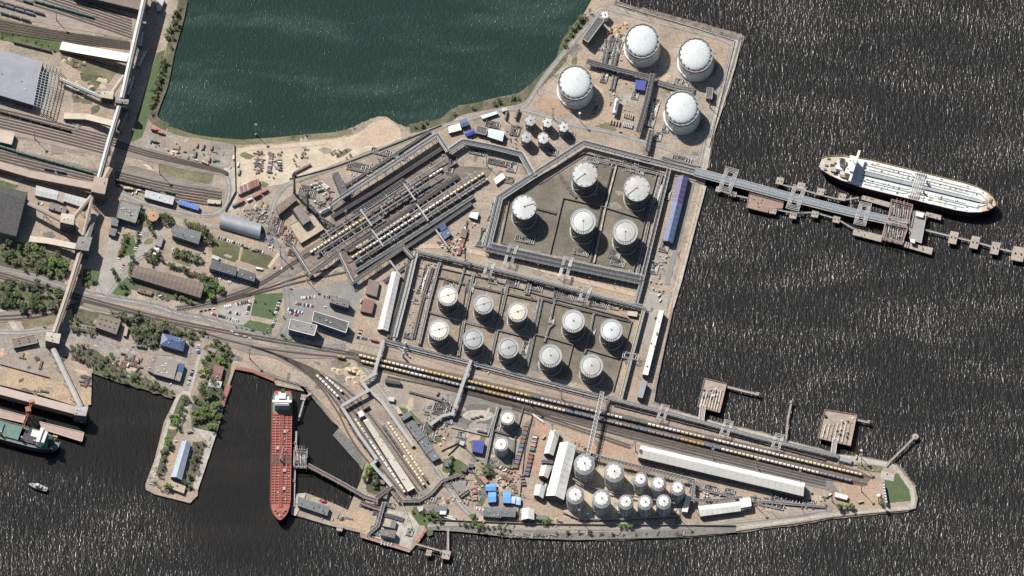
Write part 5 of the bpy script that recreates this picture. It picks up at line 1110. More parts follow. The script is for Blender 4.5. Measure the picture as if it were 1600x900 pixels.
rack('middle pipe rack between the two tank farms', [(650, 393), (720, 409), (800, 428), (1008, 482)], 7.5, [(-2, .5, steel), (-.3, .85, steelb), (1.6, .5, steel)], 9, steel, loops=[(764, 420, 14, 3, steelw), (914, 459, 15, 3, steelw)], catwalk=4.6)
MARKS.append((820, 432, 'the middle rack'))
rack('bright white pipe rack beside the white ridged warehouse', [(650, 394), (637, 450), (617, 527)], 7, cols(5, 1.3, .6, [steelw, white]), 8, steel)
rack('thin pipe rack along the side of the sandy bund', [(687, 410), (671, 470), (655, 537)], 4, cols(3, 1.3, .45, [steelw, steel]), 9, steel)
rack('large twin pipeline along the bottom of the lower tank farm', [(600, 530), (640, 541), (655, 545), (735, 565), (820, 587.5), (935, 617)], 5, [(-1, .75, steelb), (1, .6, steel)], 12, steeld, catwalk=-4)
MARKS.append((800, 585, 'the twin pipeline'))
rack('white twin pipe rack on the sea side of the lower tank farm', [(1006, 484), (988, 552), (969, 626)], 6.5, [(-2, .6, steelw), (-.6, .3, yellow), (.8, .6, steelw), (2.2, .5, steelw)], 9, steel, loops=[(985, 556, 12, 2, steelw)])
rack('long white pipe rack on the shore above the tanker trains', [(948, 621), (1050, 647), (1180, 682), (1310, 713)], 7, [(-2.4, .5, steelw), (-.6, .65, steelw), (1.2, .5, steelw), (2.8, .4, steel)], 11, steel, loops=[(1036, 644, 14, 3, white), (1135, 669, 15, 3, white), (1215, 690, 15, 3, white)])
MARKS.append((1120, 665, 'the shore rack'))
rack('big double pipe rack above the loading trains', [(517, 320), (534, 308), (600, 265), (683, 211), (700, 237)], 10, cols(4, 1.7, .75, [steelb, steelw]), 14)
MARKS.append((610, 260, 'the big double rack'))
rack('many piped rack bending past the mint shed', [(700, 237), (724, 221), (770, 230), (814, 241), (832, 273)], 9, cols(5, 1.7, .62, [steelw, steelb, steel]), 12, catwalk=5)
rack('dark lower rack in the shade of the big double rack', [(520, 338), (600, 290), (692, 231)], 5, cols(3, 1.8, .5, [steeld, rust]), 8, steeld)
rack('grey rack of short cross pipes inside the loading area', [(552, 334), (592, 309), (632, 281)], 3.5, cols(4, 1.9, .4, [steel, steeld]), 5, steel)
rack('dark pipe rack through the middle of the loading area', [(540, 391), (600, 354), (640, 326), (716, 274)], 5, cols(5, 1.4, .45, [steeld, rust, steeld, steel]), 7, steeld)
rack('straight grey pipe rack under the lower pair of loading trains', [(556, 424), (640, 372), (740, 307)], 4, cols(4, 1.3, .5, [steelb, steel]), 10, steel)
rack('outer pipe rack on the lower edge of the loading area', [(607, 405), (680, 357), (737, 318)], 4, cols(4, 1.3, .5, [steeld, steel]), 10, steeld)
rack('grey walkway rack zigzagging around the lower loading corner', [(457, 384), (485, 428), (530, 394), (552, 440), (630, 386), (645, 403)], 9, cols(4, 1.7, .5, [mat('pipe_taupe', (.33, .29, .25)), steel]), 12, steeld, catwalk=0)
MARKS.append((550, 430, 'the zigzag rack'))
rack('dark pipe rack between the domed tanks', [(917, 95), (960, 107), (1020, 122)], 9, cols(5, 1.5, .5, [steelb, steeld, steel]), 10, steel)
rack('tall dark pipe rack running down between the domed tanks', [(1020, 115), (1010, 160), (997, 205)], 10, cols(5, 1.4, .5, [steel, steeld]), 6, steel)
rack('short dark rack from the domed tanks over the road', [(1018, 203), (1011, 235)], 8, cols(5, 1.4, .5, [steelb, steeld]), 6, steel)
rack('row of pale pipes beside the lowest domed tank', [(1026, 128), (1055, 137), (1085, 142)], 3, cols(6, 1.3, .4, [steelw, steel]), 8, steel)
rack('lattice topped pipe rack along the back row of silos', [(900, 704), (960, 719), (1085, 750), (1081, 781), (1124, 781), (1160, 776)], 10, [(-1.6, .3, steelw), (0, .35, steel), (1.6, .3, steelw)], 5, steelw, lower=False)
rack('thin pipe rack along the front row of silos', [(895, 748), (912, 758), (960, 770), (1055, 786)], 6, [(-.6, .3, steelw), (.6, .3, steelw)], 12, steel, lower=False)
rack('white pipe rack on the quay in front of the silos', [(880, 800), (905, 811), (980, 811), (1056, 806)], 3, [(-.6, .35, steelw), (.6, .3, steelw)], 12, steel, lower=False)
rack('curved pipe way at the low end of the loading canopy', [(608, 762), (624, 783), (655, 783), (673, 772), (690, 752), (718, 742)], 4, cols(4, 1.1, .35, [cream, steelw]), 7, steel)
rack('pale pipe rack down to the bottom jetty', [(600, 785), (596, 800), (590, 822), (576, 834)], 5, cols(4, 1.2, .4, [steelw, steel]), 7, steel)
rack('pipe rack beside the two tanks and the navy hall', [(779, 634), (770, 668), (758, 727)], 4, cols(3, 1.1, .4, [steelw, steel]), 9, steel)
rack('long thin light blue pipe past the light blue halls', [(747, 766), (800, 768), (835, 776)], 5, [(0, .35, mat('pipe_paleblue', (.5, .58, .6)))], 16, steel, lower=False)
rack('white pipe leading over the bottom quay lawn', [(628, 786), (643, 822), (640, 830)], 4, [(0, .4, steelw)], 12, steel, lower=False)
rack('grey pipe trench rack beside the bottom quay lawn', [(583, 800), (610, 806), (630, 812)], 2, cols(5, 1.2, .35, [steel, steeld]), 8, steel, lower=False)
rack('pink pipe bridge from the red tanker berth to the shore', [(481, 727), (530, 753), (570, 776), (590, 782)], 6, cols(5, 1.3, .45, [pinkst, steelw]), 22, pinkst, 'jetty_pipe_bridge')
rack('pink pipe rack from the shore up to the loading canopy', [(587, 788), (588, 778), (612, 760)], 6, cols(4, 1.5, .45, [pinkst, creampink]), 9, pinkst)
rack('pink pipe rack along the shore below the red tanker bridge', [(563, 785), (585, 793), (600, 797)], 4, cols(5, 1.2, .45, [pinkst, steelw, steeld]), 7, pinkst)
for lab, pts, n, ms in (('wide white pipe run beside the cream stained tank', [(845, 466), (838, 500), (822, 572)], 5, SW_), ('zigzag single pipe after the cream stained tank', [(867, 468), (860, 500), (865, 506), (858, 512), (851, 534)], 2, SW_), ('thin pipe run between the two upper pale grey tanks', [(928, 490), (922, 520), (914, 552)], 2, SW_), ('pipe run along the first column gap of the sandy bund', [(740, 427), (726, 495), (716, 556)], 3, SW_), ('pipe run along the second column gap of the sandy bund', [(793, 446), (778, 510), (765, 568)], 3, SW_), ('thin pipe run under the upper row of the sandy bund', [(683, 432), (735, 446), (842, 470)], 2, SD_), ('thin cross pipe between the rows of the sandy bund', [(672, 488), (730, 503), (830, 528)], 2, SW_), ('thin pipe down from the middle rack to the bright white corner tank', [(728, 412), (716, 452), (712, 462)], 2, SW_), ('short pipe run from the middle rack into the green floored bund', [(870, 448), (866, 470)], 4, SD_), ('short pipe run from the middle rack above the cream stained tank', [(830, 434), (824, 460)], 4, SW_), ('thin pipe run above the two upper pale grey tanks', [(850, 468), (900, 482), (985, 502)], 2, SD_), ('pipe run beside the low pale bund wall of the tall tanks', [(956, 262), (938, 330), (922, 410)], 2, SD_), ('thin pipe from the bent rack to the ladder topped tank', [(872, 268), (892, 300), (900, 308)], 2, SD_), ('thin pipe across the bund to the rack corner tank', [(838, 325), (868, 333)], 2, SD_), ('pipe run along the lower edge of the tall tank bund', [(782, 384), (860, 404), (986, 433)], 3, SW_), ('pipe run along the upper edge of the tall tank bund', [(918, 246), (970, 257), (1030, 272)], 3, SW_), ('pipe run on the sea side of the tall tank bund', [(1034, 272), (1015, 340), (996, 428)], 3, SW_), ('pipe comb leading to the upper domed tank', [(950, 62), (944, 98)], 6, SW_), ('second pipe comb leading to the upper domed tank', [(966, 66), (958, 102)], 6, SW_), ('pipe comb beside the ladder domed tank', [(935, 108), (962, 114), (956, 140)], 5, SW_), ('pipe comb at the foot of the tall dark rack', [(1018, 160), (1012, 196)], 6, SW_), ('pipe run beside the sea wall road', [(1092, 262), (1060, 254), (1035, 246)], 4, SW_), ('pale pipe run beside the container lane', [(770, 672), (790, 678), (808, 682)], 2, SD_), ('long low pipe run beside the upper shore rack', [(960, 633), (1100, 668), (1290, 718)], 2, SD_), ('pipe run behind the white ridged rail hall', [(1085, 762), (1170, 782), (1290, 792)], 3, SW_), ('pipe run along the warehouse rack lane', [(640, 408), (625, 470), (608, 528)], 4, SD_), ('thin pipe pair along the lane of the sandy bund', [(676, 418), (660, 470), (646, 528)], 3, SD_), ('low pipe run across the grey pipe yard', [(640, 612), (690, 626), (704, 640)], 2, SD_), ('pipe run below the grey zigzag rack', [(600, 440), (640, 412), (648, 400)], 4, SD_), ('pipe run on the upper side of the big double rack', [(540, 290), (600, 252), (672, 205)], 3, SD_), ('pipe run from the boiler plant to the loading racks', [(468, 300), (500, 340), (520, 352)], 4, SD_), ('pipe pair across the boiler yard', [(474, 330), (500, 352), (505, 372)], 4, [steeld, rust])):
    rack(lab, pts, 2.2, cols(n, 1.35, .42, ms), 10, steeld, 'pipe_run', lower=False)
# pedestrian galleries and lattice bridges
GT = mat('walkway_sheet', (.33, .335, .32), (.28, .285, .272))
for lab, pts in (('grey pipe gallery from the warehouse corner over the tanker trains', [(599, 531, 9), (584, 586, 9)]), ('grey pipe gallery elbow above the sand heaps', [(587, 583, 9), (565, 596, 9), (576, 611, 9)]), ('grey pipe gallery crossing the fan of tracks', [(577, 609, 9), (534, 634, 9)]), ('long grey pipe gallery beside the loading canopy', [(533, 634, 8), (562, 680, 8), (589, 718, 8)]), ('grey pipe gallery from the dock trees to the curved pipe way', [(589, 718, 7), (581, 725, 7), (612, 760, 7)]), ('thin dark footbridge crossing the tanker trains to the cabin yard', [(736, 562, 9), (706, 649, 9)]), ('bent grey pipe gallery beside the empty bund', [(706, 646, 7), (690, 650, 7), (672, 664, 7)]), ('long low grey pipe way along the slate row', [(577, 609, 5), (597, 628, 4), (646, 697, 4)])):
    G(lab, pts, 4.2, 2.4, GT, wallg, 'pipe_gallery', 'gallery', 14, steeld, ridge=False)
t = thing('lattice_bridge', 'tall lattice bridge over the tanker trains, from the shore rack to the silos', 'bridge', V0(P(940, 620, 14)))
a, b = P(941, 614, 14), P(919, 712, 14); d = (b - a).normalized(); nn = Vector((-d.y, d.x, 0)) * 2.6; L = (b - a).length; k = 18
for s in (1, -1):
    for dz in (0, 3):
        m = MB(); m.bar(a + nn * s + Vector((0, 0, dz)), b + nn * s + Vector((0, 0, dz)), .45); part(m, 'chord', steelw, t)
for i in range(k + 1):
    m = MB(); p = a + d * L * i / k; m.bar(p + nn + Vector((0, 0, 3)), p - nn + Vector((0, 0, 3)), .4)
    for s in (1, -1): m.bar(p + nn * s, p + nn * s + Vector((0, 0, 3)), .25)
    if i < k: m.bar(p + nn + Vector((0, 0, 3)), p - nn + d * L / k + Vector((0, 0, 3)), .3)
    part(m, 'lattice', steelw, t)
m = MB(); m.bar(a + Vector((0, 0, .8)), b + Vector((0, 0, .8)), 3, 1.4); part(m, 'conveyor_trough', steeld, t)
for i in (0, .33, .66, 1):
    m = MB(); p = a + d * L * i
    for s in (1, -1): m.bar((p + nn * s).xy.to_3d(), p + nn * s, .6)
    part(m, 'trestle', steel, t)
MARKS.append((930, 660, 'the lattice bridge'))
# chimneys
for x, y, h, r, lab in ((460, 303, 58, 1.5, 'tall grey stack with a dark top platform, behind the boiler house'), (481, 327, 42, 1.6, 'dark stack in the middle of the boiler plant'), (727, 408, 36, .9, 'thin dark flare stack standing at the lane between the tank farms')):
    p = P(x, y); t = thing('chimney', lab, 'chimney', p)
    m = MB(); m.lathe((p.x, p.y, 0), [(r * 1.5, 0), (r, h * .4), (r * .85, h)], 12); part(m, 'shaft', steeld, t, True)
    m = MB(); m.lathe((p.x, p.y, h * .86), [(r * 2.6, 0), (r * 2.6, .5), (r, .5)], 12); part(m, 'platform', black, t)
    m = MB(); m.lathe((p.x, p.y, h), [(r * 1.05, -.6), (r * 1.05, .4), (r * .7, .4)], 12); part(m, 'rim', black, t)
    m = MB(); m.bar((p.x, p.y - r * 1.5, 0), (p.x, p.y - r, h * .86), .4); part(m, 'ladder', steel, t)
# striped screen on the headland lawn
t = thing('striped_screen', 'long narrow screen of white and blue panels on the headland lawn', 'screen', P(1386, 785))
for i in range(14):
    m = MB(); a_, b_ = P(1380 + 5.2 * i / 14, 754 + 31 * i / 14, 8), P(1380 + 5.2 * (i + .96) / 14, 754 + 31 * (i + .96) / 14, 8); m.bar(a_ - Vector((0, 0, 4)), b_ - Vector((0, 0, 4)), 2.6, 7.9); part(m, 'panel', white if i % 2 else dullblue, t)
p = P(1373, 786); t = thing('water_tower', 'small white headed tank on a post at the headland lawn', 'tank', p)
m = MB(); m.lathe((p.x, p.y, 0), [(.8, 0), (.6, 18)], 8); part(m, 'post', steel, t)
m = MB(); m.lathe((p.x, p.y, 18), [(1, 0), (2.6, 1.2), (2.6, 3.2), (.3, 4)], 14); part(m, 'head', white, t, True)
# ---------------------------------------------------------------- ships
class Ship:
    def __init__(s, name, label, stern, bow, beam, deck, prof, hull_m, deck_m, low_m, cat='ship'):
        s.deck = deck; s.o = P(*stern, deck); e = P(*bow, deck); s.L = (e - s.o).length; s.d = (e - s.o).normalized(); s.n = Vector((-s.d.y, s.d.x, 0)); s.b = beam / 2; s.prof = prof
        s.rz = math.atan2(s.d.y, s.d.x)
        c = s.o + s.d * s.L / 2; s.t = thing(name, label, cat, (c.x, c.y, -2.5))
        def ring(z, f=1.0, e0=0., e1=0.):
            r = [s.at(u * (1 - e0 - e1) + e0, w_ * f, z) for u, w_ in prof]; return r + [s.at(u * (1 - e0 - e1) + e0, -w_ * f, z) for u, w_ in reversed(prof)]
        def skin(a, b, name, m):
            mb = MB(); n = len(a); mb.add(a + b, [(i, (i + 1) % n, n + (i + 1) % n, n + i) for i in range(n)]); return part(mb, name, m, s.t)
        skin(ring(-3.2, .97, .02, .03), ring(deck * .3 - 1.5, .99, .008, .012), 'hull_bottom', low_m)
        skin(ring(deck * .3 - 1.5, .99, .008, .012), ring(deck + 1.0), 'hull', hull_m)
        m = MB(); r = ring(deck, .985, .003, .003); m.add(r[::-1], [tuple(range(len(r)))]); part(m, 'deck', deck_m, s.t)
    def at(s, u, v, z):
        p = s.o + s.d * (s.L * u) + s.n * (s.b * v); return Vector((p.x, p.y, z))
    def slab(s, name, m, u0, u1, v, z, dz=.06, parent=None):
        """deck paint following the hull between u0 and u1"""
        pr = lambda u: next((a[1] + (b[1] - a[1]) * (u - a[0]) / (b[0] - a[0] + 1e-9) for a, b in zip(s.prof, s.prof[1:]) if a[0] <= u <= b[0]), 0)
        us = [u0 + (u1 - u0) * i / 10 for i in range(11)]; r = [s.at(u, min(v, pr(u) * .97), z + dz) for u in us] + [s.at(u, -min(v, pr(u) * .97), z + dz) for u in reversed(us)]
        mb = MB(); mb.add(r[::-1], [tuple(range(len(r)))]); return part(mb, name, m, parent or s.t)
    def box(s, name, m, u, v, z, lx, ly, lz, parent=None):
        mb = MB(); p = s.at(u, v, z); mb.box(p, lx, ly, lz, s.rz); return part(mb, name, m, parent or s.t)
    def line(s, name, m, pts, r=.4, parent=None):
        mb = MB(); mb.tube([s.at(*p) for p in pts], r, 5); return part(mb, name, m, parent or s.t)
hullred = mat('hull_dark_red', (.09, .03, .03), (.065, .022, .022), .1, .6)
PROF = [(0, .28), (.02, .48), (.08, .72), (.16, .9), (.26, 1), (.8, 1), (.87, .93), (.93, .74), (.97, .48), (.99, .22), (1, .02)]
sh = Ship('tanker_ship', 'long white decked oil tanker moored at the end of the jetty pipe bridge', (1281, 254), (1556, 321), 47, 11, PROF, mat('hull_black', (.025, .024, .03), (.018, .017, .022), .1, .5), mat('deck_white', (.56, .58, .57), (.46, .475, .465), .09, .5, c3=(.49, .48, .44)), hullred)
MARKS.append((1420, 290, 'the white tanker'))
D = 11.05
sh.slab('forecastle_deck', mat('deck_tan', (.50, .38, .29), (.42, .32, .25), .15), .935, .995, .9, D); sh.slab('aft_deck', cream, .005, .1, .85, D)
sp = sh.box('superstructure', whitew, .178, 0, 11, 11, 30, 15)
for v in (-.86, .86): sh.box('bridge_wing', whitew, .197, v, 24.5, 3.4, 12, 1.2, sp)
sh.box('bridge', white, .192, 0, 26, 6, 24, 3, sp)
for i in range(9): sh.box('window', glass, .192 + .0122, -.44 + i * .11, 27.3, .3, 2, 1.2, sp)
for u, v, lx, ly, h_, m_ in ((.145, .45, 9, 8, 9, whitew), (.145, -.4, 9, 9, 6, lightrf), (.12, -.05, 12, 12, 7, white), (.09, .3, 7, 6, 4, cream), (.088, -.3, 8, 7, 3, steel)): sh.box('deck_house', m_, u, v, 11, lx, ly, h_)
fn = sh.box('funnel', whitew, .128, .02, 11, 7, 6, 21); sh.box('funnel_band', redrf, .128, .02, 27, 7.2, 6.2, 2.5, fn); sh.box('funnel_top', black, .128, .02, 32, 6, 5, 1.2, fn)
for u, v in ((.15, .08), (.108, .5), (.105, -.5), (.072, 0)): sh.box('deck_gap_shade', black, u, v, 11.06, 6, 5, .3)  # black slabs paint the shade of gaps and open wells aft
for v in (.3, -.3): sh.box('vent_post', white, .165, v, 11, 1.6, 1.6, 17)
for v, c_ in ((.62, .14), (-.75, .15)): sh.box('lifeboat', orange, c_, v, 17, 8, 3, 3)
sh.box('mast', white, .19, .1, 29, 1, 1, 9)
for v in (-.1, -.06, -.02, .02, .06, .1): sh.line('deck_pipe', mat('deck_pipe_grey', (.42, .44, .44), (.34, .36, .36), .2), [(.25, v, 12), (.93, v * .6, 12)], .45)
for v in (.32, -.4, .72, -.72): sh.line('deck_pipe', steel, [(.27, v, 11.6), (.5, v, 11.6), (.53, v * .6, 11.6)], .3); sh.line('deck_pipe', steel, [(.58, v, 11.6), (.84, v * .95, 11.6)], .3)
for v in (.17, -.17, .55, -.55): sh.line('deck_line', black, [(.24, v, 11.4), (.90, v * (.9 if abs(v) > .3 else .7), 11.4), (.955, v * .18, 11.4)], .32)
for u in (.30, .38, .46, .54, .62, .70, .78, .86): sh.line('deck_seam', grey, [(u, -.9, 11.15), (u, .9, 11.15)], .16)
for i in range(70): 
    u, v = .25 + (i % 23) * .03, rnd.choice([-1, 1]) * rnd.uniform(.28, .85); sh.box('deck_hatch', rnd.choice([black, steeld, grey]), u, v, 11.05, rnd.uniform(.9, 2.6), rnd.uniform(.8, 1.8), .8)
for i in range(9): sh.line('manifold_pipe', steeld if i % 2 else steel, [(.53 + i * .006, -.93, 12.4), (.53 + i * .006, .93, 12.4)], .35)
for v in (.8, -.8): sh.box('drip_tray', dkrf, .554, v, 11.05, 16, 3, .7)
for v in (.35, -.35): 
    c_ = sh.box('hose_crane', grey, .60, v, 11, 2, 2, 8); sh.line('crane_jib', cream, [(.60, v, 18.5), (.545, v * .9, 16.5)], .6, c_)
mb = MB(); cc = sh.at(.648, -.62, 11.1); mb.lathe(cc, [(9.5, 0), (9.5, .07)], 36); hp = part(mb, 'helipad', mat('helipad_paint', (.76, .76, .66), (.74, .74, .64), .1, .6), sh.t)
mb = MB(); mb.tube([cc + Vector((2.9 * math.cos(a * .2618), 2.9 * math.sin(a * .2618), .18)) for a in range(25)], .4, 4); part(mb, 'marking_ring', black, hp)
mb = MB(); x_, y_ = sh.d, sh.n
for s_ in (-1, 1): mb.bar(cc + x_ * s_ * 1.1 + y_ * 1.7 + Vector((0, 0, .16)), cc + x_ * s_ * 1.1 - y_ * 1.7 + Vector((0, 0, .16)), .65, .08)
mb.bar(cc - x_ * .9 + Vector((0, 0, .17)), cc + x_ * .9 + Vector((0, 0, .17)), .6, .08); part(mb, 'letter_h', black, hp)
for v in (.3, -.3, .12): sh.box('winch', steeld, .965, v, 11, 4, 3, 1.8)
for v in (.4, -.1, -.4): sh.box('winch', steeld, .04, v, 11, 4, 3, 1.8)
sh.box('foremast', whitew, .972, 0, 11, 1, 1, 12)
for s_ in (1, -1): sh.line('bulwark_rail', rust if s_ < 0 else yellow, [(u, w_ * s_, 12.1) for u, w_ in PROF], .3)
PR = [(0, .72), (.01, .86), (.05, .97), (.1, 1), (.84, 1), (.9, .92), (.945, .72), (.975, .45), (.993, .2), (1, .03)]
rd = mat('deck_red', (.34, .10, .075), (.26, .075, .06), .1, .75)
rs = Ship('tanker_ship', 'long red decked tanker moored bow down in the narrow dock', (441, 610), (437.5, 813), 28.5, 9, PR, mat('hull_red', (.22, .05, .04), (.16, .035, .03), .1, .6), rd, hullred)
MARKS.append((440, 715, 'the red tanker'))
rs.slab('poop_deck', mat('deck_green', (.10, .22, .15), (.08, .17, .12), .15), .03, .17, .9, 9)
sp = rs.box('superstructure', white, .115, 0, 9, 13, 20, 14); rs.box('wheelhouse', white, .085, 0, 23, 11, 10, 3, sp); rs.box('bridge_wing', white, .125, 0, 23, 4, 27, 1.2, sp); rs.box('front_wall', bluegreyrf, .151, 0, 9, 1.2, 20, 13, sp)
for i in range(6): rs.box('window', glass, .1545, -.5 + i * .2, 19, .4, 1.6, 1.2, sp)
fn = rs.box('funnel', black, .05, .1, 9, 7, 6, 17); rs.box('funnel_top', mat('green_dark', (.03, .08, .05)), .05, .1, 26, 6, 5, 1, fn)
for v in (.55, -.55): rs.box('lifeboat', orange if v > 0 else mint, .07, v, 14, 6, 2.4, 2.4)
rib = mat('deck_frame_red', (.22, .065, .055), (.16, .05, .042), .2)
for i in range(34): rs.line('deck_frame', rib, [(.19 + i * .0205, -.9, 9.5), (.19 + i * .0205, .9, 9.5)], .55)
for v in (-.16, -.05, .05, .16): rs.line('deck_pipe', redrf if v else pinkst, [(.18, v, 10.6), (.9, v, 10.6)], .4)
for v in (-.55, .55): rs.line('deck_pipe', pinkst, [(.2, v, 10.3), (.86, v, 10.3)], .3)
for i in range(8): rs.line('manifold_pipe', steel if i % 2 else redrf, [(.50 + i * .009, -.95, 10.9), (.50 + i * .009, .95, 10.9)], .35)
c_ = rs.box('hose_crane', grey, .545, -.05, 9, 2, 2, 9); rs.line('crane_jib', steeld, [(.545, -.05, 18), (.45, .25, 16)], .7, c_)
for u, v in ((.94, .3), (.94, -.3), (.965, 0), (.925, .5), (.925, -.5)): rs.box('winch', cream if v == 0 else steeld, u, v, 9, 3, 2.6, 1.6)
for i in range(36): rs.box('deck_fitting', rnd.choice([pinkst, steeld, rust, cream]), rnd.uniform(.19, .89), rnd.uniform(-.8, .8), 9, rnd.uniform(1, 2.4), rnd.uniform(1, 2.2), 1.2)
for u in (.32, .45, .62, .76): rs.box('deck_house', pinkst, u, rnd.choice([-.35, .35]), 9, 5, 4, 2.5)
rs.box('foremast', redrf, .955, 0, 9, .9, .9, 11)
for s_ in (1, -1): rs.line('bulwark_rail', redrf, [(u, w_ * s_, 10.1) for u, w_ in PR], .25)
gs = Ship('cargo_ship', 'cargo ship with green decks and hatch covers, lying at the photo edge quay', (93, 696), (-70, 652), 30, 8, PROF, mat('hull_navy', (.03, .05, .085), (.022, .038, .065), .1, .5), mat('deck_ship_green', (.12, .175, .15), (.085, .13, .11), .2, .7, c3=(.15, .13, .11)), hullred)
MARKS.append((40, 685, 'the green decked ship'))
sp = gs.box('superstructure', white, .16, .1, 8, 10, 19, 15); gs.box('bridge', whitew, .185, .1, 23, 5, 24, 2.6, sp); gs.box('green_deck_block', green, .12, .1, 8, 8, 20, 8)
for i in range(5): gs.box('window', glass, .2013, -.35 + i * .22, 24, .3, 2, 1.2, sp)
fn = gs.box('funnel', mat('green_dark', (.03,) * 3), .08, .1, 8, 7, 6, 17); gs.box('funnel_top', black, .08, .1, 25, 6, 5, .8, fn)
gs.box('lifeboat', orange, .06, -.6, 12, 7, 2.6, 2.6); gs.box('stern_house', slaterf, .05, .35, 8, 8, 10, 3)
for u0, mm in ((.235, mat('hold_dark', (.07, .06, .07))), (.36, mat('hatch_green', (.13, .20, .165), (.1, .155, .13), .2)), (.56, mat('hatch_green', (.1,) * 3)), (.76, mat('hatch_green', (.1,) * 3))): gs.box('hatch', mm, u0 + .065, 0, 8, 24, 20, 2.2)
gs.box('open_hatch_cover', white, .245, -.45, 8.1, 11, 11, 3)
for u in (.225, .345, .545, .745): gs.box('deck_crane', steel, u, .55, 8, 2.4, 2.4, 10)
for s_ in (1, -1): gs.line('bulwark_rail', cream, [(u, w_ * s_, 9.1) for u, w_ in PROF], .3)
tb = Ship('work_boat', 'small grey work boat with a white deckhouse, alone on the open water', (74, 765), (44, 755), 8.5, 1.2, [(0, .7), (.1, .95), (.6, 1), (.85, .7), (.96, .3), (1, .02)], mat('boat_hull', (.2, .17, .17), (.15, .13, .13)), mat('boat_deck', (.3, .3, .3)), black, 'boat')
h_ = tb.box('deckhouse', lightrf, .45, 0, 1.2, 9, 4.6, 3); tb.box('wheelhouse', white, .52, 0, 4.2, 4, 3.6, 2.2, h_); tb.box('window', glass, .59, 0, 4.8, .2, 3, 1, h_); tb.box('mast', steel, .4, 0, 4.2, .4, .4, 6); tb.box('winch', cream, .15, 0, 1.2, 3, 2.5, 1.4); tb.box('foredeck_hatch', steeld, .8, 0, 1.2, 2, 2, .6)
rb = Ship('small_boat', 'tiny red boat tied to the inner side of the quay arm', (510, 784), (499, 782), 4.5, .8, [(0, .8), (.5, 1), (.85, .6), (1, .03)], red, red, black, 'boat')
rb.box('cabin', redrf, .4, 0, .8, 3.5, 2.6, 1.6); rb.box('mast', white, .3, 0, .8, .25, .25, 4)
# ---------------------------------------------------------------- jetties, dolphins and walkways over the water
def jetty(label, poly, z, m, name='jetty_platform', edge=None, items=0, thick=1.4):
    q = [P(x, y, z) for x, y in poly]; c = sum(q, Vector()) / len(q); t = thing(name, label, 'jetty', (c.x, c.y, -2.5))
    mb = MB(); mb.prism([V0(p) for p in q], z - thick, z); part(mb, 'deck', m, t)
    n = len(q)
    for i in range(n):
        L = (q[(i + 1) % n] - q[i]).length; k = max(1, round(L / 9))
        for j in range(k):
            p = q[i].lerp(q[(i + 1) % n], j / k); p = p + (c - p) * .08; mb = MB(); mb.lathe((p.x, p.y, -5), [(.6, 0), (.6, z - thick + 5)], 8, 1, False); part(mb, 'pile', steeld, t)
    if edge:
        mb = MB()
        for i in range(n): mb.bar(q[i] + Vector((0, 0, .35)), q[(i + 1) % n] + Vector((0, 0, .35)), .9, .7)
        part(mb, 'edge_beam', edge, t)
    for i in range(items):
        u, v = rnd.uniform(.12, .88), rnd.uniform(.12, .88); p = lerp2([q[0], q[1], q[-2], q[-1]], u, v); mb = MB(); mb.lathe(p, [(.5, 0), (.5, .8), (.8, .8), (.8, 1.1)], 8); part(mb, 'bollard', black, t)
    return t
JD = mat('jetty_concrete', (.36, .30, .25), (.29, .245, .205), .1, fine=.3); JR = mat('jetty_redbrown', (.31, .215, .165), (.25, .175, .14), .1, fine=.35)
jetty('red brown landing platform under the jetty pipe bridge, next to the shore', [(1172, 298), (1225, 311.5), (1222.5, 326), (1203, 325), (1199, 332.5), (1166, 324)], 4, JR, edge=rust, items=5)
jetty('narrow mooring platform at the white tanker stern side', [(1348, 305), (1391, 316.5), (1389, 324), (1345.5, 311.5)], 3, JD, items=3)
jetty('narrow mooring platform on the outer side before the loading frames', [(1334, 356), (1379, 368), (1376.5, 378), (1332, 366.5)], 3, JD, items=3)
jetty('narrow mooring platform on the outer side after the loading frames', [(1413, 377), (1458, 387.5), (1455.5, 398), (1412, 385.5)], 3, JD, items=3)
jetty('narrow mooring platform by the white tanker hull after the control deck', [(1447.5, 330.8), (1471, 336.7), (1470, 344), (1446, 337.5)], 3, JD, items=2)
jetty('grey control deck of the tanker jetty', [(1429, 329), (1447, 333.5), (1446.5, 342), (1439.5, 380), (1421.5, 374), (1420.5, 352)], 6, mat('control_deck_grey', (.27, .255, .24), (.22, .21, .2)), edge=steel)
B('pale cabin on the upper end of the grey control deck', [(1431, 330.5), (1443.5, 333.5), (1442, 340), (1431, 337)], 9, 'flat', whitew, wallw, base=6.01, name='jetty_cabin', cat='cabin', door=False)
B('pale cabin on the lower end of the grey control deck', [(1423, 373), (1430, 375), (1429, 380), (1422.5, 378)], 9, 'flat', whitew, wallw, base=6.01, name='jetty_cabin', cat='cabin', door=False)
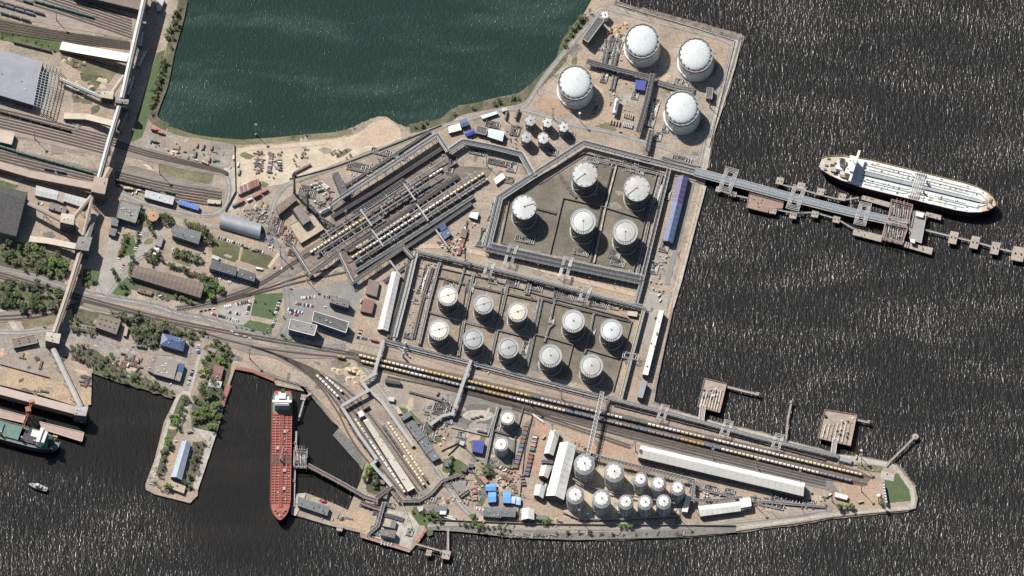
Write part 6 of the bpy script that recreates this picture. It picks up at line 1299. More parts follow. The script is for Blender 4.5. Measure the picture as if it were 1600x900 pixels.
def loading_frame(label, q, z, pm, nb=9, levels=2):
    c = [P(x, y, z) for x, y in q]; ct = sum(c, Vector()) / 4; t = thing('loading_platform', label, 'jetty', (ct.x, ct.y, -2.5))
    mb = MB(); mb.prism([V0(p) for p in c], z - 1.2, z); part(mb, 'deck', mat('frame_deck', (.17, .14, .13), (.12, .1, .095), .3), t)
    for p in c: mb = MB(); mb.bar((p.x, p.y, -5), (p.x, p.y, z + 8), .9); part(mb, 'corner_column', pm, t)
    for lv in range(levels):
        for i in range(4):
            mb = MB(); a, b = c[i] + Vector((0, 0, 4 + 4 * lv)), c[(i + 1) % 4] + Vector((0, 0, 4 + 4 * lv)); mb.bar(a, b, .7); part(mb, 'frame_beam', pm, t)
    for i in range(nb):
        u = (i + .7) / (nb + .4); mb = MB(); x = steelw if i % 2 else steel; v1 = rnd.uniform(.6, .92)
        mb.tube([lerp2(c, u, .06) + Vector((0, 0, 2 + i % 3)), lerp2(c, u, v1 * .5) + Vector((0, 0, 2 + i % 3)), lerp2(c, u + .03, v1 * .5) + Vector((0, 0, 6)), lerp2(c, u + .03, v1) + Vector((0, 0, 6))], .4, 5); part(mb, 'pipe', x, t)
    for i in range(nb):
        mb = MB(); p = lerp2(c, rnd.uniform(.1, .9), rnd.uniform(.1, .9)); mb.box(p, rnd.uniform(1.2, 3), rnd.uniform(1, 2.4), rnd.uniform(1.5, 4.5), .25); part(mb, 'valve_box', rnd.choice([white, pinkst, steeld, steel, rust]), t)
    for i in range(4):
        mb = MB(); u = .25 + i * .17; p = lerp2(c, u, .12); mb.bar(p, p + Vector((0, 0, 9)), .7); mb.bar(p + Vector((0, 0, 9)), p + Vector((0, 0, 7)) + (c[0] - c[3]).normalized() * 8, .5); part(mb, 'loading_arm', rust if i % 2 else pinkst, t)
    return t
loading_frame('pink framed loading platform full of white pipes, touching the white tanker', [(1393, 316), (1426, 324.5), (1420, 352), (1388, 344)], 5, pinkst)
loading_frame('pink framed loading platform on the outer side of the jetty', [(1384, 350), (1418, 359), (1411, 383), (1378, 375)], 5, pinkst)
dk = MB(); dk.box((0, 0, .9), 10.5, 11.5, 1.4); pl = [('deck', dk, JD, False)]
for x in (-4, 4):
    for y in (-4, 4): k_ = MB(); k_.lathe((x, y, -3.5), [(.7, 0), (.7, 4.4)], 8, 1, False); pl.append(('pile', k_, steeld, False))
for x in (-2.5, 2.5): k_ = MB(); k_.lathe((x, 0, 2.3), [(.5, 0), (.5, .8), (.8, .8), (.8, 1.1)], 8); pl.append(('bollard', k_, black, False))
proto('dolphin', pl)
DL = [(1218.5, 284, 1, 'first upper dolphin, out from the shore beside the jetty pipe bridge'), (1251.5, 292, 1, 'dolphin half hidden by the middle loop of the jetty pipe bridge'), (1282, 301, 1, 'third upper dolphin, between the pipe bridge and the tanker stern'), (1316, 309, 1, 'fourth upper dolphin, next to the stern side mooring platform'), (1122.5, 297, .7, 'small dolphin just off the sea wall under the pipe bridge'), (1146.5, 304.5, .7, 'small dolphin next to the red brown landing platform'), (1208, 330, .95, 'dolphin touching the red brown landing platform'), (1239.5, 337.5, .95, 'lower dolphin one out from the red brown platform'), (1273.5, 335.5, .95, 'lower dolphin two out from the red brown platform'), (1307, 344, .95, 'lower dolphin just before the outer mooring platform')]
for x, y, s_, lab in DL: place('dolphin', 'mooring_dolphin', 'dolphin', P(x, y, 2), -.22, None, 'square mooring dolphins', 'square concrete ' + lab, scale=(s_, s_, 1))
for x, y, lab in ((1489.5, 372.5, 'first after the control deck'), (1523, 380, 'second after the control deck'), (1555, 389, 'third after the control deck'), (1591, 398, 'last, cut by the photo edge')): place('dolphin', 'mooring_dolphin', 'dolphin', P(x, y, 2), -.22, None, 'tall mooring dolphins beyond the tanker', 'tall concrete dolphin beyond the white tanker, ' + lab, scale=(1.15, 1.75, 1) if x < 1580 else (1.7, 2, 1))
def walkway(label, pts, z, wd=1.8, m=None, every=16, rail=True):
    c = [P(x, y, z) for x, y in pts]; t = thing('walkway', label, 'walkway', (c[0].x, c[0].y, 0)); m = m or steel
    mb = MB()
    for i in range(len(c) - 1): mb.bar(c[i] - Vector((0, 0, .2)), c[i + 1] - Vector((0, 0, .2)), wd, .4)
    part(mb, 'deck', m, t)
    for s_ in (1, -1):
        mb = MB(); o_ = offset_line(c, s_ * wd / 2)
        for i in range(len(o_) - 1): mb.bar(o_[i] + Vector((0, 0, 1)), o_[i + 1] + Vector((0, 0, 1)), .14)
        part(mb, 'railing', steelw, t)
    for i in range(len(c) - 1):
        k = max(1, round((c[i + 1] - c[i]).length / every))
        for j in range(1, k + 1): p = c[i].lerp(c[i + 1], j / k); mb = MB(); mb.bar((p.x, p.y, -5), (p.x, p.y, z - .4), .5); part(mb, 'post', steeld, t)
for lab, pts, wd in (('thin walkway linking the upper dolphins to the tanker stern', [(1219, 288), (1252, 296), (1283, 305), (1316, 313), (1347, 308)], 1.6), ('thin walkway from the sea wall to the red brown platform', [(1122, 297), (1147, 305), (1170, 310)], 1.6), ('thin walkway linking the lower dolphins', [(1206, 326), (1239, 333), (1273, 332), (1307, 342), (1335, 358)], 1.6), ('thin walkway from the control deck along the outer dolphins', [(1440, 358), (1489, 370), (1523, 378), (1555, 387), (1600, 398)], 2), ('long arm walkway off the upper shore platform', [(1135, 604), (1160, 610.5), (1184, 616)], 3), ('short arm walkway off the lower shore platform', [(1339, 656), (1356, 660)], 2.6), ('slim walkway standing out from the shore between the two platforms', [(1228, 688), (1231, 655), (1236, 631)], 2.4), ('walkway from the headland to the round dolphin', [(1384, 727), (1408, 704), (1428, 684)], 2.6), ('walkway at the red tanker side, running along the hull', [(463, 674), (461, 730), (459, 792)], 2), ('walkway from the dock head to the little corner dolphin', [(486, 614), (476, 622), (466, 657)], 2), ('walkway straight down from the bottom quay', [(700, 826), (700, 866)], 2.6), ('walkway slanting from the bottom jetty to the last block', [(650, 850), (700, 864)], 2.2)):
    walkway(lab, pts, 3, wd, JD if wd > 2.1 else steel)
for x, y, s_, lab in ((697, 868, 1.1, 'concrete block at the end of the straight bottom walkway'), (670, 865, .75, 'small concrete block half way along the slanting bottom walkway'), (474, 622, .7, 'little square dolphin in the red tanker dock corner'), (459.5, 693, .35, 'tiny fender block on the walkway beside the red tanker, upper'), (459, 752, .4, 'tiny fender block on the walkway beside the red tanker, lower'), (531, 826, .8, 'square fender block on the outer side of the quay arm'), (1184, 616.5, .4, 'tiny block ending the arm of the upper shore platform'), (1357, 660, .4, 'tiny block ending the arm of the lower shore platform'), (1236, 629, .35, 'tiny block ending the slim walkway')): place('dolphin', 'mooring_dolphin', 'dolphin', P(x, y, 2), -.22, None, None, lab, scale=(s_, s_ * 1.1, 1))
p = P(1430, 682, 3); t = thing('round_dolphin', 'round concrete dolphin at the end of the headland walkway', 'dolphin', (p.x, p.y, -2.5)); mb = MB(); mb.lathe((p.x, p.y, -5), [(4.2, 0), (4.2, 7.6), (4.7, 7.6), (4.7, 8.2)], 24); part(mb, 'drum', JD, t); mb = MB(); mb.lathe((p.x, p.y, 3.2), [(1, 0), (.8, 2), (.2, 3)], 8); part(mb, 'light', white, t)
for lab, q in (('pink edged oil platform on the shore rack, upper one, with black pump pits', [(1101, 591.5), (1135.5, 600), (1124.5, 645), (1090, 636)]), ('pink edged oil platform near the headland, with a tan middle', [(1289, 640.5), (1339, 648.5), (1329, 697), (1278.5, 685)])):
    t = jetty(lab, q, 4, mat('oil_deck', (.34, .285, .23), (.26, .22, .18), .12, c3=(.38, .27, .19), fine=.35), 'oil_platform', pinkst)
    c = [P(x, y, 4) for x, y in q]
    for i in range(7):
        mb = MB(); u = .12 + i * .12; mb.tube([lerp2(c, u, .95), lerp2(c, u, .95) + Vector((0, 0, 2)), lerp2(c, u, .5 - .04 * i) + Vector((0, 0, 2)), lerp2(c, u + .08, .5 - .04 * i) + Vector((0, 0, 2))], .35, 5); part(mb, 'pipe', rnd.choice([steelw, pinkst, steel]), t)
    for i in range(12):
        mb = MB(); p = lerp2(c, rnd.uniform(.06, .94), rnd.uniform(.05, .9)); mb.box(p, rnd.uniform(1.5, 4), rnd.uniform(1.5, 3.5), rnd.uniform(.6, 3), .25); part(mb, 'pump_box', rnd.choice([black, black, steeld, pinkst, steel, white]), t)
    for i in range(4):
        mb = MB(); mb.bar(c[i] + Vector((0, 0, 1.3)), c[(i + 1) % 4] + Vector((0, 0, 1.3)), .4); part(mb, 'railing', pinkst, t)
    mb = MB(); p = lerp2(c, .6, .3); mb.lathe(p, [(1.6, 0), (1.6, 3), (.4, 4)], 12); part(mb, 'round_tank', white, t)
for lab, q in (('pink gangway from the shore rack to the upper oil platform', [(1094.5, 632), (1102.5, 634), (1099, 662), (1091, 660)]), ('pink gangway from the shore rack end to the lower oil platform', [(1301.5, 684), (1308.5, 686), (1304.5, 715), (1297.5, 713)])):
    t = jetty(lab, q, 5, pinkst, 'gangway', steelw, 0, .8); c = [P(x, y, 5) for x, y in q]
    for i in range(3):
        mb = MB(); mb.tube([lerp2(c, .2 + i * .3, .02) + Vector((0, 0, .7)), lerp2(c, .2 + i * .3, .98) + Vector((0, 0, .7))], .35, 5); part(mb, 'pipe', steelw, t)
t = loading_frame('loading platform of the red tanker berth with white pipes', [(459.5, 704), (480, 705), (479, 732), (458.5, 731)], 5, mat('berth_frame', (.4, .37, .33)), 7, 1)
jetty('square pipe junction platform in the middle of the pink shore crossing', [(574, 771), (588, 775), (586, 788), (571, 784)], 4, creampink, edge=pinkst, items=3)
jetty('concrete round headed end of the quay arm', [(466, 771), (478, 770.5), (474, 785), (462, 806), (455, 803), (456, 788)], 1.2, concrete, edge=None, items=3)
jetty('red edged loading quay along the bottom jetty', [(564, 833), (641, 858), (640, 863), (563, 839)], 1.4, JR, edge=pinkst, items=3)
jetty('red and white mooring strip on the slanted bottom quay', [(664, 825), (667, 828), (654, 848), (650, 845)], 1.4, redrf, items=2)
jetty('orange red mooring stage in the tree pier dock', [(353, 601), (361, 603), (350, 634), (345, 632)], 1.2, mat('stage_red', (.30, .13, .09), (.2, .1, .075), .3), items=2)
jetty('red painted fender strip along the dock head', [(370, 572), (396, 577), (430, 591), (428, 596), (394, 582), (368, 577)], 1.0, mat('stage_red', (.3,) * 3))
jetty('upper pink grey berth pier beside the green decked ship', [(-20, 634), (39, 650), (37, 661), (-20, 648)], 3, mat('berth_pink', (.36, .26, .22), (.29, .215, .185), .1), edge=cream)
jetty('lower pink grey berth pier beyond the crane, ending in the water', [(62, 659), (131, 676), (128, 690), (66, 671)], 3, mat('berth_pink', (.3,) * 3), edge=cream)
# red ship loader
p = P(44, 650, 3); t = thing('ship_loader', 'red ship loader crane reaching over the green decked ship', 'crane', (p.x, p.y, 3))
for dx in (-4, 4):
    for dy in (-6, 6): mb = MB(); mb.bar((p.x + dx, p.y + dy, 3), (p.x + dx * .6, p.y + dy * .5, 19), .9); part(mb, 'leg', rust, t)
mb = MB(); mb.box((p.x, p.y, 19), 7, 8, 4, .2); part(mb, 'machine_house', mat('crane_red', (.33, .13, .10), (.25, .1, .08), .3), t)
a, b = P(50, 627, 22), P(36, 666, 18)
for s_ in (-1.3, 1.3): mb = MB(); mb.bar(a + Vector((s_, 0, 0)), b + Vector((s_, 0, 0)), .7); part(mb, 'boom', mat('crane_red', (.4,) * 3), t)
for i in range(8): mb = MB(); q = a.lerp(b, i / 7); mb.bar(q + Vector((-1.3, 0, 0)), q + Vector((1.3, 0, 0)), .5); part(mb, 'boom_brace', redrf, t)
mb = MB(); mb.box((a.x, a.y, 20), 8, 5, 3.5, .2); part(mb, 'counterweight', orange, t)
mb = MB(); mb.bar(b, (b.x, b.y, 12), 1.6); part(mb, 'spout', redrf, t)
# ---------------------------------------------------------------- trains
ORD = 'first second third fourth fifth sixth seventh eighth ninth tenth eleventh twelfth thirteenth fourteenth fifteenth sixteenth seventeenth eighteenth nineteenth'.split()
TENS = {2: 'twenty', 3: 'thirty', 4: 'forty', 5: 'fifty', 6: 'sixty', 7: 'seventy', 8: 'eighty', 9: 'ninety'}
TENTH = {2: 'twentieth', 3: 'thirtieth', 4: 'fortieth', 5: 'fiftieth', 6: 'sixtieth', 7: 'seventieth', 8: 'eightieth', 9: 'ninetieth'}
def ordinal(n):
    if n > 99: return 'very far ' + ordinal(n % 100 or 1)
    if n < 20: return ORD[n - 1]
    return TENTH[n // 10] if n % 10 == 0 else TENS[n // 10] + ' ' + ORD[n % 10 - 1]
def train(p, q, n, cs, where, group, kind='wagon', noun='tank wagon', run=3, z=2.6, skip=()):
    a, b = P(p[0], p[1], z), P(q[0], q[1], z); rz = math.atan2(b.y - a.y, b.x - a.x); c = None
    for i in range(n):
        if c is None or rnd.random() < 1 / run: c = rnd.choices([x[0] for x in cs], [x[1] for x in cs])[0]
        if i in skip: continue
        pos = a.lerp(b, (i + .5) / n); pos.z = .45
        place(f'{kind} {c}', 'tank_wagon' if kind == 'wagon' else 'hopper_wagon', 'wagon', pos, rz, None, group, f'{c} {noun}, {ordinal(i + 1)} {where}', scale=(1, 1.25, 1.12) if kind == 'wagon' else None)
LC = [('cream', 5), ('white', 6), ('pale grey', 3), ('lilac grey', 2), ('rusty brown', 1.2), ('green', .5), ('yellow', 1.2), ('orange', .5)]
LD = [('dark grey', 3), ('lilac grey', 3.5), ('white', 4), ('pale grey', 3), ('blue', 1.6), ('rusty brown', 1.2), ('orange', .8), ('cream', 2)]
train((560, 555.5), (1347, 742.5), 61, LC, 'from the crossing in the upper long train', 'tank wagons of the two long trains')
train((564, 564.5), (1331, 752), 60, LD, 'from the crossing in the lower long train', 'tank wagons of the two long trains')
MARKS += [(700, 590, 'the long tanker trains'), (1200, 715, 'the long tanker trains')]
LA = [('cream', 4), ('pale grey', 3), ('lilac grey', 3), ('dark grey', 3), ('yellow', 2), ('white', 2)]
train((484, 396), (692, 264), 19, LA, 'from the boiler end in the topmost loading train', 'wagons under the loading racks')
train((497, 397), (655, 297), 14, [('cream', 5), ('white', 3), ('pale grey', 2), ('yellow', 2)], 'from the boiler end in the second loading train', 'wagons under the loading racks')
train((549, 404), (757, 271), 19, [('cream', 6), ('white', 4), ('rusty brown', 1)], 'from the zigzag rack in the third loading train', 'wagons under the loading racks')
train((555, 413), (763, 280), 19, [('white', 4), ('cream', 3), ('dark grey', 2), ('pale grey', 2)], 'from the zigzag rack in the lowest loading train', 'wagons under the loading racks')
train((500, 372), (560, 334), 5, [('dark grey', 1)], 'from the tan roof on the short dark siding', 'wagons under the loading racks')
train((640, 318), (700, 281), 5, [('dark grey', 2), ('lilac grey', 1)], 'up the dark middle siding of the loading area', 'wagons under the loading racks')
train((575, 352), (672, 290), 9, [('dark grey', 2), ('rusty brown', 2), ('cream', 1)], 'along the brown siding under the big racks', 'wagons under the loading racks')
train((545, 395), (640, 335), 9, [('rusty brown', 2), ('cream', 2), ('dark grey', 1)], 'from the zigzag rack on the middle brown siding', 'wagons under the loading racks')
train((555, 655), (633, 770), 13, [('cream', 3), ('dark grey', 3), ('pale grey', 2), ('white', 2)], 'from the gallery in the train beside the canopy', 'wagons around the long canopy')
train((598, 665), (663, 759), 10, [('cream', 4), ('yellow', 2), ('dark grey', 2)], 'from the gallery in the upper side canopy train', 'wagons around the long canopy')
train((606, 660), (668, 753), 10, [('white', 3), ('dark grey', 2), ('cream', 3), ('rusty brown', 1)], 'from the gallery in the outer canopy train', 'wagons around the long canopy')
train((494, 586), (529, 621), 4, [('white', 2), ('cream', 2), ('lilac grey', 1)], 'down the short train at the dock head', 'wagons on the fan of tracks', run=1)
train((500, 582), (535, 613), 4, [('cream', 2), ('rusty brown', 1), ('white', 2)], 'down the short inner train at the dock head', 'wagons on the fan of tracks', run=1)
train((526, 557), (540, 560), 1, [('orange', 1)], 'and only one, standing alone before the crossing', None)
train((542, 578), (556, 583), 1, [('cream', 1)], 'and only one, standing alone above the sand heap', None)
train((556, 648), (578, 634), 2, [('cream', 1), ('rusty brown', 1)], 'under the gallery that crosses the tracks', None, run=1)
HG = [('green', 6), ('brown', 1), ('grey', 1)]
train((53, 0.5), (147, 27), 6, HG, 'along the longest green row near the warehouse', 'wagons in the yard near the top edge', 'hopper', 'hopper wagon')
train((-8, 0), (70, 22.5), 5, HG, 'from the photo edge in the second hopper row', 'wagons in the yard near the top edge', 'hopper', 'hopper wagon')
train((-9, 4), (55, 23), 4, [('grey', 3), ('green', 3), ('brown', 1)], 'from the photo edge in the third hopper row', 'wagons in the yard near the top edge', 'hopper', 'hopper wagon')
train((-1, 18.5), (48, 33), 3, [('green', 1), ('brown', 1)], 'from the photo edge in the lowest hopper row', 'wagons in the yard near the top edge', 'hopper', 'hopper wagon')
train((34, -1), (52, 5), 1, [('green', 1)], 'and only one, at the top edge', None, 'hopper', 'hopper wagon')
train((-2, 174), (112, 205), 7, [('dark', 1)], 'from the photo edge below the half clad hall', 'dark hoppers below the half clad hall', 'hopper', 'coal hopper wagon')
train((-5, 227), (24, 236), 2, [('green', 1)], 'from the edge, against the cream shed', None, 'hopper', 'hopper wagon')
train((25, 237), (145, 270), 8, [('green', 7), ('dark', 1)], 'after the cream shed in the long green row', 'green hoppers below the cream shed', 'hopper', 'hopper wagon')
train((180, 281), (250, 300), 5, [('dark', 3), ('green', 1)], 'after the second tower on the loop siding', 'hoppers on the loop siding', 'hopper', 'hopper wagon')
train((258, 298), (272, 302), 1, [('green', 1)], 'and only one, behind the white roofed workshop', None, 'hopper', 'hopper wagon')
train((66, 262), (105, 270), 2, [('blue', 1)], 'beside the long cream conveyor row', None, 'hopper', 'hopper wagon')
train((20, 65), (80, 80), 4, [('brown', 2), ('grey', 1)], 'along the work siding under the wide cream conveyor', None, 'hopper', 'hopper wagon')
# loading gantries between the trains
def gantry(label, p, q, h, wd, n, m):
    a, b = P(*p, h), P(*q, h); t = thing('loading_gantry', label, 'gantry', (a.x, a.y, 0)); d = (b - a).normalized(); nn = Vector((-d.y, d.x, 0)); L = (b - a).length
    mb = MB(); mb.bar(a, b, wd * .3, .5); part(mb, 'platform', m, t)
    for s_ in (.14, -.14): mb = MB(); mb.bar(a + nn * wd * s_ + Vector((0, 0, 1)), b + nn * wd * s_ + Vector((0, 0, 1)), .15); part(mb, 'railing', steel, t)
    mb = MB(); mb.tube([a + Vector((0, 0, 1.4)), b + Vector((0, 0, 1.4))], .3, 5); part(mb, 'pipe', steelb, t)
    for i in range(n):
        c = a.lerp(b, (i + .5) / n); mb = MB(); mb.bar(c + nn * wd, c - nn * wd, .5, .5)
        for s_ in (1, -1): mb.bar((c + nn * wd * s_).xy.to_3d(), c + nn * wd * s_, .4)
        part(mb, 'cross_frame', steelw if i % 3 == 0 else steeld, t)
gantry('loading gantry between the two upper loading trains', (492, 397), (690, 272), 6, 7, 12, steeld)
gantry('loading gantry between the two lower loading trains', (553, 410), (758, 278), 6, 6, 12, steeld)
gantry('pale loading gantry along the upper side of the third loading train', (560, 388), (745, 268), 6, 5, 26, GT)
gantry('dark loading gantry below the second loading train', (505, 400), (600, 338), 6, 6, 10, steeld)
gantry('dark loading gantry above the topmost loading train', (500, 376), (700, 246), 5, 5, 18, steeld)
for i, (x, y) in enumerate(((572, 340), (640, 300), (590, 372), (660, 332), (618, 420), (690, 372))):
    t = thing('cross_gallery', 'short grey cross gallery over the loading tracks, ' + ['by the grid of short pipes', 'at the middle of the upper trains', 'below the grid of short pipes', 'over the dark middle siding', 'at the zigzag rack step', 'beside the blue pump house'][i], 'gallery', P(x, y))
    a, b = P(x - 9, y - 13, 8), P(x + 9, y + 13, 8); mb = MB(); mb.bar(a, b, 2.2, 1.2); part(mb, 'deck', GT, t)
    for u in (0, .5, 1): c = a.lerp(b, u); mb = MB(); mb.bar((c.x, c.y, 0), c, .5); part(mb, 'post', steeld, t)
# ---------------------------------------------------------------- process pipework at ground level
shade_slab = mat('shade_slab_dark', (.085, .08, .074), (.06, .057, .053), .2, fine=.4)  # dark tone for the painted shade under manifold pipes
def manifold(cx, cy, wpx, hpx, n, ms, ang=-.25, h=1.6, r=.33):
    c = P(cx, cy); t = thing('pipe_manifold', None, 'pipework', c, 'ground pipe manifolds', 0, 'nested pipe manifold'); ca, sa = math.cos(ang), math.sin(ang); w_, h_ = wpx * K / 2, hpx * K * SY / 2
    f = lambda x, y, z: (c.x + x * ca - y * sa, c.y + x * sa + y * ca, z)
    n = max(3, round(n * .7)); mb = MB(); mb.box((c.x, c.y, .02), w_ * 2.1, h_ * 2.1, .25, ang); part(mb, 'shade_slab', shade_slab, t)  # dark slab added beneath paints the shadow between the pipes
    for i in range(n):
        k = 1 - i * .85 / n; z = h + .15 * (i % 3); mb = MB(); s_ = 1 if i % 2 == 0 else -1
        mb.tube([f(-w_ * k, h_ * k, z), f(-w_ * k, -h_ * k * .9, z), f(w_ * k, -h_ * k * .9, z), f(w_ * k, h_ * k * (.6 if i % 2 else 1), z)], r, 5); part(mb, 'pipe', ms[i % len(ms)], t)
    for i in range(n + 2):
        mb = MB(); mb.box(f(rnd.uniform(-w_, w_), rnd.uniform(-h_, h_), 0), rnd.uniform(.8, 1.8), rnd.uniform(.8, 1.6), rnd.uniform(1.2, 3.2), ang); part(mb, 'valve', rnd.choice([steel, steel, rust, steeld, steeld]), t)
SWS = [steelw, steel]
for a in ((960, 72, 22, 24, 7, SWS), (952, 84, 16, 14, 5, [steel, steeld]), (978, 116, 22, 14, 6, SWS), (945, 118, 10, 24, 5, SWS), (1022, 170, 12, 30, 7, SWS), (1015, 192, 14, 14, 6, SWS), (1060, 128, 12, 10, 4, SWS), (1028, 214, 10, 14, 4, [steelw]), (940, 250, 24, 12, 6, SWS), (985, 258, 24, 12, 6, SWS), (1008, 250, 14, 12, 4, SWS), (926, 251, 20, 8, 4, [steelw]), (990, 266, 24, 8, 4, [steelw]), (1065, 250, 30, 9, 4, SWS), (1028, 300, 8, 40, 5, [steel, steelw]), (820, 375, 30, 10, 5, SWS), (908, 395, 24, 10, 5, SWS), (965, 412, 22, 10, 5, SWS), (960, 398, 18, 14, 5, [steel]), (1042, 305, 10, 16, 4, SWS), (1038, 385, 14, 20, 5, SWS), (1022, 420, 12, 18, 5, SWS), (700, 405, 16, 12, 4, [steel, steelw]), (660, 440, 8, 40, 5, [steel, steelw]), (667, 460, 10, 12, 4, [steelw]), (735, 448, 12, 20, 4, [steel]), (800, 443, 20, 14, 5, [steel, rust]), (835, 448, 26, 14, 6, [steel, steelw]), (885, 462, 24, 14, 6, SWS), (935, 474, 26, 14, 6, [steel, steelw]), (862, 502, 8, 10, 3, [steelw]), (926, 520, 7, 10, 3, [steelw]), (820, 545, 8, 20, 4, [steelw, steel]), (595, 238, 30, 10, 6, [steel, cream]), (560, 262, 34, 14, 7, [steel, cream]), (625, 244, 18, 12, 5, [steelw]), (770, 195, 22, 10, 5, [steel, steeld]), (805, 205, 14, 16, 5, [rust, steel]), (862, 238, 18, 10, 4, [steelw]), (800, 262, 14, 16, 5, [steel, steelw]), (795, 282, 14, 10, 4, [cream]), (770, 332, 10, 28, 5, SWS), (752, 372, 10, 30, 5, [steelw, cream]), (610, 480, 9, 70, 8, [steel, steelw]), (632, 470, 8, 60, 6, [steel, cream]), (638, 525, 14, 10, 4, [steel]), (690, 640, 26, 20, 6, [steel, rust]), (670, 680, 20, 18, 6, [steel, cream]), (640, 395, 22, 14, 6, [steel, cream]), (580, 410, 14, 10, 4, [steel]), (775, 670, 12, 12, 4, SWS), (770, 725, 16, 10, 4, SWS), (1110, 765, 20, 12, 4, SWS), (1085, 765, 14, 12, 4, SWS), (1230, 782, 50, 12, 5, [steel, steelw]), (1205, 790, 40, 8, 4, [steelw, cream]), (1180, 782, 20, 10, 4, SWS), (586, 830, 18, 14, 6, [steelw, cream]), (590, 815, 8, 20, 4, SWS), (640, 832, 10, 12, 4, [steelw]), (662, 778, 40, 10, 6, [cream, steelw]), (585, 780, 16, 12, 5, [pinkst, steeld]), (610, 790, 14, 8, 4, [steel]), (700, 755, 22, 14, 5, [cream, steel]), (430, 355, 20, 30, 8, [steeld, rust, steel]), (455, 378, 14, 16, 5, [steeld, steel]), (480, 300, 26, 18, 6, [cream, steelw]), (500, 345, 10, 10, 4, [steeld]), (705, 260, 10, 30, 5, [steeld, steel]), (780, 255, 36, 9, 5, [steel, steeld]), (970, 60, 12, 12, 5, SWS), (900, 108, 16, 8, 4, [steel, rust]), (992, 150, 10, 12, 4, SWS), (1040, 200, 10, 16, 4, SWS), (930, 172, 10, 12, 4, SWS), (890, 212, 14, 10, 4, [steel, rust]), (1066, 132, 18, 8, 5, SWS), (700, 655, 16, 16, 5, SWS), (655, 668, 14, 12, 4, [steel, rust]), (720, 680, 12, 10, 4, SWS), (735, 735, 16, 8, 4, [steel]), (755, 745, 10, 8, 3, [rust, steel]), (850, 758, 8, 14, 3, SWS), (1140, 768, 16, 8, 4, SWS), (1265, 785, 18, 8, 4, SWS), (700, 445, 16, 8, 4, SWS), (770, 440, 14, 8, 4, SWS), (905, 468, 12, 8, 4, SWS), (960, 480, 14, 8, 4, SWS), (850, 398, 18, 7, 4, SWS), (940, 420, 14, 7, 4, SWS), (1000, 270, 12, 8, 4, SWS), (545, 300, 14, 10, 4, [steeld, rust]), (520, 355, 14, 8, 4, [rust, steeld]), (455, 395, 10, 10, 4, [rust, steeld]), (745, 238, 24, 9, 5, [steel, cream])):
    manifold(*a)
# pressure vessels
m1 = MB(); m1.tube([(-4.6, 0, 2.3), (-4.2, 0, 2.3), (4.2, 0, 2.3), (4.6, 0, 2.3)], 1.35, 12)
m2 = MB(); m2.box((-2.6, 0, 0), .8, 2.2, 1.4); m5 = MB(); m5.box((2.6, 0, 0), .8, 2.2, 1.4)
m3 = MB(); m3.bar((-3, 0, 3.75), (3, 0, 3.75), .6, .2)
for k_, mm in (('silver', silver), ('cream', cream), ('white', white), ('dark grey', shelldk)): proto('vessel ' + k_, [('shell', m1, mm, True), ('saddle', m2, concrete, False), ('saddle', m5, concrete, False), ('walkway', m3, steeld, False)])
def vessels(p, q, n, rz, c, s_=1.):
    for i in range(n):
        u = (i + .5) / n; place('vessel ' + c, 'pressure_vessel', 'vessel', P(p[0] + (q[0] - p[0]) * u, p[1] + (q[1] - p[1]) * u), rz, f'{c} lying pressure vessel', 'lying pressure vessels', scale=s_)
vessels((952, 191), (970, 195), 4, 1.35, 'cream', .8); vessels((974, 180), (990, 185), 5, 1.35, 'cream', .75); vessels((973, 195), (989, 199), 6, 1.35, 'silver', .7); vessels((958, 170), (967, 170), 1, 1.4, 'silver', 2.6)
vessels((488, 288), (503, 300), 3, .35, 'white', 1.1); vessels((499, 315), (505, 320), 2, .4, 'cream', .9); vessels((497, 338), (518, 326), 1, .55, 'silver', 1.9); vessels((786, 180), (796, 184), 1, 1.4, 'dark grey', 1.3); vessels((803, 178), (813, 182), 1, 1.3, 'dark grey', 1.7); vessels((745, 673), (760, 677), 1, -.25, 'silver', 1.5); vessels((624, 545), (640, 558), 3, -.8, 'silver', .9); vessels((595, 850), (600, 846), 1, 0, 'silver', .6); vessels((594, 849), (614, 853), 4, 1.3, 'silver', .7); vessels((706, 262), (712, 257), 1, .6, 'dark grey', 1.3)
for x, y, h, lab in ((1101, 776, 11, 'upper of four white upright vessels beside the low quay hall'), (1106, 777, 11, 'upright white vessel next to the upper one by the low quay hall'), (1100, 780, 9, 'front upright white vessel by the low quay hall'), (1105.5, 781, 9, 'last front upright white vessel by the low quay hall'), (634, 542, 12, 'grey upright vessel by the pipe bend, topmost of three'), (632, 550, 12, 'grey upright vessel by the pipe bend, middle of three'), (630, 558, 12, 'grey upright vessel by the pipe bend, lowest of three')):
    p = P(x, y); t = thing('upright_vessel', lab, 'vessel', p, 'upright vessels'); mb = MB(); mb.lathe((p.x, p.y, 0), [(1.5, .8), (1.5, h - 1), (1.1, h - .3), (.2, h)], 12); part(mb, 'shell', white if x > 1000 else silver, t, True); mb = MB(); mb.lathe((p.x, p.y, 0), [(1.7, 0), (1.6, .9)], 12); part(mb, 'skirt', concrete, t); mb = MB(); mb.bar((p.x + 1.6, p.y, 0), (p.x + 1.6, p.y, h - 1), .3); part(mb, 'ladder', steel, t)
